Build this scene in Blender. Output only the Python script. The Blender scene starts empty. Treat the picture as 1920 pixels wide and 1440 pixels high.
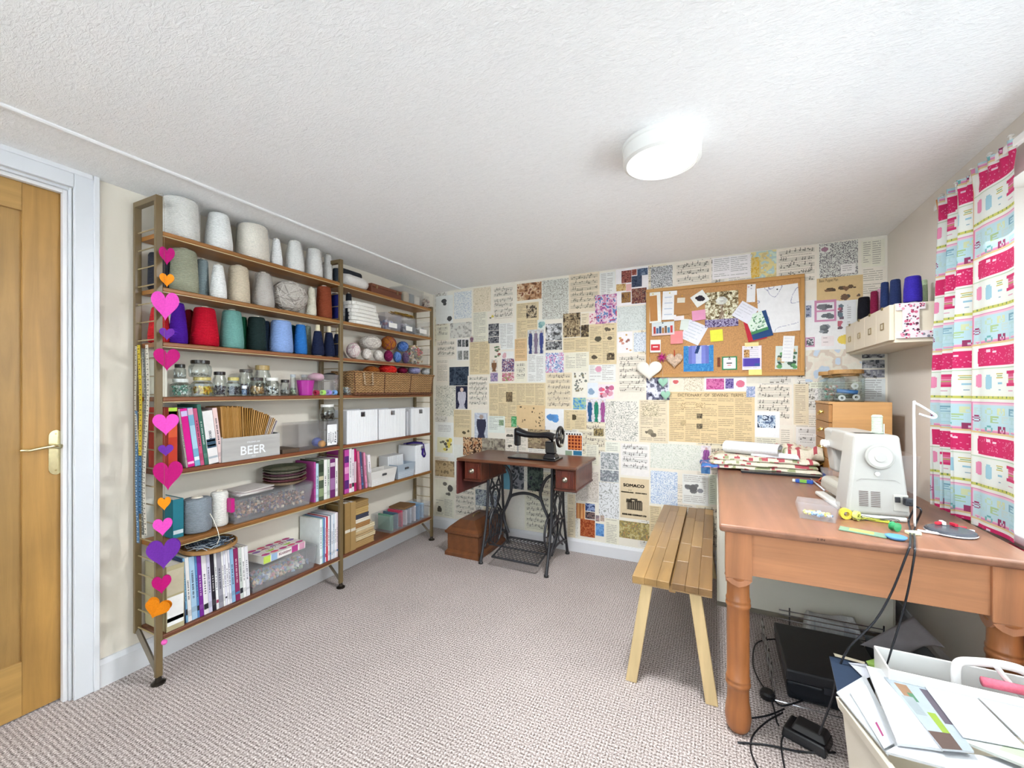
import bpy, math, random
import numpy as np
from mathutils import Matrix, Vector, Euler

SC = bpy.context.scene
COL = SC.collection
random.seed(7)

# ------------------------------------------------------------------ camera, world, lights, exposure
F_PX, CX, HZ, EYE = 786.0, 960.0, 733.0, 1.25
YAW = math.radians(25.8)
SN, CS = math.sin(YAW), math.cos(YAW)
cd = bpy.data.cameras.new('camera'); cam = bpy.data.objects.new('camera', cd); COL.objects.link(cam)
cd.sensor_width = 36; cd.lens = F_PX / 1920 * 36; cd.shift_y = (HZ - 720) / 1920; cd.clip_start = 0.02
cam.location = (0, 0, EYE); cam.rotation_euler = (math.pi / 2, 0, YAW)
SC.camera = cam
vs = SC.view_settings
vs.view_transform = 'Standard'; vs.look = 'None'; vs.gamma = 1; vs.use_curve_mapping = False
vs.exposure = 1.34
W = bpy.data.worlds.new('daylight'); SC.world = W; W.use_nodes = True
bg = W.node_tree.nodes['Background']; bg.inputs[0].default_value = (0.80, 0.88, 1.0, 1); bg.inputs[1].default_value = 2.5
XL, XR, YB, YF, H = -2.34, 0.91, 3.163, -1.7, 2.162

def area(name, loc, rot, sx, sy, power, col):
    l = bpy.data.lights.new(name, 'AREA'); l.shape = 'RECTANGLE'; l.size = sx; l.size_y = sy; l.energy = power; l.color = col
    o = bpy.data.objects.new(name, l); o.location = loc; o.rotation_euler = rot; COL.objects.link(o); return o
area('daylight_side_window', (1.16, 1.45, 1.50), (0, math.radians(42), 0), 0.9, 1.2, 10, (0.94, 0.97, 1.0))
area('rear_fill_light', (-0.6, YF - 0.12, 1.32), (math.radians(-98), 0, 0), 2.7, 1.5, 380, (0.90, 0.95, 1.0))  # added fill light behind the camera, set at a made-up window
pl = bpy.data.lights.new('ceiling_lamp_light', 'AREA'); pl.shape = 'DISK'; pl.size = 0.24; pl.energy = 17; pl.color = (0.96, 0.98, 1.0)
po = bpy.data.objects.new('ceiling_lamp_light', pl); po.location = (-0.175, 1.63, 2.088); COL.objects.link(po)
sl = bpy.data.lights.new('sun', 'SUN'); sl.energy = 0.9; sl.angle = math.radians(2.5); sl.color = (1.0, 0.96, 0.9)
so = bpy.data.objects.new('sun', sl); COL.objects.link(so)
so.rotation_euler = Vector((-0.50, 0.10, -1.0)).to_track_quat('-Z', 'Y').to_euler()

# ------------------------------------------------------------------ pixel measurements -> real positions on known planes
def ray(u):
    a = (u - CX) / F_PX
    return -SN + a * CS, CS + a * SN
def onY(u, v, Y):
    dx, dy = ray(u); t = Y / dy
    return Vector((t * dx, Y, EYE - (v - HZ) / F_PX * t))
def onX(u, v, X):
    dx, dy = ray(u); t = X / dx
    return Vector((X, t * dy, EYE - (v - HZ) / F_PX * t))
def onZ(u, v, Z):
    dx, dy = ray(u); t = (EYE - Z) * F_PX / (v - HZ)
    return Vector((t * dx, t * dy, Z))

# ------------------------------------------------------------------ colours
def lin(c):
    c = np.asarray(c, dtype=float) / 255.0
    return np.where(c <= 0.04045, c / 12.92, ((c + 0.055) / 1.055) ** 2.4)
def h(s):
    return (int(s[0:2], 16), int(s[2:4], 16), int(s[4:6], 16))
def c_(x):
    return h(x) if isinstance(x, str) else x

# ------------------------------------------------------------------ materials
_M = {}
def N(nt, t, **k):
    n = nt.nodes.new(t)
    for a, b in k.items():
        setattr(n, a, b)
    return n
def mat(kind, **k):
    key = (kind, tuple(sorted(k.items())))
    if key in _M: return _M[key]
    m = bpy.data.materials.new(kind); _M[key] = m; m.use_nodes = True
    nt = m.node_tree; L = nt.links.new
    bs = nt.nodes['Principled BSDF']; out = nt.nodes['Material Output']
    at = N(nt, 'ShaderNodeAttribute', attribute_name='Col')
    tc = N(nt, 'ShaderNodeTexCoord')
    def noise(scale, vec=None, detail=4, rough=0.6, dist=0.0):
        n = N(nt, 'ShaderNodeTexNoise'); n.inputs['Scale'].default_value = scale; n.inputs['Detail'].default_value = detail
        n.inputs['Roughness'].default_value = rough; n.inputs['Distortion'].default_value = dist
        L(vec or tc.outputs['Object'], n.inputs['Vector']); return n.outputs['Fac']
    def mapping(s, rot=(0, 0, 0)):
        mp = N(nt, 'ShaderNodeMapping'); mp.inputs['Scale'].default_value = s; mp.inputs['Rotation'].default_value = rot
        L(tc.outputs['Object'], mp.inputs['Vector']); return mp.outputs['Vector']
    def rng(x, a, b, lo=0.0, hi=1.0):
        r = N(nt, 'ShaderNodeMapRange'); r.inputs[1].default_value = lo; r.inputs[2].default_value = hi
        r.inputs[3].default_value = a; r.inputs[4].default_value = b; L(x, r.inputs[0]); return r.outputs[0]
    def math_(op, a, b):
        q = N(nt, 'ShaderNodeMath', operation=op)
        for i, x in enumerate((a, b)):
            if isinstance(x, (int, float)): q.inputs[i].default_value = x
            else: L(x, q.inputs[i])
        return q.outputs[0]
    def tint(fac):
        q = N(nt, 'ShaderNodeVectorMath', operation='SCALE'); L(at.outputs['Color'], q.inputs[0]); L(fac, q.inputs['Scale']); return q.outputs[0]
    def bump(x, dist, st=1.0):
        b = N(nt, 'ShaderNodeBump'); b.inputs['Distance'].default_value = dist; b.inputs['Strength'].default_value = st
        L(x, b.inputs['Height']); L(b.outputs[0], bs.inputs['Normal'])
    L(at.outputs['Color'], bs.inputs['Base Color'])
    bs.inputs['Roughness'].default_value = k.get('rough', 0.6)
    if kind == 'paint':
        L(tint(rng(noise(3.0), 0.97, 1.03)), bs.inputs['Base Color'])
        if k.get('bump', 0): bump(noise(60, detail=6), k['bump'])
    elif kind == 'ceiling_paper':
        v = mapping((38, 90, 60), (0, 0, 0.5))
        n1 = noise(1.0, v, 5, 0.62, 1.4); n2 = noise(9.0, None, 3)
        L(tint(rng(n1, 0.93, 1.05, 0.3, 0.7)), bs.inputs['Base Color'])
        bump(math_('ADD', n1, math_('MULTIPLY', n2, 0.25)), 0.0045)
    elif kind == 'wood':
        ax = k.get('axis', 'Y'); s = {'X': (1.6, 26, 26), 'Y': (26, 1.6, 26), 'Z': (26, 26, 1.6)}[ax]
        q = k.get('scale', 1.0); v = mapping(tuple(a * q for a in s))
        n1 = noise(1.0, v, 6, 0.65, 0.6); n2 = noise(2.6 * q)
        w = N(nt, 'ShaderNodeTexWave'); w.bands_direction = {'X': 'Y', 'Y': 'X', 'Z': 'X'}[ax]; w.inputs['Scale'].default_value = 0.16
        w.inputs['Distortion'].default_value = 5.0; w.inputs['Detail'].default_value = 3; L(v, w.inputs['Vector'])
        c = k.get('contrast', 0.30)
        t = math_('MULTIPLY', rng(n1, 1 - c, 1 + c, 0.25, 0.75), rng(n2, 1 - c * 0.5, 1 + c * 0.5, 0.3, 0.7))
        t = math_('MULTIPLY', t, rng(w.outputs['Fac'], 1 - c * 0.35, 1 + c * 0.25))
        L(tint(t), bs.inputs['Base Color']); bump(n1, 0.0006)
    elif kind == 'carpet':
        # woven loops: ribs of light and dark yarn, colour and relief
        v = mapping((1, 1, 1))
        sx = N(nt, 'ShaderNodeSeparateXYZ'); L(v, sx.inputs[0])
        wob = rng(noise(14.0, None, 2), -0.35, 0.35)
        p = k['pitch']
        a = math_('SINE', math_('ADD', math_('MULTIPLY', sx.outputs[1], 2 * math.pi / p), wob), 0.0)
        b = math_('SINE', math_('ADD', math_('MULTIPLY', sx.outputs[0], 2 * math.pi / (p * 0.8)), math_('MULTIPLY', a, 0.8)), 0.0)
        f = math_('ADD', math_('MULTIPLY', a, 0.27), math_('MULTIPLY', b, 0.24))
        f = math_('ADD', math_('MULTIPLY', f, 0.5), 0.5)
        f = math_('ADD', f, rng(noise(170.0, None, 2), -0.42, 0.42, 0.3, 0.7))
        rp = N(nt, 'ShaderNodeValToRGB'); e = rp.color_ramp.elements
        e[0].position = 0.05; e[0].color = (*lin(h('5a4e49')), 1); e[1].position = 0.95; e[1].color = (*lin(h('e4dcd8')), 1)
        q = rp.color_ramp.elements.new(0.45); q.color = (*lin(h('a79b96')), 1)
        L(f, rp.inputs[0])
        q = N(nt, 'ShaderNodeVectorMath', operation='SCALE'); L(rp.outputs[0], q.inputs[0])
        L(rng(noise(2.2, None, 3), 0.93, 1.07, 0.3, 0.7), q.inputs['Scale']); L(q.outputs[0], bs.inputs['Base Color'])
        bs.inputs['Specular IOR Level'].default_value = 0.1; bump(f, 0.003, 0.7)
    elif kind == 'yarn':
        v = mapping((1, 1, 1), (0.10, 0.06, 0))
        w = N(nt, 'ShaderNodeTexWave'); w.bands_direction = 'Z'; w.inputs['Scale'].default_value = k.get('scale', 60)
        w.inputs['Distortion'].default_value = 2.5; w.inputs['Detail Scale'].default_value = 3; L(v, w.inputs['Vector'])
        t = math_('ADD', math_('MULTIPLY', w.outputs['Fac'], 0.22), rng(noise(90, mapping((1, 1, 4)), 3), 0.70, 1.12, 0.25, 0.75))
        L(tint(t), bs.inputs['Base Color']); bs.inputs['Specular IOR Level'].default_value = 0.15; bump(w.outputs['Fac'], 0.0018, 0.8)
    elif kind == 'cloth':
        t = rng(noise(160, None, 3), 0.9, 1.1, 0.3, 0.7); L(tint(t), bs.inputs['Base Color']); bump(noise(350, None, 2), 0.0006)
        bs.inputs['Specular IOR Level'].default_value = 0.15
    elif kind == 'paper':
        L(tint(rng(noise(35.0, None, 4), 0.955, 1.045, 0.3, 0.7)), bs.inputs['Base Color']); bs.inputs['Specular IOR Level'].default_value = 0.2
    elif kind == 'metal':
        bs.inputs['Metallic'].default_value = 1.0; L(tint(rng(noise(40.0, None, 4), 0.85, 1.1, 0.3, 0.7)), bs.inputs['Base Color'])
    elif kind == 'wicker':
        v = mapping((1, 1, 1)); sx = N(nt, 'ShaderNodeSeparateXYZ'); L(v, sx.inputs[0])
        a = math_('SINE', math_('MULTIPLY', math_('ADD', sx.outputs[0], sx.outputs[1]), 200.0), 0.0)
        b = math_('SINE', math_('ADD', math_('MULTIPLY', sx.outputs[2], 380.0), math_('MULTIPLY', a, 1.5)), 0.0)
        L(tint(rng(b, 0.55, 1.15, -1, 1)), bs.inputs['Base Color']); bump(b, 0.003)
    elif kind == 'speckle':
        n1 = noise(k.get('scale', 70.0), None, 2)
        L(tint(rng(n1, k.get('lo', 0.45), k.get('hi', 1.4), 0.35, 0.65)), bs.inputs['Base Color'])
    elif kind == 'emit':
        bs.inputs['Emission Color'].default_value = (1, 0.985, 0.96, 1); bs.inputs['Emission Strength'].default_value = k['e']
    elif kind in ('glass', 'clear'):
        tr = N(nt, 'ShaderNodeBsdfTransparent'); gl = N(nt, 'ShaderNodeBsdfGlossy'); gl.inputs['Roughness'].default_value = 0.08
        mx = N(nt, 'ShaderNodeMixShader'); lw = N(nt, 'ShaderNodeLayerWeight'); lw.inputs['Blend'].default_value = 0.35
        if kind == 'glass':
            tr.inputs[0].default_value = (0.90, 0.94, 0.93, 1)
            L(math_('ADD', math_('MULTIPLY', lw.outputs['Fresnel'], 0.55), 0.04), mx.inputs[0])
            L(tr.outputs[0], mx.inputs[1]); L(gl.outputs[0], mx.inputs[2]); L(mx.outputs[0], out.inputs[0])
        else:
            df = N(nt, 'ShaderNodeBsdfDiffuse'); L(at.outputs['Color'], df.inputs[0])
            m2 = N(nt, 'ShaderNodeMixShader'); m2.inputs[0].default_value = k.get('opac', 0.35)
            tr.inputs[0].default_value = (0.995, 0.995, 1.0, 1)
            L(tr.outputs[0], m2.inputs[1]); L(df.outputs[0], m2.inputs[2])
            L(math_('ADD', math_('MULTIPLY', lw.outputs['Fresnel'], 0.20), 0.02), mx.inputs[0])
            L(m2.outputs[0], mx.inputs[1]); L(gl.outputs[0], mx.inputs[2]); L(mx.outputs[0], out.inputs[0])
    return m

# ------------------------------------------------------------------ mesh builder
I4 = Matrix.Identity(4)
def TR(x=0, y=0, z=0, rx=0, ry=0, rz=0):
    return Matrix.Translation((x, y, z)) @ Euler((rx, ry, rz)).to_matrix().to_4x4()
class MB:
    def __init__(s): s.V = []; s.Fc = []; s.C = []; s.T = I4
    def at(s, *a, **k): s.T = TR(*a, **k); return s
    def add(s, vs, fs, col):
        b = len(s.V); T = s.T
        s.V += [tuple(T @ Vector(v)) for v in vs]
        s.Fc += [tuple(b + i for i in f) for f in fs]
        if isinstance(col, list): s.C += col
        else: s.C += [c_(col)] * len(fs)
        return s
    def box(s, x0, x1, y0, y1, z0, z1, col):
        v = [(x, y, z) for z in (z0, z1) for y in (y0, y1) for x in (x0, x1)]
        return s.add(v, [(0, 2, 3, 1), (4, 5, 7, 6), (0, 1, 5, 4), (2, 6, 7, 3), (0, 4, 6, 2), (1, 3, 7, 5)], col)
    def frust(s, c0, s0, c1, s1, col, cap=True):          # rectangle frustum between two centres
        v = [(c0[0] + a * s0[0] / 2, c0[1] + b * s0[1] / 2, c0[2]) for b in (-1, 1) for a in (-1, 1)] + \
            [(c1[0] + a * s1[0] / 2, c1[1] + b * s1[1] / 2, c1[2]) for b in (-1, 1) for a in (-1, 1)]
        f = [(0, 1, 5, 4), (2, 6, 7, 3), (0, 4, 6, 2), (1, 3, 7, 5)]
        if cap: f += [(0, 2, 3, 1), (4, 5, 7, 6)]
        return s.add(v, f, col)
    def lathe(s, prof, col, n=24, cols=None, cap=True):   # prof: (r, z)
        v = []; f = []; cc = []
        for r, z in prof:
            for i in range(n):
                a = 2 * math.pi * i / n; v.append((r * math.cos(a), r * math.sin(a), z))
        for j in range(len(prof) - 1):
            for i in range(n):
                k = (i + 1) % n; f.append((j * n + i, j * n + k, (j + 1) * n + k, (j + 1) * n + i))
                cc.append(c_(cols[j]) if cols else c_(col))
        if cap:
            f.append(tuple(range(n - 1, -1, -1))); cc.append(c_(cols[0]) if cols else c_(col))
            b = (len(prof) - 1) * n; f.append(tuple(range(b, b + n))); cc.append(c_(cols[-1]) if cols else c_(col))
        return s.add(v, f, cc)
    def tube(s, pts, r, col, n=8, closed=False, flat=1.0):
        pts = [Vector(p) for p in pts]; m = len(pts); v = []; f = []
        rr = r if isinstance(r, (list, tuple)) else [r] * m
        up = Vector((0, 0, 1)); prev = None
        for i, p in enumerate(pts):
            a = pts[(i - 1) % m] if (closed or i) else p; b = pts[(i + 1) % m] if (closed or i < m - 1) else p
            d = (b - a); d = d.normalized() if d.length else Vector((0, 0, 1))
            if prev is None: prev = d.cross(up) if abs(d.z) < 0.95 else d.cross(Vector((1, 0, 0)))
            x = (prev - d * prev.dot(d)); x = x.normalized() if x.length > 1e-6 else d.orthogonal().normalized(); prev = x; y = d.cross(x)
            for k in range(n):
                t = 2 * math.pi * k / n; v.append(tuple(p + x * (rr[i] * math.cos(t)) + y * (rr[i] * flat * math.sin(t))))
        for i in range(m if closed else m - 1):
            for k in range(n):
                q = (k + 1) % n; j = (i + 1) % m; f.append((i * n + k, i * n + q, j * n + q, j * n + k))
        if not closed: f += [tuple(range(n - 1, -1, -1)), tuple(range((m - 1) * n, m * n))]
        return s.add(v, f, col)
    def poly(s, pts, z0, z1, col, side=None):             # extruded outline (x, y) between z0 and z1
        n = len(pts); v = [(x, y, z0) for x, y in pts] + [(x, y, z1) for x, y in pts]
        f = [tuple(range(n - 1, -1, -1)), tuple(range(n, 2 * n))] + [(i, (i + 1) % n, n + (i + 1) % n, n + i) for i in range(n)]
        return s.add(v, f, [c_(col)] * 2 + [c_(side or col)] * n)
    def ball(s, r, col, n=14, m=9, sq=(1, 1, 1), jit=0, seed=0):
        rd = random.Random(seed); v = [(0, 0, -r * sq[2])]; f = []
        for j in range(1, m):
            ph = -math.pi / 2 + math.pi * j / m
            for i in range(n):
                a = 2 * math.pi * i / n; q = r * (1 + rd.uniform(-jit, jit))
                v.append((q * math.cos(ph) * math.cos(a) * sq[0], q * math.cos(ph) * math.sin(a) * sq[1], q * math.sin(ph) * sq[2]))
        v.append((0, 0, r * sq[2])); t = len(v) - 1
        for i in range(n):
            f.append((0, 1 + (i + 1) % n, 1 + i)); f.append((t, 1 + (m - 2) * n + i, 1 + (m - 2) * n + (i + 1) % n))
        for j in range(m - 2):
            for i in range(n):
                k = (i + 1) % n; f.append((1 + j * n + i, 1 + j * n + k, 1 + (j + 1) * n + k, 1 + (j + 1) * n + i))
        return s.add(v, f, col)

def paint_faces(me, cols):
    a = me.attributes.new('Col', 'FLOAT_COLOR', 'FACE')
    c = np.ones((len(cols), 4)); c[:, :3] = lin(np.array(cols, dtype=float)) * (1.0 if me.name.startswith('ceiling') else 0.87); a.data.foreach_set('color', c.ravel())
def finish(o, m, parent=None, loc=None, rot=None, smooth=False, bevel=0, seg=2, solid=0):
    if m is not None: o.data.materials.append(m)
    if smooth: o.data.polygons.foreach_set('use_smooth', [True] * len(o.data.polygons))
    if solid:
        q = o.modifiers.new('thickness', 'SOLIDIFY'); q.thickness = solid; q.offset = 0
    if bevel:
        b = o.modifiers.new('bevel', 'BEVEL'); b.width = bevel; b.segments = seg; b.limit_method = 'ANGLE'; b.angle_limit = 0.6
    if parent: o.parent = parent
    if loc is not None: o.location = loc
    if rot is not None: o.rotation_euler = rot
    COL.objects.link(o); return o
def obj(mb, name, m, parent=None, **k):
    me = bpy.data.meshes.new(name); me.from_pydata(mb.V, [], mb.Fc); me.update(); paint_faces(me, mb.C)
    return finish(bpy.data.objects.new(name, me), m, parent, **k)
def tag(o, label, cat, group=None):
    o['label'] = label; o['category'] = cat
    if group: o['group'] = group
    return o
def thing(name, label, cat, loc=(0, 0, 0), rotz=0, group=None, rot=None):
    o = bpy.data.objects.new(name, None); o.empty_display_size = 0.05; COL.objects.link(o); o.location = loc; o.rotation_euler = rot or (0, 0, rotz)
    return tag(o, label, cat, group)
def struct(mb, name, m, **k):
    o = obj(mb, name, m, **k); o['kind'] = 'structure'; return o
def dup(root, loc, rotz=0, label=None, group=None):
    r = root.copy(); COL.objects.link(r); r.location = loc; r.rotation_euler = (0, 0, rotz)
    if label: r['label'] = label
    if group: r['group'] = group
    for ch in list(root.children):
        c = ch.copy(); COL.objects.link(c); c.parent = r
        for g in ch.children:
            d = g.copy(); COL.objects.link(d); d.parent = c
    return r

# ------------------------------------------------------------------ lettering
_tx = {}
def text_geo(s, bold=0.0):
    if (s, bold) in _tx: return _tx[(s, bold)]
    cu = bpy.data.curves.new('t', 'FONT'); cu.body = s; cu.align_x = 'CENTER'; cu.align_y = 'CENTER'; cu.offset = bold; cu.resolution_u = 3
    o = bpy.data.objects.new('t', cu); COL.objects.link(o); bpy.context.view_layer.update()
    me = o.to_mesh(); V = np.array([v.co[:2] for v in me.vertices]); me.calc_loop_triangles()
    T = np.array([t.vertices[:] for t in me.loop_triangles]); o.to_mesh_clear()
    bpy.data.objects.remove(o); bpy.data.curves.remove(cu); _tx[(s, bold)] = (V, T); return V, T
def text(s, w, hgt, name, parent, m, col, T, bold=0.0, heavy=0.0):
    V, F = text_geo(s, bold); mn, mx = V.min(0), V.max(0); c = (mn + mx) / 2; d = mx - mn
    P = (V - c) / d * np.array([w, hgt])
    mb = MB(); mb.T = T
    for ox, oy in ([(0, 0)] if not heavy else [(a * heavy, b * heavy) for a in (-1, 0, 1) for b in (-1, 0, 1)]): mb.add([(x + ox, y + oy, 0) for x, y in P], [tuple(int(i) for i in t) for t in F], col)
    return obj(mb, name, m, parent)
def rast_text(s, hh, ww, bold=0.0):
    V, F = text_geo(s, bold); mn, mx = V.min(0), V.max(0)
    P = (V - mn) / (mx - mn) * np.array([ww - 1, hh - 1]) + 0.5
    yy, xx = np.mgrid[0:hh, 0:ww] + 0.5; out = np.zeros((hh, ww), bool)
    for t in F:
        a, b, c = P[t]
        d = (b[0]-a[0])*(c[1]-a[1]) - (b[1]-a[1])*(c[0]-a[0])
        if abs(d) < 1e-9: continue
        w1 = ((b[0]-a[0])*(yy-a[1]) - (b[1]-a[1])*(xx-a[0])) / d
        w2 = ((xx-a[0])*(c[1]-a[1]) - (yy-a[1])*(c[0]-a[0])) / d
        out |= (w1 >= -0.01) & (w2 >= -0.01) & (w1 + w2 <= 1.01)
    return out                                            # row 0 is the bottom

# ------------------------------------------------------------------ printed pictures: coloured cells merged into rectangles
def merge(idx):
    hh, ww = idx.shape; rects = []; open_ = {}
    for y in range(hh):
        row = idx[y]; cut = np.flatnonzero(np.diff(row)) + 1; st = np.concatenate(([0], cut)); en = np.concatenate((cut, [ww]))
        new = {}
        for a, b in zip(st.tolist(), en.tolist()):
            k = (a, b, int(row[a])); new[k] = open_.pop(k, y)
        for k, y0 in open_.items(): rects.append((k[0], k[1], y0, y, k[2]))
        open_ = new
    for k, y0 in open_.items(): rects.append((k[0], k[1], y0, hh, k[2]))
    return rects
def printed(name, img, w, hgt, m, parent=None, thick=0.0004, q=12, edge=None, fn=None, **k):
    """img (rows from the top, cols, 3) 0..255 -> a sheet w x hgt in local XZ, facing -Y, origin at its lower left, with an edge of its own."""
    hh, ww = img.shape[:2]; im = (np.round(np.clip(img, 0, 255) / q) * q).clip(0, 255).astype(int)[::-1]
    idx = im[..., 0] * 65536 + im[..., 1] * 256 + im[..., 2]
    R = np.array(merge(idx)); n = len(R); sx, sz = w / ww, hgt / hh
    V = np.zeros((n, 4, 3)); V[:, 0, 0] = V[:, 3, 0] = R[:, 0] * sx; V[:, 1, 0] = V[:, 2, 0] = R[:, 1] * sx
    V[:, 0, 2] = V[:, 1, 2] = R[:, 2] * sz; V[:, 2, 2] = V[:, 3, 2] = R[:, 3] * sz; V[:, :, 1] = -thick
    V = V.reshape(-1, 3); Fq = np.arange(4 * n).reshape(n, 4)
    cc = np.stack([R[:, 4] // 65536, (R[:, 4] // 256) % 256, R[:, 4] % 256], 1)
    e = np.array([(x, y, z) for y in (-thick, 0) for z in (0, hgt) for x in (0, w)], float); b = 4 * n
    Fe = np.array([(0, 4, 5, 1), (2, 3, 7, 6), (0, 2, 6, 4), (1, 5, 7, 3), (4, 6, 7, 5)]) + b
    V = np.vstack([V, e]); Fa = np.vstack([Fq, Fe]); ec = c_(edge) if edge else tuple(im[0, 0]); cc = np.vstack([cc, np.tile(ec, (5, 1))])
    if fn is not None: V = fn(V)
    me = bpy.data.meshes.new(name); me.vertices.add(len(V)); me.vertices.foreach_set('co', V.ravel())
    me.loops.add(Fa.size); me.loops.foreach_set('vertex_index', Fa.ravel().astype(np.int32))
    me.polygons.add(len(Fa)); me.polygons.foreach_set('loop_start', np.arange(0, Fa.size, 4, dtype=np.int32))
    me.update(calc_edges=True); paint_faces(me, cc)
    return finish(bpy.data.objects.new(name, me), m, parent, **k)

def vnoise(r, hh, ww, s):
    gh, gw = max(2, int(hh / s) + 2), max(2, int(ww / s) + 2); g = r.random((gh, gw))
    y = np.linspace(0, gh - 1.001, hh); x = np.linspace(0, gw - 1.001, ww); yi, xi = y.astype(int), x.astype(int)
    fy, fx = (y - yi)[:, None], (x - xi)[None]; fy = fy * fy * (3 - 2 * fy); fx = fx * fx * (3 - 2 * fx)
    a = g[yi][:, xi]; b = g[yi][:, xi + 1]; c = g[yi + 1][:, xi]; d = g[yi + 1][:, xi + 1]
    return (a * (1 - fx) + b * fx) * (1 - fy) + (c * (1 - fx) + d * fx) * fy
def fill(hh, ww, c): a = np.empty((hh, ww, 3)); a[:] = c_(c); return a
def mixc(a, b, t): return tuple(np.array(c_(a)) * (1 - t) + np.array(c_(b)) * t)
def g_text(r, hh, ww, bgc, ink, cols=1, top=2, step=3):
    im = fill(hh, ww, bgc); ink = mixc(bgc, ink, 0.36); m = 2; cw = (ww - 2 * m) / cols
    for c in range(cols):
        a = int(m + c * cw); b = int(m + (c + 1) * cw - 2); y = top
        while y < hh - 2:
            if r.random() < 0.93:
                e = b if r.random() < 0.8 else int(a + (b - a) * r.uniform(0.3, 0.9)); x = a
                while x < e:
                    l = int(r.integers(4, 16)); im[y, x:min(e, x + l)] = ink; x += l + 1
            y += step
    return im
def g_music(r, hh, ww, bgc, ink):
    im = fill(hh, ww, bgc); li = mixc(bgc, ink, 0.26); no = mixc(bgc, ink, 0.58); y = 4
    while y < hh - 9:
        for k in (0, 2, 4): im[y + k, 3:ww - 3] = li
        x = 5
        while x < ww - 5:
            if r.random() < 0.72:
                q = int(r.integers(-1, 5)); im[max(0, y + q):y + q + 2, x:x + 2] = no
                if r.random() < 0.6: im[max(0, y + q - 3):y + q, x + 1] = no
            x += int(r.integers(2, 5))
        if r.random() < 0.5: im[min(hh - 1, y + 7), 5:ww - 6:2] = mixc(bgc, ink, 0.6)
        y += int(r.integers(10, 12))
    return im
def g_map(r, hh, ww, bgc, ink, k=5.0, s=14, thr=0.22, st=0.7):
    n = vnoise(r, hh, ww, s) + 0.35 * vnoise(r, hh, ww, s / 3); f = (n * k) % 1.0
    im = fill(hh, ww, bgc); im[f < thr] = mixc(bgc, ink, st * .75); return im
def g_photo(r, hh, ww, pal, s=6):
    n = vnoise(r, hh, ww, s) * 0.6 + vnoise(r, hh, ww, s / 2.2) * 0.4; n = (n - n.min()) / (np.ptp(n) + 1e-6)
    P = np.array([c_(p) for p in pal]); return P[np.clip((n * len(P)).astype(int), 0, len(P) - 1)].astype(float)
def g_blobs(r, hh, ww, bgc, cols, n=9, rad=3):
    im = fill(hh, ww, bgc); yy, xx = np.mgrid[0:hh, 0:ww]
    for i in range(n):
        cy, cx = r.uniform(rad, max(rad + 1, hh - rad)), r.uniform(rad, max(rad + 1, ww - rad)); q = r.uniform(0.6, 1.2) * rad
        im[((yy - cy) / r.uniform(0.6, 1)) ** 2 + ((xx - cx)) ** 2 < q * q] = mixc(bgc, cols[i % len(cols)], .8)
    return im
def g_fig(r, hh, ww, bgc, cols, n=1):
    im = g_photo(r, hh, ww, [bgc, mixc(bgc, '808088', 0.2), bgc]); yy, xx = np.mgrid[0:hh, 0:ww]
    for i in range(n):
        c = (i + 0.5) * ww / n; hw = ww / n * 0.36; col = cols[i % len(cols)]
        y0 = hh * 0.06; hd = hw * 0.42
        im[(yy - y0 - hd) ** 2 + (xx - c) ** 2 < hd * hd] = mixc('e2c4ac', col, 0.3)
        body = (yy > y0 + 2 * hd) & (np.abs(xx - c) < hw * (0.55 + 0.45 * np.abs(np.sin((yy - y0) / hh * 4.2)))); im[body] = c_(col)
        fold = body & (((xx + (yy // 6)) % 4) == 0); im[fold] = mixc(col, '202030', 0.35)
    return im
# ================================================================== THE ROOM
CREAM = 'f1e9da'
paint = mat('paint'); wallp = mat('paint', bump=0.0004, rough=0.75); gloss = mat('paint', rough=0.35)
fl = MB(); fl.box(XL - .1, XR + .3, YF - .1, YB + .1, -0.05, 0, 'a99990')
struct(fl, 'floor', mat('carpet', pitch=0.015))
XB = -2.04                                                   # the bead in the ceiling
cl = MB(); cl.box(XB, XR + .3, YF - .1, YB + .1, H, H + .08, 'fafafa'); ceil = struct(cl, 'ceiling', mat('ceiling_paper'))
s2 = MB(); s2.add([(XB, YF, H), (XL - .02, YF, 2.143), (XL - .02, YB + .02, 2.135), (XB, YB + .02, H), (XB, YF, H + .05), (XL - .02, YF, H + .05), (XL - .02, YB + .02, H + .05), (XB, YB + .02, H + .05)],
      [(0, 1, 2, 3), (7, 6, 5, 4), (0, 4, 5, 1), (2, 6, 7, 3), (1, 5, 6, 2), (0, 3, 7, 4)], 'f4f3f2')
struct(s2, 'ceiling_border', mat('ceiling_paper', rough=0.65))
b = MB(); b.poly([(XB - .011, H + .002), (XB - .011, H - .005), (XB - .005, H - .009), (XB + .005, H - .009), (XB + .011, H - .005), (XB + .011, H + .002)], YF, YB, 'f8f8f8')
o = struct(b, 'trim_1', gloss); o.rotation_euler = (math.pi / 2, 0, 0); o.location = (0, 0, 0)
# poly extrudes along Z; turn it to run along Y
o.rotation_euler = (0, 0, 0)
for v in o.data.vertices: x, y, z = v.co; v.co = (x, z, y)
# left wall with the door opening
DY0, DY1, DZ = -0.03, 0.757, 2.07
b = MB()
b.box(XL - .14, XL, DY1, YB + .1, 0, H, CREAM); b.box(XL - .14, XL, YF - .1, DY0, 0, H, CREAM); b.box(XL - .14, XL, DY0, DY1, DZ, H, CREAM)
struct(b, 'wall_left', wallp)
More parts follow.
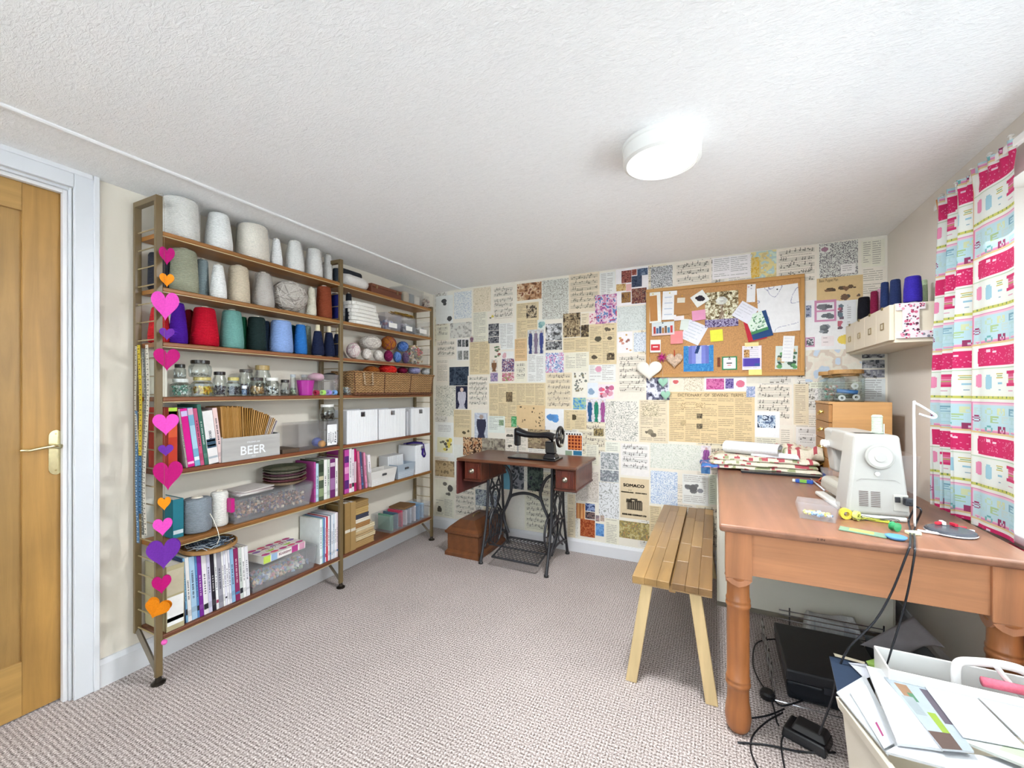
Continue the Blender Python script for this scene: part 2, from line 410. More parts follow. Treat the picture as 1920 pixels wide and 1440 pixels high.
# right wall with the window opening
WY0, WY1, WZ0, WZ1 = 0.75, 2.12, 0.78, 1.97
b = MB()
b.box(XR, XR + .22, WY1, YB + .1, 0, H, 'e9e1d6'); b.box(XR, XR + .22, YF - .1, WY0, 0, H, 'e9e1d6')
b.box(XR, XR + .22, WY0, WY1, 0, WZ0, 'e9e1d6'); b.box(XR, XR + .22, WY0, WY1, WZ1, H, 'e9e1d6')
struct(b, 'wall_right', wallp)
b = MB(); b.box(XL - .1, XR + .3, YB, YB + .1, 0, H + .02, 'eee7d8'); wall_back = struct(b, 'wall_back', wallp)
RX0, RX1, RZ0, RZ1 = -2.0, 0.75, 0.55, 2.08                 # wide opening behind the camera for an added, unseen window, made up for fill light
b = MB(); b.box(XL - .1, RX0, YF - .1, YF, 0, H, CREAM); b.box(RX1, XR + .3, YF - .1, YF, 0, H, CREAM)
b.box(RX0, RX1, YF - .1, YF, 0, RZ0, CREAM); b.box(RX0, RX1, YF - .1, YF, RZ1, H, CREAM)
struct(b, 'wall_front', wallp)

def frame_window(name, horizontal, a0, a1, z0, z1, p, mull):
    root = bpy.data.objects.new(name, None); COL.objects.link(root); root['kind'] = 'structure'
    def bx(mb, q0, q1, w0, w1, d0, d1, c):
        if horizontal: mb.box(q0, q1, p + d0, p + d1, w0, w1, c)
        else: mb.box(p + d0, p + d1, q0, q1, w0, w1, c)
        return mb
    f = .05; wv = 'f6f7f8'; m = MB()
    bx(m, a0, a1, z0, z0 + f, -.03, .03, wv); bx(m, a0, a1, z1 - f, z1, -.03, .03, wv)
    bx(m, a0, a0 + f, z0 + f, z1 - f, -.03, .03, wv); bx(m, a1 - f, a1, z0 + f, z1 - f, -.03, .03, wv)
    for k in range(1, mull): q = a0 + (a1 - a0) * k / mull; bx(m, q - .03, q + .03, z0 + f, z1 - f, -.03, .03, wv)
    obj(m, 'window_frame', gloss, root, bevel=.004)
    for k in range(mull):
        g = MB(); e0 = a0 + (a1 - a0) * k / mull + .04; e1 = a0 + (a1 - a0) * (k + 1) / mull - .04
        obj(bx(g, e0, e1, z0 + f, z1 - f, -.004, .004, 'ffffff'), 'pane', mat('glass'), root)
    return root
frame_window('window_1', False, WY0, WY1, WZ0, WZ1, XR + .15, 2)
b = MB(); b.box(XR - .02, XR + .12, WY0 - .02, WY1 + .02, WZ0 - .03, WZ0 + .002, 'f6f6f6'); struct(b, 'window_sill', gloss, bevel=.005)
frame_window('added_rear_window', True, RX0, RX1, RZ0, RZ1, YF - .05, 3)  # unseen window, added to go with the rear fill light
# skirting
def skirt(name, x0, x1, y0, y1, hgt=.105):
    b = MB()
    if x1 - x0 < y1 - y0: 
        s = 1 if x0 < -1 else -1; a = x0 if s > 0 else x1
        b.box(min(a, a + s * .016), max(a, a + s * .016), y0, y1, 0, hgt - .02, 'e4e4e6'); b.frust(((a + s * .008), (y0 + y1) / 2, hgt - .02), (.016, y1 - y0), ((a + s * .004), (y0 + y1) / 2, hgt), (.008, y1 - y0), 'e4e4e6')
    else:
        b.box(x0, x1, y1 - .016, y1, 0, hgt - .02, 'e4e4e6'); b.frust(((x0 + x1) / 2, y1 - .008, hgt - .02), (x1 - x0, .016), ((x0 + x1) / 2, y1 - .004, hgt), (x1 - x0, .008), 'e4e4e6')
    struct(b, name, gloss)
skirt('baseboard_left', XL, XL + .016, .832, YB, .115)
skirt('baseboard_back', XL + .016, XR - .016, YB - .016, YB, .10)
skirt('baseboard_right', XR - .016, XR, YF, YB, .10)
# door, lining and architrave
b = MB(); a = .075
b.box(XL, XL + .018, DY1 - .004, DY1 + a, 0, DZ + a, 'e2e4e8'); b.box(XL, XL + .018, DY0 - a, DY0, 0, DZ + a, 'e2e4e8')
b.box(XL, XL + .018, DY0, DY1 - .004, DZ, DZ + a, 'e2e4e8')
b.box(XL + .018, XL + .024, DY1 + a - .022, DY1 + a - .002, 0, DZ + a - .002, 'e6e7ea'); b.box(XL + .018, XL + .024, DY0 - a, DY1 + a - .024, DZ + a - .022, DZ + a - .002, 'e6e7ea')
struct(b, 'trim_2', gloss, bevel=.003)
b = MB(); b.box(XL - .13, XL, DY1 - .014, DY1 - .004, 0, DZ, 'dcdde0'); b.box(XL - .13, XL, DY0, DY1 - .014, DZ - .012, DZ, 'dcdde0'); b.box(XL - .035, XL - .012, DY1 - .028, DY1 - .014, 0, DZ - .012, 'e8e6e6')
b.box(XL - .035, XL - .012, DY0, DY1 - .028, DZ - .026, DZ - .012, 'e8e6e6')
struct(b, 'trim_3', gloss, bevel=.002)
door = bpy.data.objects.new('door_1', None); COL.objects.link(door); door['kind'] = 'structure'
OAK = 'ae8242'; dx0, dx1 = XL - .085, XL - .041; y1 = DY1 - .018; ow = mat('wood', axis='Z', contrast=.22, rough=.45); oh = mat('wood', axis='Y', contrast=.22, rough=.45)
obj(MB().box(dx0, dx1, y1 - .112, y1, .008, DZ - .016, OAK), 'stile', ow, door, bevel=.002)
obj(MB().box(dx0, dx1, DY0, DY0 + .1, .008, DZ - .016, OAK), 'stile', ow, door, bevel=.002)
obj(MB().box(dx0, dx1, DY0 + .1, y1 - .112, DZ - .016 - .115, DZ - .016, 'b38a4c'), 'rail', oh, door, bevel=.002)
obj(MB().box(dx0, dx1, DY0 + .1, y1 - .112, .008, .215, 'b38a4c'), 'rail', oh, door, bevel=.002)
obj(MB().box(dx0 + .012, dx1 - .014, DY0 + .1, y1 - .112, .215, DZ - .131, 'a98248'), 'panel', ow, door)
# handle: plate, rose, lever
hp = onX(104, 847, dx1); brass = mat('metal', rough=.22)
b = MB(); T = []; yc, zc = hp.y, hp.z
for t in range(0, 181, 15): T.append((yc + .021 * math.cos(math.radians(t)), zc + .062 + .026 * math.sin(math.radians(t))))
T += [(yc - .021, zc - .062)]
for t in range(180, 361, 15): T.append((yc + .021 * math.cos(math.radians(t)), zc - .066 + .026 * math.sin(math.radians(t))))
b.poly(T, 0, .004, 'e8d9a8')
for i, (x, y, z) in enumerate(b.V): b.V[i] = (dx1 + z, x, y)
hd = obj(b, 'handle_plate', brass, door, bevel=.0015)
b = MB(); lz = zc + .022
b.tube([(dx1, yc + .002, lz), (dx1 + .03, yc + .002, lz)], .0095, 'e8d9a8', 12)
b.tube([(dx1 + .034, yc + .008, lz + .002), (dx1 + .036, yc - .02, lz + .004), (dx1 + .038, yc - .05, lz + .001), (dx1 + .038, yc - .08, lz - .005), (dx1 + .036, yc - .105, lz - .002)], [.0085, .008, .0065, .006, .005], 'e8d9a8', 10)
obj(b, 'handle', brass, door, smooth=True)
b = MB()
for dz in (.072, -.074):
    b.V += []; q = MB().at(dx1 + .0035, yc, zc + dz, 0, math.pi / 2, 0).lathe([(.0035, 0), (.003, .0015)], 'c9b27c', 10); b.add(q.V, q.Fc, q.C)
obj(b, 'screws', brass, door)['kind'] = 'stuff'

# ceiling light
lc = onZ(1240, 311, 2.085); t = thing('ceiling_light', 'round white flush ceiling light with a deep drum rim and frosted disc', 'lamp', (lc.x, lc.y, H))
R = .137
obj(MB().lathe([(R + .004, 0), (R + .004, -.012), (R, -.016), (R, -.062), (R - .012, -.068), (R - .012, -.060)], 'f4f3ef', 64, cap=False), 'rim', mat('paint', rough=.3), t, smooth=False)
q = MB(); q.lathe([(R - .0125, -.061), (R - .03, -.0655), (R * .6, -.068), (R * .3, -.069), (.004, -.0695)], 'fbfbfa', 48)
obj(q, 'diffuser', mat('emit', e=.4, rough=.4), t, smooth=True)

# ------------------------------------------------------------------ the pages pasted on the back wall
TAN, TN2, CRM, CR2, PAL, WHT = 'e3cda6', 'e6d6b8', 'efe7d6', 'ebe4d3', 'ecebe6', 'f3f2ee'
INK = '3c3834'
P = []
def zone(ox, oy, s, rows):
    for r in rows:
        P.append((ox + r[0] / s, oy + r[1] / s, ox + r[2] / s, oy + r[3] / s) + tuple(r[4:]))
zone(800, 480, 4.571, [
 (80,340,225,580,'blob',PAL,['2a2a2c','303032'],3,7),(235,305,385,535,'map',PAL,'7f93b8',9,8,.3),(400,270,550,480,'map','e9dcc4','b79f7e',4,9,.2),
 (565,260,750,545,'music',CRM),(530,490,577,545,'blob','efe8d6',['d8c24a','5a5a40'],3,3),(775,230,985,375,'photo',['6e4a36','a97c58','c9a27c','e2c7a6','8a5c44'],7),
 (990,200,1215,540,'map','dedbd0','6f6c62',8,9,.35),(1220,145,1480,480,'music','e7d9bf'),(1485,140,1615,340,'text',PAL,2),
 (1620,100,1900,420,'plain',WHT),(1670,125,1755,230,'photo',['7a3836','8c4a44','a5685c','5d2b2c'],3),(1757,115,1800,165,'photo',['8c4c42','a8705e'],3),(1805,105,1895,165,'photo',['5a6c86','46566e','8896a8'],3),
 (1757,170,1845,265,'photo',['3c4558','4a5468','2f384a'],4),(1625,240,1708,300,'photo',['c9a26a','d6b884','a87f4c'],3),(1710,240,1755,300,'plain','e8b4b0'),(1670,310,1750,400,'photo',['6b4c38','a07848','8c6a50'],4),
 (1757,275,1885,405,'photo',['5a3436','7d4a42','9c7a64','3c2c38'],3),(1445,330,1630,580,'photo',['5c4f8c','a65f9a','d294b0','e8d0dc','6c8cc0','c04c70'],6),
 (1392,490,1452,580,'blob','f2d5d8',['a03050','c45070'],10,1.5),(82,595,190,720,'music',CR2),(202,570,385,700,'photo',['8f8b86','bdb9b0','dcd8cf','d9d5cb'],5),(82,722,250,885,'music',CRM),
 (395,480,520,740,'text',CR2,1),(258,708,362,895,'plain','efece6'),(266,718,297,778,'photo',['3a3a3a','6a6a6a','8a8a8a'],3),(303,718,328,778,'photo',['4a4a4a','8a8a8a'],3),(333,718,358,778,'photo',['3a3a3a','6a6a6a'],3),
 (266,812,306,890,'photo',['8a8a88','b0aeaa'],4),(316,812,358,888,'photo',['7c7c7a','a8a6a2'],4),(366,682,404,745,'fig','d9d0c4',['8c6a78'],1),(370,735,540,1015,'text',TAN,2),
 (530,580,620,636,'photo',['36383c','6c6e72','9a9a98'],3),(530,640,620,690,'photo',['36383c','6c6e72','b8b6b0'],3),(530,695,620,747,'photo',['303236','62666a','a4a29e'],3),(622,575,755,800,'text',PAL,2),
 (770,400,960,710,'text',TAN,2),(855,420,943,530,'photo',['2e2a26','5a5048','b8a488','d8c8a8'],5),(755,710,860,900,'text','dfc090',1),(865,630,1005,838,'fig','dcdad8',['3f4a7c','8c7c92','46508a'],3),
 (950,545,1015,628,'blob','e3e4dc',['8fb8b4','6a9ea0'],4,5),(1020,580,1160,725,'photo',['3c3c3c','707070','b0b0ae','e8e8e6','5a5a5a'],7),(1020,730,1160,805,'photo',['3a3a3a','8c8c8a','c4c2be'],3),
 (1170,490,1318,695,'photo',['352c22','6a5a44','948062','bfab88','4a3e30'],5),(1322,590,1390,695,'photo',['352c22','6a5a44','a8946e'],4),(1322,490,1390,588,'text',TN2,1),(1170,698,1390,825,'text',TAN,2),
 (1392,580,1628,930,'text',TAN,2),(1435,680,1500,735,'blob',TAN,['3a342c'],3,5),(1520,600,1612,650,'blob',TAN,['4a4238','5a5044'],5,3),(1532,680,1592,720,'blob',TAN,['4a4238'],3,4),(1408,838,1470,895,'blob',TAN,['3c362e'],4,4),(1545,830,1610,890,'photo',['3a3228','6c5e4a','c8b48c'],4),
 (1635,430,1880,640,'map','dde2dc','a9b4ae',9,9,.28),(1635,650,1765,830,'blob',WHT,['b85c3c','c89848','8c4c44','c88070'],10,2.6),(1775,655,1885,820,'map','dfe4ea','7f90a8',6,7,.3),
 (545,760,635,880,'blob',CRM,['55704c','8c4038','6f8460'],12,3),(640,818,745,880,'blob',PAL,['d8a0a8'],2,4),(545,885,607,992,'fig','e9dfd0',['8a6444'],1),(645,880,750,992,'photo',['f0ebe6','8c5468','5c5a80','f0ebe6'],2),
 (547,1000,610,1075,'photo',['8c84ac','b8a0b8','70688c'],4),(647,1000,750,1072,'photo',['98a468','c86a84','e0c8c4','b04c68'],4),(757,905,855,1080,'music',CR2),(865,842,1015,1080,'text',PAL,2),
 (1020,830,1175,1000,'photo',['e8eaf0','98a8cc','7888bc','e8eaf0','d090b8','b8cce0','6c78b0'],5),(1182,830,1385,990,'text',CR2,2),(82,890,190,1080,'text',CRM,1),(195,950,360,1110,'photo',['1e2430','343c4a','4c5664','283040'],7),
 (250,1115,350,1310,'fig','23243a',['d8d4da'],1),(352,1025,530,1315,'music',CRM),(82,1110,248,1372,'map','e6e2d4','77756a',5,12,.25),(1022,1000,1245,1310,'music','e9dcc0'),
 (1250,995,1375,1205,'blob','eee9dc',['55504a','7a6c54','606860'],26,2.2),(1255,1215,1365,1315,'photo',['4c8cc4','80b8c8','a8c8a0','5898cc','6cacc8'],6),(1390,930,1620,1080,'text',PAL,2),(1440,940,1500,1000,'blob',PAL,['d890a8'],5,4),
 (1378,1085,1468,1212,'blob','e8ecf0',['7c9cb8'],4,5),(1470,1100,1605,1225,'blob','efe0e4',['7c3c54','c0507c','d890a4','e8485c'],14,4.5),(1370,1225,1535,1422,'fig','e4e0e4',['34608c','2c8c6c','a85c94'],3),
 (1635,845,1885,1225,'music',CRM),(535,1090,1020,1500,'text',TAN,6),(680,1165,735,1250,'photo',['6a5c48','8c7a5c'],3)])
zone(800, 760, 4.234, [
 (65,135,215,410,'plain','efeeec'),(85,150,205,215,'text','efeeec',1),(85,255,205,375,'blob','efe9c8',['e0c83c','3a3430','d8b840','504840'],14,4),(215,35,355,255,'text',TAN,1),(228,180,345,240,'blob',TAN,['3c3428'],3,4),
 (380,60,485,262,'fig','d0d6e0',['3a3e50'],1),(490,85,622,218,'text','e8ebe2',1),(575,115,612,160,'photo',['748c6c','98a888'],3),(672,88,718,170,'photo',['4c9c60','88c090'],4),
 (715,0,940,190,'blob','e2c595',['4c4030','5a4c38'],24,1.6),(940,28,1088,195,'plain','f0f1f2'),(952,55,1060,140,'blob','f0f1f2',['3c80c8','4890d4','3474b8'],9,7),(1090,38,1270,190,'text',TAN,2),(1138,60,1188,125,'blob',TAN,['33291e'],4,6),
 (290,255,440,402,'photo',['6a3c2c','b07850','d8b088','4c3024','e0c4a0'],6),(440,262,625,402,'photo',['6c665c','948a7c','b4a894','807668'],8),(625,180,803,362,'text',CRM,2),(632,220,690,250,'blob',CRM,['403a34'],3,4),(640,300,690,335,'blob',CRM,['403a34'],3,3),
 (805,192,980,345,'photo',['6c5c48','988468','b8a484','7c6c54'],8),(68,440,220,565,'photo',['a48c68','c4ac84','8c7858'],9),(68,590,220,735,'blob',CR2,['3a3834','54504a','6a665e'],6,6),(68,738,216,882,'text',CR2,2),(76,780,132,845,'blob',CR2,['33302c'],3,5),
 (222,590,386,892,'music',CRM),(388,672,558,802,'photo',['565c68','8c929c','b8bcc0','70767f'],5),(598,470,662,665,'plain','7cc0d8'),(664,472,772,665,'photo',['2c2e34','484a50','8c8c90','36383e'],8),(800,478,926,680,'photo',['26282c','3c4640','58645c','30343a'],7),
 (640,690,776,985,'plain','e9e6da'),(780,715,980,1000,'music','e7dfcc'),(560,672,636,830,'text',CRM,1),(1118,705,1180,1045,'text',TN2,1),(386,405,470,590,'text',CRM,1)])
zone(1060, 720, 4.0, [
 (0,205,52,345,'text',TAN,1),(300,130,545,425,'map','e9e6dc','6a6860',6,11,.3),(555,120,770,440,'text',TN2,2),(575,150,700,245,'map',TN2,'5a5040',6,4,.3),(575,335,692,400,'blob',TN2,['5c5648','7a7464'],5,4),
 (775,58,1420,445,'text','e8cc9e',5),(800,70,1345,105,'plain','e8cc9e'),(868,140,905,190,'map','e8cc9e','7a6850',3,4,.4),(968,140,1050,178,'map','e8cc9e','7a6850',3,4,.4),(985,222,1028,258,'photo',['5a4e40','8c7c64'],2),(985,298,1028,336,'photo',['5a4e40','8c7c64'],2),(865,270,905,310,'photo',['b09a78','c8b088'],2),
 (1425,5,1700,305,'music',CRM),(1422,205,1608,400,'plain','f4f4f5'),(1440,235,1575,328,'photo',['4c5c7c','98a8c4','d8e0ec','34405c'],4),(1712,0,1825,305,'text',TN2,1),(1730,322,1892,495,'music','eae7e2'),(1425,402,1600,480,'text',CR2,1),(1605,335,1705,480,'text',CRM,1),
 (0,362,128,540,'plain','f1efec'),(2,366,125,388,'dots','f1efec','4a3c3c',5),(20,385,125,495,'dots','e8884c','7c2c20',6),(60,502,124,535,'plain','38789c'),(0,500,50,535,'plain','98a890'),(213,335,287,390,'photo',['7c6c48','a89468','5c503c'],3),
 (152,455,250,610,'text',CR2,1),(262,510,402,735,'plain','e4e4e2'),(268,518,400,640,'photo',['b8bcbc','989c9c','d0d2d0','8c9090'],4),(262,648,400,735,'photo',['a8acb0','84888c','c4c8c8'],5),(300,435,410,508,'text','e9ebdc',1),
 (415,450,630,690,'music','eeeae6'),(412,708,628,1012,'plain','e0cba8'),(405,1035,632,1165,'photo',['b8a878','c8b888','a8945c','8c8460','c8945c'],4),(630,915,720,1150,'text',TAN,1),
 (638,452,1018,640,'map','e7e7dc','b4bca8',8,12,.3),(640,655,842,905,'map','e6e9f0','6c8cc4',16,6,.42),(878,680,1072,905,'text','ecebe6',1),(885,735,1035,835,'blob','ecebe6',['4c4c4e','5c5c5e','77777a'],8,5),(1018,462,1092,672,'fig','eae0e6',['9c5c9c'],1),(1018,620,1085,672,'photo',['3c6ca4','5c88b8'],4),
 (252,740,402,1012,'map','e8e8e6','74746e',4,14,.24),(80,655,248,880,'map','e0d8cc','9c9086',7,10,.3),(82,895,148,1010,'stripe','e0a468','b8683c',6),(150,897,222,955,'photo',['1e2c54','8c9cc0','304070'],5),(150,960,222,1012,'photo',['28242c','7c6460','48404c'],4),
 (112,1016,222,1146,'photo',['a8502c','8c3c20','b8683c','9c4828'],3),(228,1048,290,1140,'photo',['5c8cc8','78a4d8','4c78b4'],4),(228,985,256,1030,'photo',['b89c94','8c7c84'],2),(262,985,292,1030,'photo',['a89484','c8b0a4'],2),(300,1010,402,1198,'text',CR2,1),
 (1075,680,1145,905,'text','e3e8d4',1)])
zone(1140, 440, 4.235, [
 (340,250,512,415,'map','d4d4d2','3c3c3c',6,6,.45),(530,210,820,400,'music',CRM),(830,172,1130,342,'text',WHT,2),(1135,130,1337,342,'photo',['d8e4d0','b8d4d0','e8d89c','d8c48c','c8dce4'],9),(1137,180,1200,340,'photo',['e8b84c','e0c478','d8a840'],5),
 (1337,100,1660,440,'music',CRM),(305,1120,490,1312,'photo',['303444','6c7084','d8d8e0','e4e4ea','b0b0bc'],9),(485,1120,597,1240,'plain','e6dfcc'),(510,1140,560,1190,'blob','efe2d8',['c84c50'],3,4),(600,1118,760,1242,'map','e9e0cc','a89878',4,6,.25),
 (768,1130,1098,1240,'plain','eef0f2'),(780,1143,922,1230,'photo',['c45c94','d878a8','b04c84'],3),(932,1143,998,1222,'photo',['5c4c8c','8c7cb4','483c74'],3),(1005,1145,1085,1222,'blob','ecebf0',['d85c78','88a8c8'],3,5),(1098,1205,1168,1290,'photo',['b4bcd8','98a4c8','d0d4e4'],3),
 (1100,1120,1285,1180,'plain','e3dccb')])
zone(1480, 420, 4.0, [
 (120,560,500,940,'plain','eceaec'),(225,135,515,405,'map','dedad2','35343c',10,6,.42),(232,165,305,215,'blob','e8e4de',['9c6c7c'],2,4),(385,300,495,370,'text','efece6',1),(540,120,715,320,'text',CR2,2),(540,325,728,560,'text',CRM,1),
 (205,395,552,572,'plain','dcc08c'),(215,415,370,436,'text','dcc08c',1),(250,455,540,505,'blob','dcc08c',['4c3c30','6a4c3c','383028'],12,3),(370,515,545,570,'blob','dcc08c',['3c3c40','5c4438'],8,3),
 (188,570,352,732,'plain','cf93ad'),(205,590,335,645,'blob','eceaec',['404448','606468'],5,4.5),(205,658,335,718,'blob','eceaec',['505458','404448'],5,4.5),(355,590,408,810,'blob','eceaec',['5c4450','506070','b84c60'],14,2.6),(420,595,490,800,'text','eceaec',1),
 (125,610,165,700,'photo',['5c6478','a4acbc'],3),(152,745,320,838,'blob','eceaec',['45484c','5c6064','7c8084'],9,4),(120,850,190,922,'plain','cf93ad'),(128,858,182,912,'photo',['606468','d8d8dc'],3),(360,820,425,905,'blob','eceaec',['e4c840','dcb83c'],3,7),(240,840,335,915,'text','ecdfe2',1),
 (120,942,540,1182,'photo',['c3d4e2','e6dccb','e8dfd2','d8c8b8','c8d8e4'],16),(545,962,715,1005,'photo',['4c4c50','8c8c90','c4c4c4'],4),(545,1020,715,1082,'photo',['505458','94989c','b8b8b8'],4),(545,1092,715,1152,'photo',['444448','80848a','a8a8a8'],4),
 (190,1232,322,1325,'map','e9e7e0','505050',4,6,.22),(150,1185,540,1230,'text','ecead8',1),(545,1160,720,1330,'text','e2e6e4',1)])
pap = mat('paper', rough=.75); CELL = .0042; YW = YB
# plain sheets that fill in between the others
boxes = []
for pg in P:
    boxes.append((onY(pg[0], 733, YB).x, onY(pg[2], 733, YB).x, onY((pg[0] + pg[2]) / 2, pg[3], YB).z, onY((pg[0] + pg[2]) / 2, pg[1], YB).z))
rg = np.random.default_rng(3); FILLERS = []; xx_ = XL + .01; 
while xx_ < XR - .05:
    w_ = rg.uniform(.15, .24); w_ = min(w_, XR - .005 - xx_); zz_ = H - .004
    while zz_ > .14:
        h_ = min(rg.uniform(.2, .32), zz_ - .103); x0, x1, z0, z1 = xx_ + .003, xx_ + w_ - .003, zz_ - h_ + .003, zz_ - .003
        gx, gz = np.meshgrid(np.linspace(x0, x1, 12), np.linspace(z0, z1, 12)); cov = np.zeros_like(gx, bool)
        for (b0, b1, c0, c1) in boxes: cov |= (gx > b0) & (gx < b1) & (gz > c0) & (gz < c1)
        if cov.mean() < .72 and not (x0 > 0 and z1 < .75) and h_ > .04:
            k = rg.integers(0, 6); bgc = ['efe7d6', 'ece6da', 'f0ece2', 'eae6dc', 'eadfc8', 'ece9e0'][k]
            FILLERS.append((x0, x1, z0, z1, ['text', 'music', 'text', 'map', 'music', 'plain'][k], bgc))
        zz_ -= h_
    xx_ += w_
placed = []
for i, pg in enumerate(FILLERS + P):
    if i < len(FILLERS): x0, x1, z0, z1, kind, bgc = pg; a = (bgc, 1) if kind == 'text' else (bgc, 'a8a090', 5, 10, .22)
    else:
        u0, v0, u1, v1, kind = pg[:5]; a = pg[5:]; uc = (u0 + u1) / 2
        x0, x1 = onY(u0, 733, YW).x, onY(u1, 733, YW).x; z1, z0 = onY(uc, v0, YW).z, onY(uc, v1, YW).z
    x0 = max(x0, XL + .004); x1 = min(x1, XR - .004); z1 = min(z1, H - .002); z0 = max(z0, .102)
    if x1 - x0 < .01 or z1 - z0 < .01: continue
    hh, ww = max(3, int((z1 - z0) / CELL)), max(3, int((x1 - x0) / CELL)); r = np.random.default_rng(i + 5)
    if kind == 'text': im = g_text(r, hh, ww, a[0], INK, a[1])
    elif kind == 'music': im = g_music(r, hh, ww, a[0], INK)
    elif kind == 'map': im = g_map(r, hh, ww, a[0], a[1], a[2], a[3], a[4])
    elif kind == 'photo': im = g_photo(r, hh, ww, a[0], a[1])
    elif kind == 'blob': im = g_blobs(r, hh, ww, a[0], a[1], a[2], a[3])
    elif kind == 'fig': im = g_fig(r, hh, ww, a[0], a[1], a[2])
    elif kind == 'dots':
        im = fill(hh, ww, a[0]); yy, xx = np.mgrid[0:hh, 0:ww] + .5; q = a[2]; im[((yy % q) - q / 2) ** 2 + ((xx % q) - q / 2) ** 2 < (q * .36) ** 2] = c_(a[1])
    elif kind == 'stripe':
        im = fill(hh, ww, a[0]); im[:, (np.arange(ww) % a[2]) < 2] = c_(a[1])
    else: im = fill(hh, ww, a[0])
    lay = 1 + max([l for (b0, b1, c0, c1, l) in placed if b0 < x1 and b1 > x0 and c0 < z1 and c1 > z0] or [0]); placed.append((x0, x1, z0, z1, lay))
    printed('pasted_page', im, x1 - x0, z1 - z0, pap, wall_back, thick=.00045, loc=(x0, YW - .00045 * (lay - 1), z0), q=5)
# real lettering on two of the pages
def wall_text(s, u0, v0, u1, v1, col, bold=0, d=.0036):
    a, b = onY(u0, v0, YW), onY(u1, v1, YW)
    text(s, abs(b.x - a.x), abs(a.z - b.z), 'lettering', wall_back, pap, col, TR((a.x + b.x) / 2, YW - d, (a.z + b.z) / 2, math.pi / 2), 0, .0011 if bold > .009 else 0)
wall_text('DICTIONARY  OF  SEWING  TERMS', 1271, 738, 1394, 744, '5c4c3c', .006)
wall_text('SOMACO', 1169, 906, 1208, 915, '2c2824', .012)
wall_text('and', 1178, 917, 1184, 920, '4c443c', 0)
wall_text('GEORGE  COHEN', 1165, 920.5, 1212.5, 927, '2c2824', .012)
wall_text('SONS AND COMPANY LTD', 1167, 964, 1212, 967, '4c443c', .01)
eng = onY(1190, 943, YW); b = MB()                        # the engraved machine on that page
for (x0, x1, z0, z1) in [(-.055, .055, -.05, .012), (-.06, -.02, .0, .026), (.0, .05, .01, .020), (-.03, .02, .02, .032)]:
    b.box(eng.x + x0, eng.x + x1, YB - .0035, YB - .0018, eng.z + z0, eng.z + z1, '50483c')
for k in range(7): b.box(eng.x - .05 + k * .0155, eng.x - .046 + k * .0155, YB - .0037, YB - .0036, eng.z - .045, eng.z + .008, 'a89880')
obj(b, 'engraving', pap, wall_back)
wall_text('Basic Puppet Plan', 1536, 524.5, 1571, 528.5, '4a3c2c', .008)
# ================================================================== SHELVING UNIT
XF, XK = -2.14, -2.315                                       # front and back uprights
PY = [0.955, 1.925, 2.875]
SZ = [1.937, 1.697, 1.461, 1.223, 0.902, 0.584, 0.200]      # tops of the boards
BRZ = '74603f'
met = mat('metal', rough=.42); bronze = mat('paint', rough=.32)
unit = thing('shelving_unit', 'tall two-bay shelving unit with teak boards on bronze ladder frames against the left wall', 'shelves', (0, 0, 0))
for i, y in enumerate(PY):
    top = 1.955 if i == 2 else 2.085
    b = MB(); w = .0125; d = .009
    b.poly([(XF - d, 0.03), (XF + d, 0.03), (XF + d, top), (XK - d, top), (XK - d, .175), (XK + d, .175), (XK + d, top - .024), (XF - d, top - .024)], -w, w, BRZ)
    b.V = [(x, y + zz, z) for x, z, zz in b.V]
    fr = obj(b, 'ladder_frame', bronze, unit, bevel=.002)
    z = .20
    while z < top - .08:
        obj(MB().tube([(XK, y, z), (XF, y, z)], .003, 'a8946a', 6), 'rung', bronze, fr); z += .0795
    b = MB(); b.tube([(XK, y, .19), (XF - .004, y, .045)], .011, '6f6250', 4); obj(b, 'brace', bronze, fr)
    b = MB().at(XF, y, 0); b.lathe([(.026, 0), (.026, .006), (.014, .012), (.010, .032)], '4c4640', 14); obj(b, 'foot', met, fr)
tk = mat('wood', axis='Y', contrast=.26, rough=.42)
for bay in (0, 1):
    for k, z in enumerate(SZ):
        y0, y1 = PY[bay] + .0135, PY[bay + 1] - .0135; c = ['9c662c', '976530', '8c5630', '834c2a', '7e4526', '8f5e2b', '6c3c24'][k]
        b = MB(); b.poly([(XK, z - .019), (XF + .004, z - .019), (XF + .008, z - .015), (XF + .008, z - .004), (XF + .004, z), (XK, z)], y0, y1, c)
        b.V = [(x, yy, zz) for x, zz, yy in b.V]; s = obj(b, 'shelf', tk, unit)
        b = MB(); b.box(XF + .0005, XF + .0065, y0, y1, z - .0225, z - .0192, 'c9b68a'); obj(b, 'edge_strip', bronze, s)

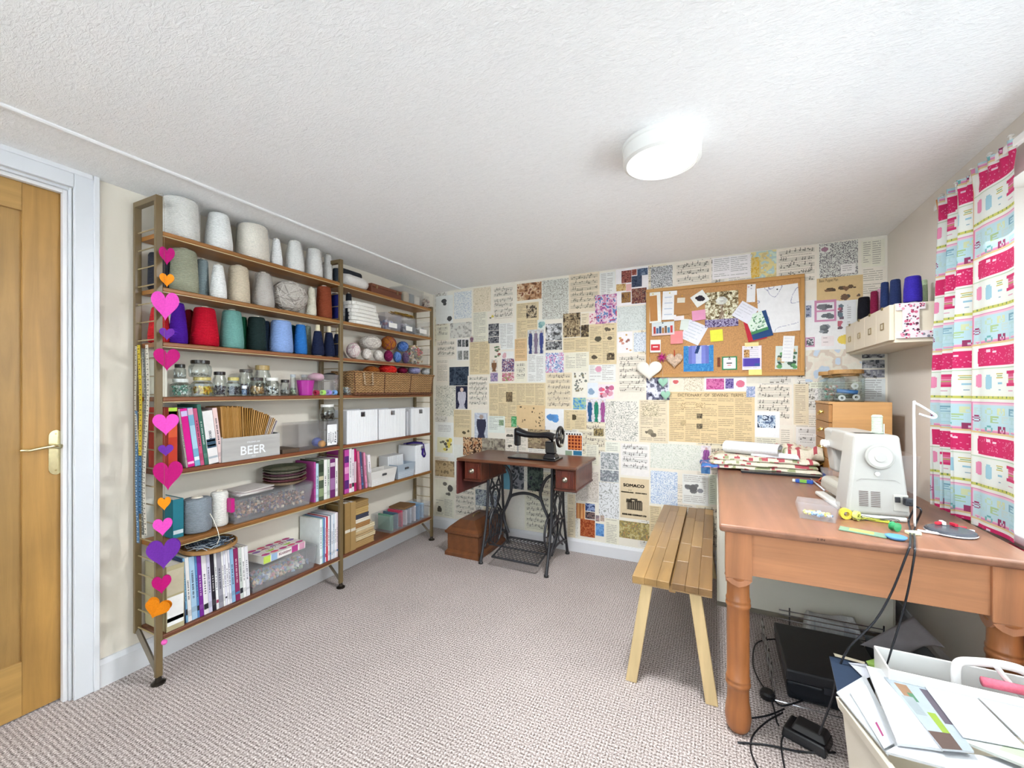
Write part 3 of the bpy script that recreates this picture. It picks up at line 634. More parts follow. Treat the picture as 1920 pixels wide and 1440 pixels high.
ZN = {1: (240, 340, 4.236), 2: (240, 640, 4.571), 3: (240, 860, 3.274), 4: (600, 480, 4.8), 5: (560, 730, 3.79), 8: (440, 880, 6.545)}
def px(z, x, y=0): a = ZN[z]; return a[0] + x / a[2], a[1] + y / a[2]
def spot(z, x0, x1, ytop, X):
    """centre, radius and top height of a round thing seen between x0 and x1 on the plane X."""
    u0, _ = px(z, x0); u1, v = px(z, x1, ytop); uc = (u0 + u1) / 2; dx, dy = ray(uc); t = X / dx
    th = math.atan((uc - CX) / F_PX); r = (u1 - u0) * t * math.cos(th) / (2 * F_PX)
    return t * dy, r, EYE - (v - HZ) / F_PX * t
yarn = mat('yarn'); card = mat('paper', rough=.7); wrap = mat('clear', opac=.16, rough=.2); cloth = mat('cloth')
CAT = 'yarn cone'
def cone(z, x0, x1, ytop, sz, col, label, X=-2.222, top=.72, wrapd=False, tip=None, grp=None):
    y, r, zt = spot(z, x0, x1, ytop, X); r = min(r, .086); hh = max(.06, zt - sz)
    up = [q for q in SZ if q > sz + .01]; hh = min(hh, (min(up) - .026 if up else H - .025) - sz)
    r = min(r, abs(X - XF) + .012, abs(X - XL) - .004) if r < .09 else r; y = max(PY[0] + r * .3 + .016 if X > -2.24 else PY[0] + r + .014, y); t = thing('yarn_cone', label, CAT, (X, y, sz + .0008), random.random() * 6, grp)
    yh = hh * (.80 if tip else .965)
    b = MB().lathe([(r * .9, .004), (r, .012), (r * .995, yh * .25), (r * (.55 + .45 * top), yh * .6), (r * top * 1.02, yh * .93), (r * top * .9, yh * .985), (r * top * .5, yh)], col, 28)
    obj(b, 'yarn', yarn, t, smooth=True)
    q = MB().lathe([(r * .62, 0), (r * .60, .006), (r * top * (.62 if tip else .46), yh - .002), (r * top * (.52 if tip else .36), hh - .001), (r * top * .24, hh), (r * top * .2, hh - .012)], tip or 'e6dccb', 18, cap=True)
    obj(q, 'cone_core', card, t, smooth=False)
    if wrapd:
        q = MB().lathe([(r * .97, .001), (r * 1.04, .02), (r * 1.03, yh * .5), (r * (top + .1), yh * .97), (r * top * .6, hh * 1.0), (.006, hh * 1.01)], 'ffffff', 22)
        rd = random.Random(int(x0)); q.V = [(a * (1 + rd.uniform(-.035, .05)), c * (1 + rd.uniform(-.035, .05)), d) for a, c, d in q.V]
        obj(q, 'plastic_wrap', wrap, t)
    return t
# top board, left bay
s = SZ[0]
cone(1, 250, 575, 122, s, 'faf7f0', 'huge white yarn cone in plastic at the left end of the top shelf', top=.9, wrapd=True, X=-2.225)
cone(1, 604, 838, 252, s, 'fcfcfa', 'tall smooth white yarn cone second from left on the top shelf', top=.72)
cone(1, 858, 1128, 332, s, 'faf0de', 'wide cream yarn cone in plastic in the middle of the top shelf', top=.86, wrapd=True)
cone(1, 1128, 1230, 452, s, 'fdfdfd', 'slim bright white cone between the cream cone and wrapped ones', top=.55, X=-2.19)
cone(1, 1248, 1402, 468, s, 'fbf8f2', 'white plastic-wrapped cone right of the slim white cone', top=.6, wrapd=True, X=-2.2)
cone(1, 1405, 1548, 532, s, 'f8f5ef', 'off-white wrapped cone near the middle upright on the top shelf', top=.72, wrapd=True, X=-2.2)
cone(1, 1550, 1625, 575, s, 'fbf9f5', 'small white wrapped cone last before the middle upright, top shelf', top=.7, wrapd=True, X=-2.24)
cone(1, 1622, 1700, 690, s, '3c4650', 'small charcoal yarn cone behind the middle upright on the top shelf', top=.9, X=-2.25)
# second board
s = SZ[1]
cone(1, 118, 300, 558, s, '30323c', 'navy black yarn cone seen through the left ladder frame, second shelf', top=.93, X=-2.255)
cone(1, 320, 567, 525, s, 'a9ab94', 'big sage green yarn cone on the second shelf', top=.85)
cone(1, 540, 645, 612, s, '9fb1b6', 'pale blue-grey yarn cone tucked behind the sage green one', top=.85, X=-2.262)
cone(1, 645, 788, 655, s, 'fafaf8', 'white yarn cone right of the sage green cone, second shelf', top=.58, X=-2.2)
cone(1, 785, 973, 668, s, 'd9cab2', 'beige yarn cone in the middle of the second shelf', top=.82)
cone(1, 985, 1165, 722, s, 'b9b0a4', 'taupe yarn cone in crumpled clear wrap on the second shelf', top=.62, wrapd=True)
def yball(y, X, zc, r, cols, label, grp=None, cat='yarn ball', sq=(1, 1, .92), seed=1, strands=26, name='yarn_ball', rotx=0):
    b = MB().ball(r * .97, cols[0], 18, 12, sq, .03, seed); rd = random.Random(seed)
    o = obj(b, name, yarn, smooth=True, loc=(X, y, zc)); tag(o, label, cat, grp)
    q = MB()
    for k in range(strands):
        n = Vector((rd.gauss(0, 1), rd.gauss(0, 1), rd.gauss(0, 1))).normalized(); a = n.orthogonal().normalized(); c = n.cross(a); off = rd.uniform(-.45, .45)
        q.tube([tuple((n * off + (a * math.cos(t) + c * math.sin(t)) * math.sqrt(1 - off * off)).xyz[i] * r * .98 * sq[i] for i in range(3)) for t in [6.2832 * j / 14 for j in range(14)]], r * .03, rd.choice(cols), 4, closed=True)
    w = obj(q, 'wound_strands', cloth, o, smooth=True); w['kind'] = 'stuff'
    if rotx: o.rotation_euler = (rotx, 0, 0)
    return o
y, r, zt = spot(1, 1165, 1398, 800, -2.215)
yball(y, -2.215, s + (zt - s) / 2 + .006, (zt - s) / 2 / .95, ['c6beb4', 'd5cec6', 'a39a92'], 'squat messy grey-beige yarn ball on the second shelf', sq=(1.0, 1.02, .95), seed=4, strands=40)
cone(1, 1412, 1498, 840, s, 'e2dcc9', 'slim cream yarn cone beside the rust cone', top=.66, X=-2.18)
cone(1, 1492, 1622, 830, s, '8e452c', 'rust brown yarn cone on the second shelf', top=.85, X=-2.2)
cone(1, 1612, 1700, 885, s, '1d2470', 'royal blue yarn cone behind the middle upright, second shelf', top=.9, X=-2.24)
# third board
s = SZ[2]
cone(1, 108, 300, 985, s, 'c02028', 'red yarn cone seen through the left ladder frame, third shelf', top=.68, X=-2.255)
cone(1, 322, 478, 955, s, '4f1c9e', 'violet yarn cone behind the pink felt heart', top=.62)
cone(1, 440, 530, 1010, s, '7a1022', 'dark red yarn cone between the violet and scarlet cones', top=.7, X=-2.268)
cone(1, 488, 728, 995, s, 'c60f2c', 'large scarlet yarn cone on the third shelf', top=.72)
cone(1, 725, 925, 1018, s, '74aaa2', 'teal green yarn cone right of the scarlet cone', top=.76)
cone(1, 880, 955, 1068, s, '12593c', 'bottle green yarn cone behind the teal one', top=.7, X=-2.268)
cone(1, 942, 1102, 1070, s, '20302f', 'black-green yarn cone in the middle of the third shelf', top=.85)
cone(1, 1062, 1130, 1100, s, '1c2b3e', 'dark navy cone tucked behind the black-green one', top=.85, X=-2.268)
cone(1, 1118, 1315, 1098, s, '90ade2', 'sky blue yarn cone on the third shelf', top=.82)
cone(1, 1270, 1340, 1135, s, '1b6471', 'dark teal cone tucked between the two blue cones', top=.8, X=-2.268)
cone(1, 1315, 1425, 1130, s, '2f76c2', 'bright mid blue yarn cone right of the sky blue cone', top=.72, X=-2.2)
cone(1, 1395, 1460, 1140, s, '97a69a', 'pale sage cone half hidden behind the bright blue one', top=.8, X=-2.265)
cone(1, 1455, 1560, 1140, s, '1b2440', 'navy cone with cream tip, leftmost of three by the middle upright', top=.6, tip='ddd0b0', X=-2.175)
cone(1, 1548, 1645, 1152, s, '1b2440', 'navy cone with cream tip, middle of three by the upright', top=.6, tip='ddd0b0', X=-2.185)
cone(1, 1622, 1705, 1165, s, '1b2440', 'navy cone with cream tip, rightmost of three behind the upright', top=.6, tip='ddd0b0', X=-2.23)

# ------------------------------------------------------------------ jars
def beads(mb, n, R, hgt, r, cols, rd, box=None, z0=.004):
    for _ in range(n):
        if box: x = rd.uniform(-box[0] + r * .6, box[0] - r * .6); y = rd.uniform(-box[1] + r * .6, box[1] - r * .6)
        else: a = rd.random() * 6.283; q = R * math.sqrt(rd.random()); x, y = q * math.cos(a), q * math.sin(a)
        z = z0 + r + rd.random() * max(0, hgt - 2 * r); s = r * rd.uniform(.7, 1.1)
        mb.at(x, y, z, rd.random() * 3, rd.random() * 3, 0)
        mb.add([(s, 0, 0), (-s, 0, 0), (0, s, 0), (0, -s, 0), (0, 0, s * .7), (0, 0, -s * .7)], [(0, 2, 4), (2, 1, 4), (1, 3, 4), (3, 0, 4), (2, 0, 5), (1, 2, 5), (3, 1, 5), (0, 3, 5)], rd.choice(cols))
    mb.T = I4; return mb
glass = mat('glass'); shiny = mat('paint', rough=.25)
def jar(x, y, z, r, hgt, lid, cols, label, fill_=.5, n=8, br=.007, shape='round', label_col=None, name='jar', lidh=.012, waist=1.0, nb=70):
    t = thing(name, label, name, (x, y, z + .0006)); seg = 8 if shape == 'hex' else 4 if shape == 'square' else 24
    k = 1.25 if seg == 4 else 1.06 if seg == 8 else 1
    bh = hgt - lidh; b = MB().at(0, 0, 0, 0, 0, math.pi / seg)
    b.lathe([(r * k * .92, 0), (r * k, .006), (r * k * waist, bh * .45), (r * k, bh * .76), (r * .80, bh * .9), (r * .80, bh)], 'ffffff', seg, cap=False); b.lathe([(r * k * .92, 0), (.001, .001)], 'ffffff', seg, cap=False)
    obj(b, 'glass_body', glass, t, smooth=(seg == 24))
    if lid: obj(MB().lathe([(r * .84, bh - .004), (r * .86, bh - .002), (r * .86, hgt - .002), (r * .82, hgt)], lid, 24), 'lid', shiny, t)
    if cols:
        rd = random.Random(int(abs(y) * 1e4)); q = beads(MB(), int(nb * 1.6), r * .8, (bh * .8) * min(.95, fill_ * 1.25), br, cols, rd); q = obj(q, 'contents', shiny, t); q['kind'] = 'stuff'
    if label_col: obj(MB().box(r * .72, r * .985, -r * .62, r * .62, bh * .12, bh * .6, label_col), 'jar_label', pap, t)
    return t
s = SZ[3]
def jarpx(x0, x1, ytop, yb, lid, cols, label, X=-2.2, **k):
    y, r, zt = spot(2, x0, x1, ytop, X); zb = spot(2, x0, x1, yb, X)[2] if yb else s
    return jar(X, y, zb, r, zt - zb, lid, cols, label, **k)
jarpx(368, 530, 322, 0, 'd8dcd8', ['cfe4dc', '7fb3a2', 'f0f4f2', '5f9c88'], 'squat jar of pale green beads at the left end of the jar shelf', shape='square', fill_=.75, X=-2.18, nb=120)
jarpx(390, 500, 198, 322, '2f2c2a', ['d8d8d4', 'b0b0ac'], 'clear jar with black lid stacked on the green bead jar', X=-2.18, fill_=.35, nb=30)
jarpx(545, 728, 308, 0, 'c9b870', ['e8b81c', 'f0cc40', 'd89c18', 'f4dc70'], 'squat jar of yellow buttons with gold lid', X=-2.185, fill_=.62, br=.009, nb=90, shape='hex')
jarpx(520, 718, 165, 308, '2f2a26', ['b8b4ac', 'e0dcd4'], 'round-bellied jar with dark lid stacked on the yellow button jar', X=-2.185, fill_=.3, waist=1.06, nb=40)
jarpx(725, 845, 262, 0, '2c2426', ['6a6470', '94909a', '4a4450'], 'jar with black lid right of the yellow button jar', X=-2.19, fill_=.5)
jarpx(845, 962, 310, 0, 'c8b86c', ['54505a', '7c7880', '3c3840'], 'hexagonal jar of dark buttons with gold lid', X=-2.18, fill_=.6, shape='hex')
jarpx(945, 1080, 242, 0, '5c5650', ['a890a0', '8c8490'], 'taller jar with brown lid behind the small pill bottle', X=-2.255, fill_=.5)
jarpx(970, 1024, 380, 0, 'e8ecf0', ['5878a8', '88a0c4'], 'tiny blue bottle with white cap in the row of jars', X=-2.155, fill_=.8, br=.004)
jarpx(1038, 1172, 312, 0, '3c3230', ['d8b078', 'b88850', 'e8cc9c'], 'jar of wooden buttons with dark lid', X=-2.175, fill_=.62, br=.009)
jarpx(1080, 1225, 208, 0, 'b89c64', ['c0b494', 'a09070'], 'tall jar with cork stopper behind the wooden buttons', X=-2.258, fill_=.5, lidh=.022)
jarpx(1165, 1298, 314, 0, 'f0efe8', ['f0eee8', '2c2c2c', 'd4d0c8', 'ffffff'], 'jar of white buttons with white lid', X=-2.175, fill_=.6, br=.008)
jarpx(1302, 1388, 330, 0, '35302e', ['b8b4b0', '8c8884'], 'small jar with black lid right of the white button jar', X=-2.19, fill_=.4)
jarpx(1385, 1442, 285, 0, 'b8bcc0', ['c8d4b8', 'a8a8a0'], 'narrow tall jar with silver lid left of the magenta tub', X=-2.22, fill_=.4)
jarpx(1480, 1542, 288, 0, 'c0c4c8', ['a8a0ac'], 'narrow silver-lidded jar behind the magenta tub', X=-2.268, fill_=.4)
y, r, zt = spot(2, 1440, 1602, 335, -2.18); t = thing('tub', 'small magenta plastic tub on the jar shelf', 'tub', (-2.18, y, s + .0006))
obj(MB().lathe([(r * .72, 0), (r * .74, .003), (r * .96, zt - s - .004), (r, zt - s), (r * .93, zt - s), (r * .70, .006), (.002, .005)], 'b02c96', 28), 'tub_body', mat('plastic', rough=.3), t)
obj(beads(MB(), 40, r * .6, .03, .008, ['e070c0', 'd8d8e0', '8848a0'], random.Random(3), z0=.008), 'contents', shiny, t)['kind'] = 'stuff'

def openbox(name, label, cat, x, y, z, dx, dy, hgt, m, col, taper=.92, wall=.0025, rim=.004, lid=None, grp=None, rotz=0, extra=None):
    """open tray or box, x along depth, y along the shelf"""
    if x < -2 and rotz == 0:
        a_, b_ = y - dy / 2, y + dy / 2; k_ = 0 if y < PY[1] else 1; a_ = max(a_, PY[k_] + .021); b_ = min(b_, PY[k_ + 1] - .021); y = (a_ + b_) / 2; dy = b_ - a_
    t = thing(name, label, cat, (x, y, z + .0006), rotz, grp); b = MB(); o = (dx / 2, dy / 2); q = taper
    def ring(k, zz, e=0): return [((a * (o[0] * k + e)), (c * (o[1] * k + e)), zz) for a, c in ((-1, -1), (1, -1), (1, 1), (-1, 1))]
    v = ring(q, 0) + ring(1, hgt) + ring(1, hgt, rim) + ring(1, hgt - .006, rim) + ring(1, hgt, -wall) + ring(q, wall, -wall)
    f = [(3, 2, 1, 0)]
    for i in range(4):
        j = (i + 1) % 4; f += [(i, j, 12 + j, 12 + i), (12 + i, 12 + j, 8 + j, 8 + i), (8 + i, 8 + j, 16 + j, 16 + i), (16 + i, 16 + j, 20 + j, 20 + i)]
    f += [(20, 21, 22, 23)]
    b.add(v, f, col); obj(b, 'box_body', m, t, bevel=.0015 if wall > .003 else 0)
    if lid: obj(MB().frust((0, 0, hgt + .0005), (dx + .012, dy + .012), (0, 0, hgt + .012), (dx, dy), lid), 'lid', m, t, bevel=.003)
    return t
clear = mat('clear', opac=.045); clear2 = mat('clear', opac=.10)
ya = onX(*px(2, 1612), -2.14).y; yb = onX(*px(2, 1850), -2.14).y
openbox('storage_box', 'clear open plastic box holding black and pink cloth beside the middle upright', 'box', -2.21, (ya + yb) / 2, s, .15, yb - ya - .012, .128, clear, 'e6e8ee')
o = obj(MB().ball(.052, '1c1b20', 16, 9, (1, .9, .45), .06, 2), 'folded_cloth', cloth, smooth=True, loc=(-2.205, yb - .055, s + .118)); tag(o, 'black rolled cloth poking out of the clear box on the jar shelf', 'cloth')
o = obj(MB().ball(.05, 'd7a3b8', 16, 9, (1, .95, .5), .08, 5), 'folded_cloth', cloth, smooth=True, loc=(-2.215, ya + .062, s + .112)); tag(o, 'pink cloth heaped in the left half of the clear box', 'cloth')
for k, (c, nm) in enumerate([('a82c48', 'red'), ('b8ec70', 'lime green'), ('a890e0', 'lilac'), ('78a8e0', 'light blue')]):
    o = obj(MB().lathe([(.008, 0), (.016, 0), (.016, .02), (.008, .02), (.008, 0)], c, 18, cap=False), 'ribbon_reel', mat('plastic', rough=.35), loc=(-2.152 + (.004 if k else 0), ya + .02 + k * .043, s + .016), rot=(math.pi / 2, 0, .2))
    o.location.z = s + .0168; tag(o, nm + ' tape reel standing in front of the clear box on the jar shelf', 'reel')
o = obj(MB().box(-.07, .07, -.009, .009, -.0, .165, 'ecebdd'), 'notepad', pap, loc=(-2.225, PY[0] + .030, s + .001), bevel=.001); tag(o, 'cream narrow card standing left of the jars, behind the post', 'card')

# ------------------------------------------------------------------ books
paperw = mat('paper', rough=.7)
def book(y0, y1, z0, hgt, depth, col, label, cat='book', lean=0, X=-2.146, grp=None, patch=None, seed=0, name='book'):
    w = y1 - y0; t = thing(name, label, cat, (X, (y0 + y1) / 2, z0 + .0008 + w / 2 * math.sin(abs(lean))), group=grp, rot=(lean, 0, 0)); c = min(.002, w * .2)
    # pivot is the spine's foot; x runs back from the spine
    b = MB(); b.poly([(0, -w / 2), (0, w / 2), (-depth, w / 2), (-depth, w / 2 - c), (-c, w / 2 - c), (-c, -w / 2 + c), (-depth, -w / 2 + c), (-depth, -w / 2)], 0, hgt, col)
    cv = obj(b, 'cover', paperw, t)
    obj(MB().box(-depth + .004, -c, -w / 2 + c, w / 2 - c, .003, hgt - .003, 'efe9de'), 'pages', paperw, t)
    rd = random.Random(seed or int(y0 * 1e5)); b = MB(); sc = sum(c_(col)) / 3; ink = '2c2c34' if sc > 120 else 'eeeae4'
    for zz0, zz1, cc in (patch or [(rd.uniform(.08, .14), rd.uniform(.16, .22), rd.choice([ink, 'b04468', '4c78a8']) if rd.random() < .35 else mixc(col, ink, .15)), (.34, rd.uniform(.6, .82), ink)]):
        # a run of letter-like strokes down the spine
        if zz1 - zz0 > .2 and cc == ink:
            zz = zz0 * hgt
            while zz < zz1 * hgt:
                l = rd.uniform(.003, .007); b.box(0, .0003, -w * .17, w * .17, zz, zz + l, mixc(col, cc, .65)); zz += l + rd.choice([.002, .002, .006])
        else: b.box(0, .0003, -w * .46, w * .46, zz0 * hgt, zz1 * hgt, cc)
    q = obj(b, 'spine_print', paperw, cv); q['kind'] = 'stuff'
    return t
def brow(z, zshelf, items, lean, depth=.165, X=-2.146, where='', cat='book', grp=None):
    prev = -9
    for it in items:
        x0, x1, yt, xt, col, lab = it[:6]; patch = it[6] if len(it) > 6 else None
        y0 = max(onX(*px(z, x0), X).y, prev + .0006); y1 = onX(*px(z, x1), X).y; 
        if y1 - y0 < .003: y1 = y0 + .003
        prev = y1
        zt = onX(*px(z, xt, yt), X).z; hh = (zt - zshelf) / math.cos(lean) - .002
        book(y0, y1 - .0004, zshelf, hh, depth, col, lab + where, cat, lean, X, grp, patch)
W5 = ' on the shelf below the jars'
L5 = math.radians(7)
brow(2, SZ[4], [(345, 424, 566, 375, 'c04a3c', 'thick red and orange paperback with lime top, behind the pink hearts', [(.0, .52, 'c8402c'), (.52, .80, 'e2603c'), (.80, 1.0, 'b4dc50'), (.86, .94, '3c5c30')])], 0, X=-2.155)
brow(2, SZ[4], [(500, 515, 580, 440, 'a89e98', 'grey folder leaning left of the magenta book'),
  (516, 573, 578, 475, 'd81c8c', 'bright magenta book leaning left' + W5, [(.05, .09, 'f0c0e0'), (.87, .96, 'c8bce0')]), (576, 622, 570, 530, '7aaecb', 'light blue book right of the magenta one' + W5, [(.1, .16, 'e8f0f4'), (.88, .99, 'd8b0c0'), (.3, .7, 'a9cfe0')]),
  (624, 656, 575, 568, 'c4587c', 'slim rose pink book between the blue and green ones'), (660, 692, 540, 598, '3f6e60', 'slim dark green hardback, tallest of the leaning books'),
  (696, 780, 598, 672, 'e6e2e0', 'white notebook with dark writing right of the green book', [(.10, .14, 'a8b0b8'), (.30, .47, '3a5468'), (.33, .36, 'e6e2e0'), (.42, .45, 'e6e2e0')]), (784, 822, 572, 745, 'e3c6c2', 'pale pink book against the grey wooden crate')], L5, X=-2.15)
nb = [o for o in bpy.data.objects if o.get('label', '').startswith('white notebook')][0]
text('ISBOOK', .045, .011, 'lettering', nb, pap, '3a4454', TR(.0006, 0, .135, math.pi / 2, -math.pi / 2 + math.pi, math.pi / 2) @ TR(0, 0, 0, 0, 0, 0), .02)
# crate of brown envelopes
ya = onX(*px(2, 806), -2.14).y; yb = onX(*px(2, 1300), -2.14).y; s = SZ[4]; hc = onX(*px(2, 1290, 790), -2.14).z - s
gw = mat('wood', axis='Y', contrast=.14, rough=.7); t = thing('crate', 'grey painted wooden crate lettered BEER full of brown paper patterns', 'crate', (-2.225, (ya + yb) / 2, s + .0008)); wd = yb - ya
for a, c_x in ((.078, .0865), (-.0865, -.078)): obj(MB().box(a, c_x, -wd / 2, wd / 2, 0, hc, 'b4b1ad'), 'side_board', gw, t, bevel=.001)
for yy in (-wd / 2, wd / 2 - .008): obj(MB().box(-.078, .078, yy, yy + .008, 0, hc + .006, 'aaa7a3'), 'end_board', gw, t, bevel=.001)
obj(MB().box(-.078, .078, -wd / 2 + .008, wd / 2 - .008, 0, .006, '9a9894'), 'base_board', gw, t)
RX = TR(.0872, 0, 0, math.pi / 2, 0, math.pi / 2)
text('BEER', wd * .44, hc * .38, 'lettering', t, pap, 'eef0f2', TR(.0870, .004, hc * .40) @ TR(0, 0, 0, math.pi / 2, 0, math.pi / 2), .012)
text('PREMIUM', wd * .22, hc * .07, 'lettering', t, pap, 'dfe2e4', TR(.0870, .004, hc * .74) @ TR(0, 0, 0, math.pi / 2, 0, math.pi / 2), .01)
text('ALE', wd * .07, hc * .07, 'lettering', t, pap, 'dfe2e4', TR(.0870, .004, hc * .12) @ TR(0, 0, 0, math.pi / 2, 0, math.pi / 2), .01)
rd = random.Random(5); n = 34
for k in range(n):
    f = k / (n - 1); yy = (ya + yb) / 2 - wd / 2 + .020 + f * (wd - .10); g_ = max(0, (f - .45) / .55); hh = (.262 if f < .3 else .262 - .02 * (f - .3)) - .055 * g_ ** 1.5 + rd.uniform(-.004, .004); col = rd.choice(['b98a4c', 'a87a3c', 'c4965a', 'b08448']) if f < .85 else rd.choice(['cdb9a0', 'b8a8a0', 'c8a070', '9c94a0'])
    o = obj(MB().box(-.062, .066, -.0022, .0022, .0, hh, col), 'paper_envelope', pap, loc=(-2.225, yy, s + .008), rot=(math.radians(3 - 27 * g_), 0, 0)); tag(o, ('first' if k == 0 else 'last' if k == n - 1 else '%d%s' % (k + 1, 'st' if k + 1 in (21, 31) else 'nd' if k + 1 in (2, 22, 32) else 'rd' if k + 1 in (3, 23, 33) else 'th')) + ' brown paper pattern envelope from the left in the grey crate', 'envelope', 'paper patterns in the crate')
# right of the crate: dark glass tray and a clear display cube with a jar on it
ya, yb = onX(*px(2, 1308), -2.15).y, onX(*px(2, 1460), -2.15).y
b = MB(); b.box(-.085, .075, -.055, .055, 0, .004, '4a4440'); b.box(-.085, .075, -.055, .055, .004, .006, 'd0ccc8'); o = obj(b, 'glass_plate', glass, loc=(-2.215, (ya + yb) / 2 - .002, s + .012), rot=(.12, 0, 0)); 
o = obj(MB().box(-.08, .075, -.052, .052, 0, .022, '5c4a3c'), 'picture_block', mat('paper'), loc=(-2.215, (ya + yb) / 2 + .002, s + .001), bevel=.001); tag(o, 'dark brown picture block lying flat between crate and clear case', 'picture')
bpy.data.objects.remove(bpy.data.objects['glass_plate'])
ya, yb = onX(*px(2, 1465), -2.145).y, 1.902; hb = onX(*px(2, 1690, 692), -2.145).z - s
t = openbox('display_case', 'clear acrylic case by the middle upright with a white card at its right', 'case', -2.222, (ya + yb) / 2, s, .145, yb - ya, hb, clear, 'e4e6ea', taper=1.0)
obj(MB().box(-.072, .072, -(yb - ya) / 2, (yb - ya) / 2, hb, hb + .003, 'e8eaee'), 'lid', clear2, t)
t = thing('lettered_card', 'white card with dark sideways handwriting standing in the clear acrylic case', 'card', (-2.1425, yb - .042, s + .012))
obj(MB().box(-.001, .001, -.036, .036, 0, hb - .03, 'f2f2f2'), 'card_sheet', pap, t)
for k, w_ in enumerate(['ideas', 'glitter', 'fancy', 'fizz']): text(w_, .058 if k % 2 == 0 else .075, .012, 'lettering', t, pap, '2a2c3c', TR(.0013, -.026 + k * .0165, .048) @ TR(0, 0, 0, math.pi / 2, 0, math.pi / 2) @ TR(0, 0, 0, 0, 0, math.pi / 2), .01)
yball(yb - .105, -2.20, s + .034, .03, ['28429c', '3c5cc0', '1c2c74'], 'small blue yarn ball inside the clear acrylic case', seed=9, strands=16)
o = obj(MB().ball(.022, 'c08a50', 16, 10), 'wooden_ball', mat('wood'), smooth=True, loc=(-2.172, yb - .092, s + .0245)); tag(o, 'brown wooden ball next to the blue yarn in the acrylic case', 'ball'); o.location.y = yb - .100; o.location.x = -2.163
yj, rj, zj = spot(2, 1640, 1776, 545, -2.20); jar(-2.20, yj, s + hb + .0032, rj, zj - s - hb, 'f1efe9', ['4c4038', '6c5c4c', '302824'], 'jar of dark buttons with white lid standing on the acrylic case', fill_=.5)
o = openbox('storage_box', 'small clear plastic tray behind the middle upright beside the white-lidded jar', 'box', -2.255, yj + .075, s + hb + .0045, .08, .07, .055, clear, 'e0e2e8')

# ------------------------------------------------------------------ sixth board, left bay
s = SZ[5]
brow(3, s, [(276, 342, 248, 300, '2c7c8c', 'teal ring binder standing left of the grey-blue yarn cone', [(.1, .2, 'd8e4e8')])], 0, depth=.17, X=-2.19)
cone(3, 330, 518, 232, s, '8e979f', 'large grey-blue string cone under the shelf of books', top=.96, X=-2.205)
y, r, zt = spot(3, 505, 617, 192, -2.2)
t = cone(3, 505, 617, 192, s, 'ece9e2', 'white string spool right of the grey-blue cone', top=.98, X=-2.2)
y, r, zt = spot(3, 352, 500, 198, -2.285); o = obj(MB().lathe([(r * .8, -.008), (r, -.008), (r, .008), (r * .8, .008), (r * .8, -.008)], 'b48c50', 32, cap=False), 'wooden_ring', mat('wood'), loc=(-2.292, y, s + r + .001), rot=(0, math.pi / 2, 0)); tag(o, 'round wooden hoop leaning on the wall behind the string cones', 'hoop')
def storage(z, x0, x1, ytop, zs, label, cols, dxx=.165, xc=-2.225, X=-2.142, fillh=.6, lid='d4d8de', clip=None, op=clear2, nb=500, br=.008, clabel='', ccat='beads', cshape='beads'):
    ya, yb = onX(*px(z, x0), X).y, onX(*px(z, x1), X).y; hh = onX(*px(z, (x0 + x1) / 2, ytop), X).z - zs - .014
    t = openbox('storage_box', label, 'box', xc, (ya + yb) / 2, zs, dxx, yb - ya - .012, hh, op, 'eef1f6', taper=.93, lid=lid)
    for yy in (-.3, .0, .3): obj(MB().box(dxx / 2 - .002, dxx / 2 + .002, yy * (yb - ya) - .002, yy * (yb - ya) + .002, .01, hh - .004, 'e8ecf2'), 'rib', op, t)
    if clip: obj(MB().box(dxx / 2 - .03, dxx / 2 + .008, -(yb - ya) / 2 - .004, -(yb - ya) / 2 + .014, hh * .55, hh + .014, clip), 'clip', shiny, t, bevel=.002)
    if cols:
        q = beads(MB(), nb, 0, hh * fillh, br, cols, random.Random(8), box=(dxx * .40, (yb - ya) * .43)); o = obj(q, 'loose_beads' if cshape == 'beads' else 'craft_pieces', shiny, loc=(xc, (ya + yb) / 2, zs + .003)); o['kind'] = 'stuff'; tag(o, clabel, ccat)
    return t, (ya + yb) / 2, yb - ya, zs + hh + .0135
t, yc, wl, zl = storage(3, 632, 1138, 190, s, 'long clear lidded box of beads with a magenta clip', ['7c4c34', 'c08c64', 'a0684c', '54446c', 'e0c8ac', '8c5458', '4c3428'], clip='c01c7c', clabel='brown and lilac beads filling the long clear box', nb=620, br=.012, fillh=.7)
b = MB(); rd = random.Random(3)
for k in range(4): obj(MB().at(-2.215 + rd.uniform(-.01, .01), yc - .11 + k * .004, zl + .0007 + k * .0052, 0, 0, rd.uniform(-.2, .2)).box(-.075, .08, -.09, .09, 0, .0048, ['c9c4bf', 'e6e2de', 'b9aaa8', 'd6cfca'][k]), 'paper_bag', pap, bevel=.001) and tag(bpy.context.scene.collection.objects[-1], ['lowest grey sheet of the papers on the bead box lid', 'white paper packet second from the bottom on the bead box', 'dusty pink packet near the top of the papers on the bead box', 'pale grey paper packet topmost on the bead box lid'][k], 'paper')
yb_, rb, zt = spot(3, 835, 1105, 60, -2.215)
cb = ['a88c68', '7c2c44', 'a8a088', '6c3450', '8c9078', '5c6048']
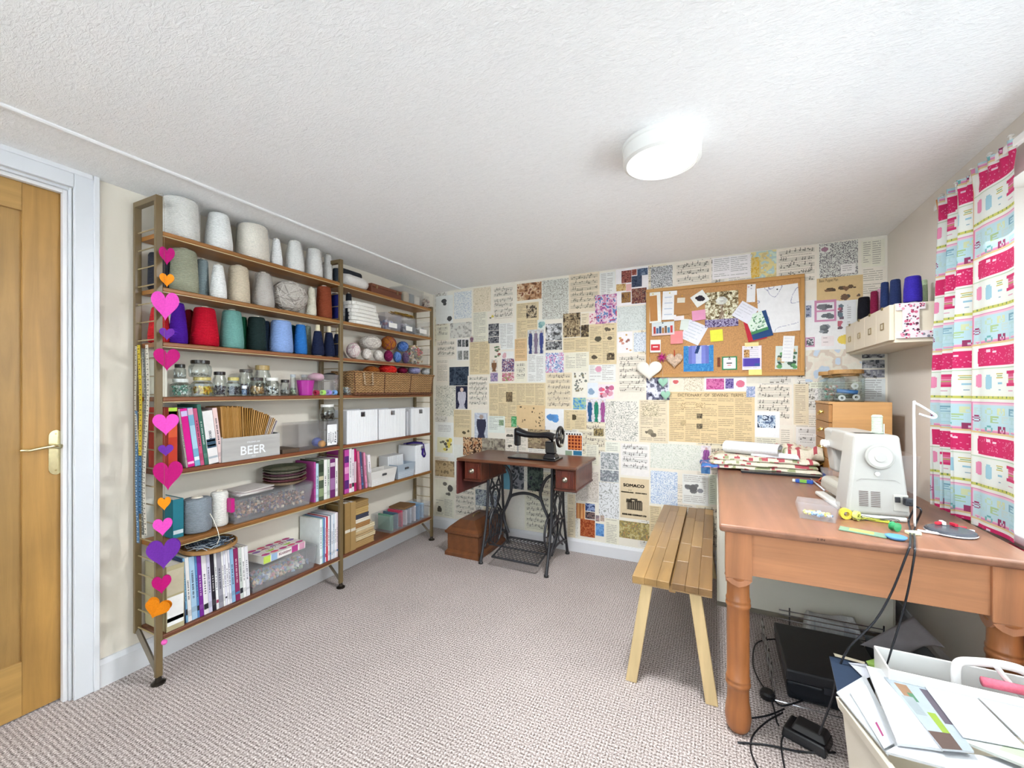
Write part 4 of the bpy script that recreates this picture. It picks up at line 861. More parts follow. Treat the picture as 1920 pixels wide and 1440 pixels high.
for k in range(6):
    q = [(rb * .42, 0), (rb * .72, .006), (rb * .99, .021), (rb, .024), (rb * .96, .0235), (rb * .68, .0095), (.003, .0045)]
    o = obj(MB().lathe(q, cb[k], 36, cols=[cb[k], mixc(cb[k], 'e8dcc0', .3), mixc(cb[k], '302028', .35), cb[k], cb[k], mixc(cb[k], 'd8d0b0', .4), cb[k]]), 'woven_bowl', mat('speckle', scale=130, lo=.7, hi=1.25), loc=(-2.215, yc + wl * .225, zl + .0007 + k * .0152), smooth=False)
    tag(o, ['bottom tan', 'second lowest maroon', 'third from bottom stone grey', 'third from top plum', 'second from top sage', 'topmost olive green'][k] + ' woven coiled bowl in the stack on the bead box', 'bowl', 'coiled bowls stacked on the bead box')
BW = ' in the row of craft books by the middle upright'
brow(3, s, [(1142, 1153, 20, 1146, 'b64c94', 'slim magenta and lilac book' + BW), (1154, 1170, 30, 1160, 'b8d8e4', 'pale blue book' + BW), (1171, 1202, 8, 1186, '4f5c48', 'dark green floral book' + BW, [(.1, .3, '8c9c74'), (.5, .6, 'c8c0a0'), (.7, .9, '303c2c')]),
  (1203, 1222, 6, 1212, 'eceae6', 'white book with small dark titles' + BW), (1223, 1240, 4, 1230, 'c9d3c3', 'pale green spined book' + BW), (1241, 1272, 0, 1256, '6f2c68', 'thick plum purple book' + BW, [(.2, .5, 'a070a0'), (.8, .9, 'd8c0d0')]), (1273, 1288, -4, 1280, 'f0eeea', 'slim bright white book' + BW), (1289, 1303, 40, 1296, 'c8a498', 'shorter beige pink book' + BW)], 0, X=-2.15)
BR = ' right of the middle upright'
brow(5, s, [(326, 358, 428, 340, 'c04ca0', 'magenta and purple floral book' + BR, [(.1, .3, '5c2c74'), (.45, .6, 'e8a0cc'), (.7, .85, '5c2c74')]), (359, 378, 420, 366, 'efe9ec', 'white and lilac book' + BR), (379, 394, 425, 384, 'e8dce4', 'pale lilac book' + BR), (395, 410, 422, 402, 'b81c64', 'crimson magenta book' + BR, [(.2, .7, 'd8c0c8')])], 0, X=-2.15)
brow(5, s, [(434, 448, 438, 424, 'd8708c', 'rose pink book leaning left' + BR), (450, 464, 445, 440, '4c5478', 'slate blue book leaning left' + BR), (478, 489, 450, 462, 'e890b0', 'slim candy pink book leaning beside the slate one'), (505, 522, 470, 470, 'f0e8ec', 'white book leaning at the right end of the row')], math.radians(5), X=-2.15)

# ------------------------------------------------------------------ lowest board, left bay
s = SZ[6]
brow(3, s, [(236, 346, 650, 290, 'b3a884', 'fat olive cream lever arch file at the bottom left', [(.08, .52, 'efefec'), (.55, .93, 'c4baa0'), (.14, .2, '8c8880')])], 0, depth=.18, X=-2.14)
BL = ' on the lowest shelf'
cols = [('31466c', 352, 358, 'navy spiral magazine'), ('7fb0d0', 359, 370, 'slim sky blue magazine'), ('e9e7e4', 371, 394, 'broad white magazine'), ('a9c8e0', 395, 428, 'broad pale blue magazine'), ('5c8cc0', 429, 442, 'mid blue spined magazine'), ('7c2c94', 443, 468, 'purple magazine'), ('e8e4e6', 469, 498, 'wide off-white book right of the purple magazine'),
 ('cfcbe0', 499, 520, 'lavender white book'), ('2b2630', 521, 544, 'black magazine, darkest of the row'), ('eeecec', 545, 560, 'white book right of the black magazine'), ('9c9aa4', 561, 588, 'mid grey booklet'), ('f2f0ee', 589, 600, 'narrow white booklet right of the grey one'), ('e6e4ee', 601, 613, 'bluish white booklet'), ('f0eef0', 614, 626, 'white booklet, second after the grey one'),
 ('dcdae4', 627, 640, 'pale grey booklet left of the blue and white one'), ('8cb4d4', 641, 662, 'blue and white booklet'), ('8c2c5c', 663, 690, 'dark magenta patterned magazine'), ('c8d0c8', 691, 710, 'pale green-grey magazine'), ('f0eeec', 711, 728, 'white magazine, second from the right of the leaning row'), ('e4e2e6', 729, 750, 'dotted white magazine ending the leaning row by the clear box')]
brow(3, s, [(x0, x1, 612 - (x0 - 347) * .19, x0 - 12, c, l + BL) for c, x0, x1, l in cols], math.radians(3), depth=.16, X=-2.15)
# hoop tray with yarn on the magazines
yt, rt, _ = spot(3, 330, 690, 500, -2.20); rt = min(rt, .13)
ht = onX(*px(3, 500, 560), -2.14).z
zt0 = s + .302
for oo in [o for o in bpy.data.objects if o.get('label', '').endswith(BL) and 'magazine' in o.get('label')]: pass
t = thing('round_tray', 'round wooden tray of tangled blue-grey yarn resting on the magazines', 'tray', (-2.195, yt - .012, zt0), rot=(math.radians(1), math.radians(3), 0))
obj(MB().lathe([(.002, 0), (rt - .004, 0), (rt, .004), (rt, .016), (rt - .006, .018), (rt - .008, .006), (.002, .005)], 'a87e4c', 40), 'tray_base', mat('wood'), t)
q = MB(); rd = random.Random(12)
for k in range(46):
    a = rd.random() * 6.28; R0 = rt * .5 * rd.random(); cx_, cy_ = R0 * math.cos(a), R0 * math.sin(a); pts = []
    for j in range(12): aa = a + j * .55; w_ = rt * .33 * (1 + .4 * rd.random()); pts.append((cx_ + w_ * math.cos(aa), cy_ + w_ * math.sin(aa), .01 + .014 * rd.random()))
    q.tube(pts, .0022, rd.choice(['5c6c7c', '8c9cac', '3c4858', 'b8c0c8']), 4)
o = obj(q, 'tangled_yarn', cloth, loc=(-2.195, yt - .012, zt0)); o['kind'] = 'stuff'; tag(o, 'blue-grey yarn tangle heaped on the round wooden tray', 'yarn')
p0 = Vector((-2.125, onX(*px(3, 520, 350), -2.13).y, .584 + .06)); b = MB(); b.tube([p0 + Vector((-.012, -.008, .03)), p0, p0 + Vector((.012, .012, -.05)), p0 + Vector((.016, .018, -.09)), p0 + Vector((.005, .01, -.13)), p0 + Vector((-.03, -.0, -.155))], .0018, 'ece6d8', 6); tag(obj(b, 'yarn_strand', cloth, smooth=True), 'loose white string hanging from the spool down to the yarn tray', 'string')
t, yc, wl, zl = storage(3, 748, 1162, 600, s, 'clear lidded box of craft papers on the lowest shelf', ['d8b898', '98a8c4', 'e0a8b0', 'b0c0a0', 'e8e4dc', 'b8c8dc'], clabel='mixed pastel craft pieces inside the lowest clear box', nb=420, br=.016, ccat='craft pieces', cshape='x', fillh=.55)
# patchwork cover book on the box lid
hh, ww = 46, 60; rg = np.random.default_rng(4); im = fill(hh, ww, 'e9e3dd'); pc = ['c44c84', 'a8c850', '8c6ca8', 'd8607c', 'e8d8dc', 'b84474']
yy, xx = np.mgrid[0:hh, 0:ww]
for i in range(5):
    for j in range(4):
        m_ = (np.abs(xx - (6 + i * 12)) / 5.5 + np.abs(yy - (6 + j * 11)) / 5.0 < 1.25) & (np.abs(xx - (6 + i * 12)) < 5.2) & (np.abs(yy - (6 + j * 11)) < 4.8); im[m_] = c_(pc[(i * 3 + j * 2) % 6])
m_ = rast_text('SEWING', 7, 30, .0)[::-1]; im[18:27, 13:46] = c_('e9e3dd'); im[19:26, 15:45][m_] = c_('8c3454')
t = thing('book', 'thick patchwork-patterned book lying on the lowest clear box', 'book', (-2.218, yc - .01, zl + .0006), rot=(0, 0, math.radians(3)))
obj(MB().box(-.075, .078, -.13, .13, 0, .004, 'e8e4de').box(-.075, .074, -.127, .127, .004, .036, 'efe8dc').box(-.075, .078, -.13, .13, .036, .04, 'e4dcd8').box(.074, .078, -.13, .13, .0, .04, 'f0eae6'), 'cover', paperw, t)
printed('cover_print', im, .26, .152, pap, t, loc=(.078, -.13, .0402), rot=(-math.pi / 2, 0, math.pi / 2), thick=.0006)
b = MB(); rd = random.Random(2)
for k, (a0, a1, c) in enumerate([(-.13, -.09, 'c8e060'), (-.085, -.05, '9cb8d8'), (.04, .08, 'b8488c'), (.09, .125, 'd8a0b8')]): b.box(.078, .0786, a0, a1, .002, .038, c)
obj(b, 'spine_print', paperw, t)['kind'] = 'stuff'
text('Knitting', .075, .02, 'lettering', t, pap, '7c3450', TR(.0788, -.002, .02) @ TR(0, 0, 0, math.pi / 2, 0, math.pi / 2), .02)
# block of white books with a broad white side
BE = ' at the right end of the lowest shelf'
cols = [('eef2f0', 1178, 1192, 'white book with teal edge'), ('9cd0d4', 1193, 1199, 'thin aqua booklet'), ('6c84c0', 1200, 1209, 'blue booklet'), ('efe4ee', 1210, 1216, 'thin lilac booklet'), ('c83448', 1217, 1227, 'red booklet, only red one'), ('f0eef2', 1228, 1238, 'white booklet right of the red one'), ('8c98a8', 1239, 1247, 'slate grey booklet'),
 ('ecedf2', 1248, 1258, 'white booklet right of the slate one'), ('d8e0ec', 1259, 1268, 'ice blue booklet'), ('f2f0f2', 1269, 1279, 'white booklet third from the upright'), ('e8d8de', 1280, 1288, 'pinkish booklet'), ('2c2c34', 1289, 1294, 'thin black booklet')]
brow(3, s, [(x0, x1, 372 - (x0 - 1180) * .42, x0 + 3, c, l + BE) for c, x0, x1, l in cols], 0, depth=.178, X=-2.148)
# ================================================================== right bay
s = SZ[0]
def yz(z, x, X=-2.14): return onX(*px(z, x), X).y
ya, yb = yz(4, 235), yz(4, 470)
o = obj(MB().tube([(0, a * (yb - ya) / 6 - (yb - ya) / 2 + .03, 0) for a in range(6)], [.05, .058, .056, .056, .055, .045], 'e9e4df', 16, flat=.8), 'rolled_blanket', cloth, smooth=True, loc=(-2.21, (ya + yb) / 2, s + .048)); tag(o, 'white rolled wadding lying on the top shelf right of the middle upright', 'wadding')
o = obj(MB().tube([(0, -.05, 0), (0, .1, 0)], .03, '35373d', 14), 'fabric_roll', cloth, smooth=True, loc=(-2.285, (ya + yb) / 2 - .02, s + .118 - .085)); tag(o, 'black fabric roll behind the white wadding', 'fabric')
o.location = (-2.26, (ya + yb) / 2 + .01, s + .112)
o.rotation_euler = (0, 0, 0)
ya, yb = yz(4, 475), yz(4, 748); hh = onX(*px(4, 480, 240), -2.14).z - s
t = thing('wooden_box', 'dark brown wooden box with lid on the top shelf, right bay', 'box', (-2.225, (ya + yb) / 2, s + .0008)); w_ = yb - ya - .01
obj(MB().box(-.07, .07, -w_ / 2, w_ / 2, 0, hh * .7, '6c3a28'), 'box_body', tk, t, bevel=.002); obj(MB().box(-.073, .073, -w_ / 2 - .003, w_ / 2 + .003, hh * .71, hh, '7a4630'), 'lid', tk, t, bevel=.003)
for yy in (-.35, .35): obj(MB().box(.0735, .076, yy * w_ - .009, yy * w_ + .009, hh * .55, hh * .9, 'a08468'), 'clasp', met, t)
ya, yb = yz(4, 760), yz(4, 940)
openbox('storage_box', 'clear plastic box of pale fabric scraps near the right end of the top shelf', 'box', -2.22, (ya + yb) / 2, s, .14, yb - ya - .01, .115, clear2, 'dfe0e0', lid='d8dcda')
for k, (c, l) in enumerate([('c9b79a', 'tan folded fabric scrap in the top shelf clear box'), ('77838a', 'blue-grey folded scrap in the top shelf clear box'), ('e2ddd2', 'cream folded scrap in the top shelf clear box')]):
    o = obj(MB().box(-.055, .055, -(yb - ya) / 2 * .26, (yb - ya) / 2 * .26, 0, .085 - k * .006, c), 'fabric_scrap', cloth, loc=(-2.22, (ya + yb) / 2 + (k - 1) * (yb - ya) * .27, s + .005), bevel=.012); tag(o, l, 'fabric')
ya, yb = yz(4, 950), yz(4, 1038)
openbox('storage_box', 'clear bag-like box of brown and pink trims at the right end of the top shelf', 'box', -2.215, (ya + yb) / 2 - .004, s, .12, yb - ya - .02, .1, clear, 'dfdadc')
o = obj(beads(MB(), 160, 0, .085, .012, ['a08c7c', 'c8a8a0', '8c7484', 'd8c8b8'], random.Random(4), box=(.05, (yb - ya) / 2 * .7)), 'trim_offcuts', cloth, loc=(-2.215, (ya + yb) / 2 - .004, s + .003)); o['kind'] = 'stuff'; tag(o, 'brown and pink trimmings heaped in the end box of the top shelf', 'trimmings')
s = SZ[1]
cone(4, 226, 290, 330, s, '262a33', 'charcoal navy cone right of the middle upright, second shelf', top=.8, X=-2.2)
ya, yb = yz(4, 296), yz(4, 582)
zz = s + .001; lab = ['lowest', 'second lowest', 'third', 'fourth', 'second from top', 'topmost']
for k in range(6):
    b = MB(); rr = random.Random(k); n = 13; hw = (yb - ya) / 2 * (1 - .03 * k) - .004; th = .0245
    pts = []
    for j in range(40):
        a = 2 * math.pi * j / 40; ex = .5; pts.append(((abs(math.cos(a)) ** ex) * math.copysign(1, math.cos(a)) * (.078 + rr.uniform(-.003, .004)), (abs(math.sin(a)) ** ex) * math.copysign(1, math.sin(a)) * (hw + rr.uniform(-.006, .002))))
    b.poly(pts, 0, th, 'e9e5dd'); o = obj(b, 'folded_fabric', cloth, loc=(-2.215, (ya + yb) / 2 - .006 * k, zz), bevel=.006); tag(o, lab[k] + ' folded white fabric in the pile on the right bay second shelf', 'fabric', 'folded white fabrics'); zz += th + .0006
for (x0, x1, cc, l, fc) in [(588, 742, 'd4d4e8', 'lilac-tinted clear box with white label, right of the white fabrics', ['a85c84', '8090c0', 'd8d8e8']), (752, 868, 'd8dadf', 'clear box with square label in the middle of three, second shelf', ['9c9ca8', 'c8c4cc']), (878, 1006, 'e4e2dd', 'pale clear box with grey ring print at the right end, second shelf', ['b8bcb8', 'e8e8e4'])]:
    ya, yb = yz(4, x0), yz(4, x1); t = openbox('storage_box', l, 'box', -2.218, (ya + yb) / 2, s, .145, yb - ya - .012, .125, clear2, cc, lid=None)
    w_ = yb - ya; obj(MB().box(.0735, .0745, -w_ * .28, w_ * .2, .02, .055, 'f2f0ea'), 'box_label', pap, t)
    o = obj(beads(MB(), 90, 0, .08, .017, fc, random.Random(x0), box=(.048, w_ * .31)), 'sewing_notions', shiny, loc=(-2.218, (ya + yb) / 2, s + .003)); o['kind'] = 'stuff'; tag(o, 'jumbled small notions inside the ' + l.split(',')[0].replace('box', 'box,')[:40].strip(), 'notions')
q = MB(); rd = random.Random(9)
for k in range(30): q.tube([(rd.uniform(-.03, .03), rd.uniform(-.14, .14), rd.uniform(0, .02)) for _ in range(4)], .003, rd.choice(['8c6c2c', 'b08c3c', '6c4c24', 'a88454']), 4)
o = obj(q, 'dried_stems', cloth, loc=(-2.20, yz(4, 800), s + .136)); o['kind'] = 'stuff'; tag(o, 'golden brown dried stems lying over the clear boxes', 'dried plants')
s = SZ[2]
ya = yz(4, 232); o = obj(MB().poly([(0, 0), (.15, 0), (.0, .15)], -.002, .002, 'f0efec'), 'card_sheet', pap); o.rotation_euler = (math.pi / 2, 0, math.pi / 2); o.location = (-2.27, ya, s + .004); tag(o, 'white triangular card standing behind the white yarn balls', 'card')
def yb4(x0, x1, y0, y1, cols, lab, X=-2.2, seed=1, base=None, cat='yarn ball'):
    y, r, zt = spot(4, x0, x1, y0, X); zb = base if base is not None else spot(4, x0, x1, y1, X)[2]; zc = (zt + zb) / 2; rz = (zt - zb) / 2
    return yball(y, X, zc + .004, r * .97, cols, lab, sq=(min(1, .085 / r), 1, rz / r * .98), seed=seed, strands=24, cat=cat)
wy = ['e2dad0', 'c9bdb4', 'f0ebe4']
yb4(232, 370, 782, 0, ['e4d8d2', 'c49aa4', 'f0ebe4'], 'cream yarn ball flecked pink at the left end, third shelf right bay', seed=2, base=s, X=-2.19)
yb4(368, 472, 835, 0, wy, 'small cream yarn ball second from left in the heap', seed=3, base=s, X=-2.175)
yb4(476, 572, 850, 0, wy, 'small cream yarn ball right beside the magenta skein', seed=5, base=s, X=-2.175)
yb4(352, 560, 722, 850, wy, 'big cream yarn skein lying on top of the smaller cream balls', seed=6, X=-2.225)
yb4(572, 660, 850, 0, ['7c1c48', 'a8306c', '4c1c3c'], 'magenta maroon yarn skein below the purple and orange ball', seed=7, base=s, X=-2.18)
yb4(545, 690, 720, 860, ['b06a28', '6c2450', '8c3c64', 'c08038'], 'purple and orange yarn ball on top of the heap', seed=8, X=-2.225)
yb4(655, 735, 862, 0, ['5c84c8', '98b8e0', '2c4c8c'], 'lower blue yarn ball in the heap', seed=9, base=s, X=-2.18)
yb4(690, 800, 770, 868, ['4c74bc', '90b0e0', '284888'], 'upper blue yarn ball in the heap', seed=10, X=-2.215)
yb4(735, 805, 866, 0, ['6c5478', '584468', '9c84a0'], 'grey-purple yarn ball right of the lower blue one', seed=11, base=s, X=-2.2)
ya, yb = yz(4, 812), yz(4, 1008); openbox('storage_box', 'clear box of coloured scraps at the right end of the third shelf', 'box', -2.218, (ya + yb) / 2 - .004, s, .145, yb - ya - .02, .14, clear, 'e0dede')
o = obj(beads(MB(), 190, 0, .16, .017, ['b0944c', 'c84858', '8c8c74', 'e8e2da', '5c5c64', 'd8c0a0'], random.Random(2), box=(.048, (yb - ya) * .30)), 'fabric_scraps', cloth, loc=(-2.218, (ya + yb) / 2 - .004, s + .003)); o['kind'] = 'stuff'; tag(o, 'bright scraps heaped in the end box of the third shelf', 'scraps')
s = SZ[3]
# wicker basket with yarn
ya, yb = yz(4, 300, -2.1), 2.853; hb = onX(*px(4, 700, 1062), -2.1).z - s; wk = mat('wicker')
t = thing('wicker_basket', 'long shallow brown wicker basket with handles on the fourth shelf, right bay', 'basket', (-2.205, (ya + yb) / 2, s + .0008)); w_ = yb - ya
b = MB(); x0, x1, hw = -.09, .105, w_ / 2
b.frust((.0075, 0, 0), (.17, w_ * .95), (.0075, 0, hb), (.195, w_), 'b58a5a', cap=False); b.frust((.0075, 0, .004), (.155, w_ * .93), (.0075, 0, hb - .002), (.178, w_ * .98), '8c6440', cap=False); b.box(-.075, .09, -w_ * .47, w_ * .47, 0, .006, '8c6440')
obj(b, 'woven_side', wk, t)
R_ = [(x, y) for x, y in ((x0, -hw), (x1, -hw), (x1, hw), (x0, hw))]
obj(MB().tube([(x, y, hb) for x, y in R_], .0075, 'a87c4e', 8, closed=True), 'rim', wk, t); obj(MB().tube([(x * .92, y * .955, .008) for x, y in R_], .007, '7c4c30', 8, closed=True), 'base_rim', wk, t)
for yy in (-hw * .98, -hw / 3, hw / 3, hw * .98): obj(MB().tube([(x1 - .012, yy * .96, .01), (x1, yy, hb)], .004, '6c4428', 6), 'stake', wk, t)
obj(MB().tube([(x1 + .004, -hw * .80, hb - .002), (x1 + .012, -hw * .79, hb * .45), (x1 + .012, -hw * .63, hb * .45), (x1 + .004, -hw * .62, hb - .002)], .006, 'c8ac8c', 8), 'handle', wk, t)
for k, (x0_, x1_, c, l) in enumerate([(385, 540, ['9c5420', 'b86c28', '7c3c18'], 'burnt orange yarn ball at the left of the wicker basket'), (520, 695, ['d82820', 'e84038', 'b01818'], 'bright red yarn ball in the wicker basket'), (690, 790, ['7c1438', '981c4c', '5c1028'], 'crimson yarn ball in the middle of the wicker basket'), (788, 905, ['a8a4cc', 'c4c0e0', '8c88b4'], 'lilac yarn ball in the wicker basket'), (905, 1022, ['e9e6e2', 'd0ccc8', 'f4f2f0'], 'white yarn ball at the right of the wicker basket')]):
    y, r, zt = spot(4, x0_, x1_, [990, 975, 1002, 995, 1005][k], -2.2); yball(y, -2.2, zt - r * .62, r, c, l, sq=(min(1, .08 / r), 1, .62), seed=20 + k)
o = obj(MB().ball(.04, '5c1420', 12, 8, (1, 1, .8), .05), 'yarn_ball', yarn, smooth=True, loc=(-2.23, yz(4, 350), s + .05)); tag(o, 'dark maroon yarn ball at the far left inside the wicker basket', 'yarn ball')
ya, yb = yz(4, 232), yz(4, 296); t = openbox('storage_box', 'small round-cornered clear tub of beads left of the wicker basket', 'box', -2.17, (ya + yb) / 2 + .004, s, .06, yb - ya - .004, .045, clear2, 'e0e2e0')
o = obj(beads(MB(), 90, 0, .05, .008, ['b8c8c0', '7c9cb0', 'e8e8e4', '98a898'], random.Random(6), box=(.024, .028)), 'loose_beads', shiny, loc=(-2.17, (ya + yb) / 2 + .004, s + .003)); o['kind'] = 'stuff'; tag(o, 'pale beads in the small tub left of the wicker basket', 'beads')
# ribbed white files
rib = mat('plastic', rough=.45)
def ribfile(z, x0, x1, yt, zs, label, X=-2.14, slot='e0cdb8'):
    ya, yb = onX(*px(z, x0), X).y, min(2.857, onX(*px(z, x1), X).y); hh = onX(*px(z, (x0 + x1) / 2, yt), X).z - zs; w_ = yb - ya - .006
    t = thing('magazine_file', label, 'file box', (-2.2275, (ya + yb) / 2, zs + .0008)); b = MB(); n = 16; v = []
    zh = hh - .045
    # front panel with a hand slot: left, right, below, above
    for (a0, a1, c0, c1) in [(-w_ / 2, -.022, 0, hh), (.022, w_ / 2, 0, hh), (-.022, .022, 0, zh), (-.022, .022, hh - .012, hh)]: b.box(.0825, .0855, a0, a1, c0, c1, 'ececee')
    fp = obj(b, 'front_panel', rib, t)
    for k in range(n):
        yy = -w_ / 2 + (k + .5) * w_ / n; z1 = zh - .004 if abs(yy) < .024 else hh - .002
        obj(MB().box(.0855, .0875, yy - w_ / n * .28, yy + w_ / n * .28, .002, z1, 'f4f4f6'), 'rib', rib, fp)
    obj(MB().box(-.085, .0825, -w_ / 2, -w_ / 2 + .003, 0, hh - .001, 'e4e4e6').box(-.085, .0825, w_ / 2 - .003, w_ / 2, 0, hh - .001, 'e4e4e6').box(-.085, -.082, -w_ / 2 + .003, w_ / 2 - .003, 0, hh, 'e4e4e6').box(-.082, .0825, -w_ / 2 + .003, w_ / 2 - .003, 0, .003, 'dcdcde'), 'box_body', rib, t)
    o = obj(beads(MB(), 36, 0, .06, .022, [slot, 'b8aca0', 'd8d8d8', 'a8a0a8'], random.Random(int(x0)), box=(.055, w_ * .34), z0=0), 'packets', clear2 if 0 else pap, loc=(-2.23, (ya + yb) / 2, zs + hh - .062)); o['kind'] = 'stuff'
    tag(o, 'crumpled packets showing at the top of the ' + label.split(' ribbed')[0] + ' ribbed file', 'packets')
    return t, (ya + yb) / 2, hh
s = SZ[4]
ribfile(5, 342, 565, 148, s, 'left white ribbed file box with hand slot below the wicker basket')
ribfile(5, 570, 762, 140, s, 'middle white ribbed file box below the wicker basket', slot='c89c98')
ribfile(5, 800, 948, 132, s, 'right-hand white ribbed file box at the end of the fifth shelf', slot='a8b0b0')
y_ = yz(5, 781); o = obj(MB().box(-.08, .08, -.012, .012, 0, .19, 'c4c6cc'), 'folder', rib, loc=(-2.23, y_, s + .001), bevel=.001); tag(o, 'narrow grey plastic folder between the middle and right ribbed files', 'folder')
s = SZ[5]
_, yr, hr = ribfile(5, 828, 944, 392, s, 'single white ribbed file box draped with purple ribbon, sixth shelf')
b = MB(); fx = -2.2275 + .092
b.tube([(fx - .12, yr - .10, s + hr + .012), (fx - .06, yr - .06, s + hr + .016), (fx - .02, yr - .02, s + hr + .014), (fx + .002, yr, s + hr + .004), (fx + .004, yr + .008, s + hr - .04), (fx + .006, yr + .02, s + hr - .08), (fx + .006, yr + .0, s + hr - .1), (fx + .004, yr - .018, s + hr - .075), (fx + .003, yr - .01, s + hr - .03)], .012, '3c2478', 8, flat=.35); o = obj(b, 'ribbon', cloth, smooth=True); tag(o, 'purple ribbon draped over the single ribbed file', 'ribbon')
b = MB(); b.tube([(fx - .03, yr + .02, s + hr + .01), (fx - .06, yr - .04, s + hr + .02), (fx - .1, yr - .09, s + hr + .012)], .014, '2a2458', 8, flat=.6); o = obj(b, 'ribbon', cloth, smooth=True); tag(o, 'dark navy ribbon bundle on top of the single ribbed file', 'ribbon')
t, yq, hq = None, yz(5, 745), .17
t = thing('magazine_file', 'pale grey ribbed file box turned side-on behind the blue basket', 'file box', (-2.262, yq, s + .0008))
obj(MB().box(-.045, .045, -.085, .085, 0, .17, 'd9d9da'), 'box_body', rib, t, bevel=.002)
for k in range(9): obj(MB().box(.045, .048, -.078 + k * .0195 - .004, -.078 + k * .0195 + .004, .002, .168, 'ededee'), 'rib', rib, t)
def basket(z, x0, x1, yt, zs, col, label, X, dd):
    ya, yb = onX(*px(z, x0), X).y, onX(*px(z, x1), X).y; hh = onX(*px(z, (x0 + x1) / 2, yt), X).z - zs
    t = openbox('basket', label, 'basket', X - dd / 2, (ya + yb) / 2, zs, dd, yb - ya - .008, hh, mat('wicker') if 0 else rib, col, taper=.88, wall=.005, rim=.003); w_ = yb - ya
    obj(MB().tube([(dd / 2 * .985, -.02, hh * .68), (dd / 2 * .985, .02, hh * .68)], .0085, '4c4c50', 8, flat=1), 'hand_slot', shiny, t)
    b = MB()
    for i in range(14):
        for j in range(5):
            yy = (i - 6.5) * w_ * .062; zz = hh * (.10 + .12 * j)
            k = .88 + .12 * zz / hh; b.at(dd / 2 * k + .0006, yy, zz, math.pi / 4); b.box(-.0012, .0012, -.0045, .0045, -.0045, .0045, mixc(col, 'ffffff', .45))
    q = obj(b, 'lattice', rib, t); q['kind'] = 'stuff'
    return t
basket(5, 512, 697, 572, s, 'dcd8d2', 'small cream plastic lattice basket in front on the sixth shelf', -2.125, .12)
basket(5, 702, 828, 528, s, 'a4b0bc', 'grey-blue plastic lattice basket right of the cream one', -2.13, .11)
s = SZ[6]
# ledgers and old papers
kraft = mat('paper', rough=.8)
brow(5, s, [(328, 368, 808, 345, '9c7c4c', 'tall tan ledger nearest the middle upright, lowest shelf', [(.40, .46, 'd8d0c0')]), (370, 406, 800, 385, 'a88858', 'tall tan ledger, second beside the upright', [(.40, .46, 'd8d0c0')])], 0, depth=.17, X=-2.142)
ya = yz(5, 412); z_ = s + .001
st = [('b08c58', .042, .165, .0, 'lowest thick tan bundle of old sewing patterns'), ('d9c49c', .032, .175, .004, 'frayed cream bundle of old patterns above the lowest'), ('cdb083', .028, .165, -.002, 'tan bundle of old papers with worn edges'), ('e2d3b2', .026, .17, .006, 'pale cream sheaf of old papers in the stack'), ('a87844', .032, .135, -.004, 'orange-brown old book lying in the paper stack'), ('e9e2d2', .026, .13, .0, 'off-white booklet under the navy parcel'), ('32364a', .030, .115, .002, 'navy cloth-wrapped parcel near the top of the stack'), ('b8975c', .045, .12, -.004, 'folded kraft packet above the navy parcel'), ('9c7c4c', .042, .115, .0, 'tan cardboard box topmost on the old papers')]
for k, (c, th, ln, off, l) in enumerate(st):
    rr = random.Random(k); b = MB(); n = max(3, int(th / .006))
    for j in range(n):
        e = rr.uniform(-.005, .005) if k in (1, 2, 3) else rr.uniform(-.001, .001); zz0 = th * j / n; b.box(-.155, .0 + e, 0 + off, ln + off + rr.uniform(-.004, .004), zz0, zz0 + th / n - .0004, mixc(c, 'fff4dc' if j % 2 else '6c5030', .12))
    o = obj(b, 'paper_bundle' if k != 8 else 'cardboard_box', kraft, loc=(-2.15, ya, z_), rot=(rr.uniform(.0, .0), 0, 0)); tag(o, l, 'papers' if k not in (8, 4) else ('box' if k == 8 else 'book')); z_ += th + .0006
t, yc, wl, zl = storage(5, 640, 935, 838, s, 'clear open box of greeting cards and booklets at the right end, lowest shelf', None, dxx=.17, lid=None)
for k, (c, l) in enumerate([('6c9c84', 'green patterned card'), ('4c6478', 'slate blue booklet'), ('c8405c', 'rose red booklet'), ('e4dce0', 'white card'), ('c8ccd8', 'pale grey card'), ('e8e0e4', 'blush white card'), ('78a8d0', 'sky blue booklet'), ('a8c4dc', 'light blue card')]):
    o = obj(MB().box(-.07, .068, -.0065, .0065, 0, .115 + .004 * (k % 3), c), 'card', pap, loc=(-2.225, yc - wl * .38 + k * wl * .105, s + .008), bevel=.0008); tag(o, l + ' standing in the open clear box, lowest shelf', 'card')
o = obj(MB().box(-.075, .07, -.075, .075, 0, .014, '7c5c3c'), 'book', kraft, loc=(-2.225, yc + .0, s + .135), rot=(0, 0, .1), bevel=.001); tag(o, 'brown book lying across the top of the card box', 'book')

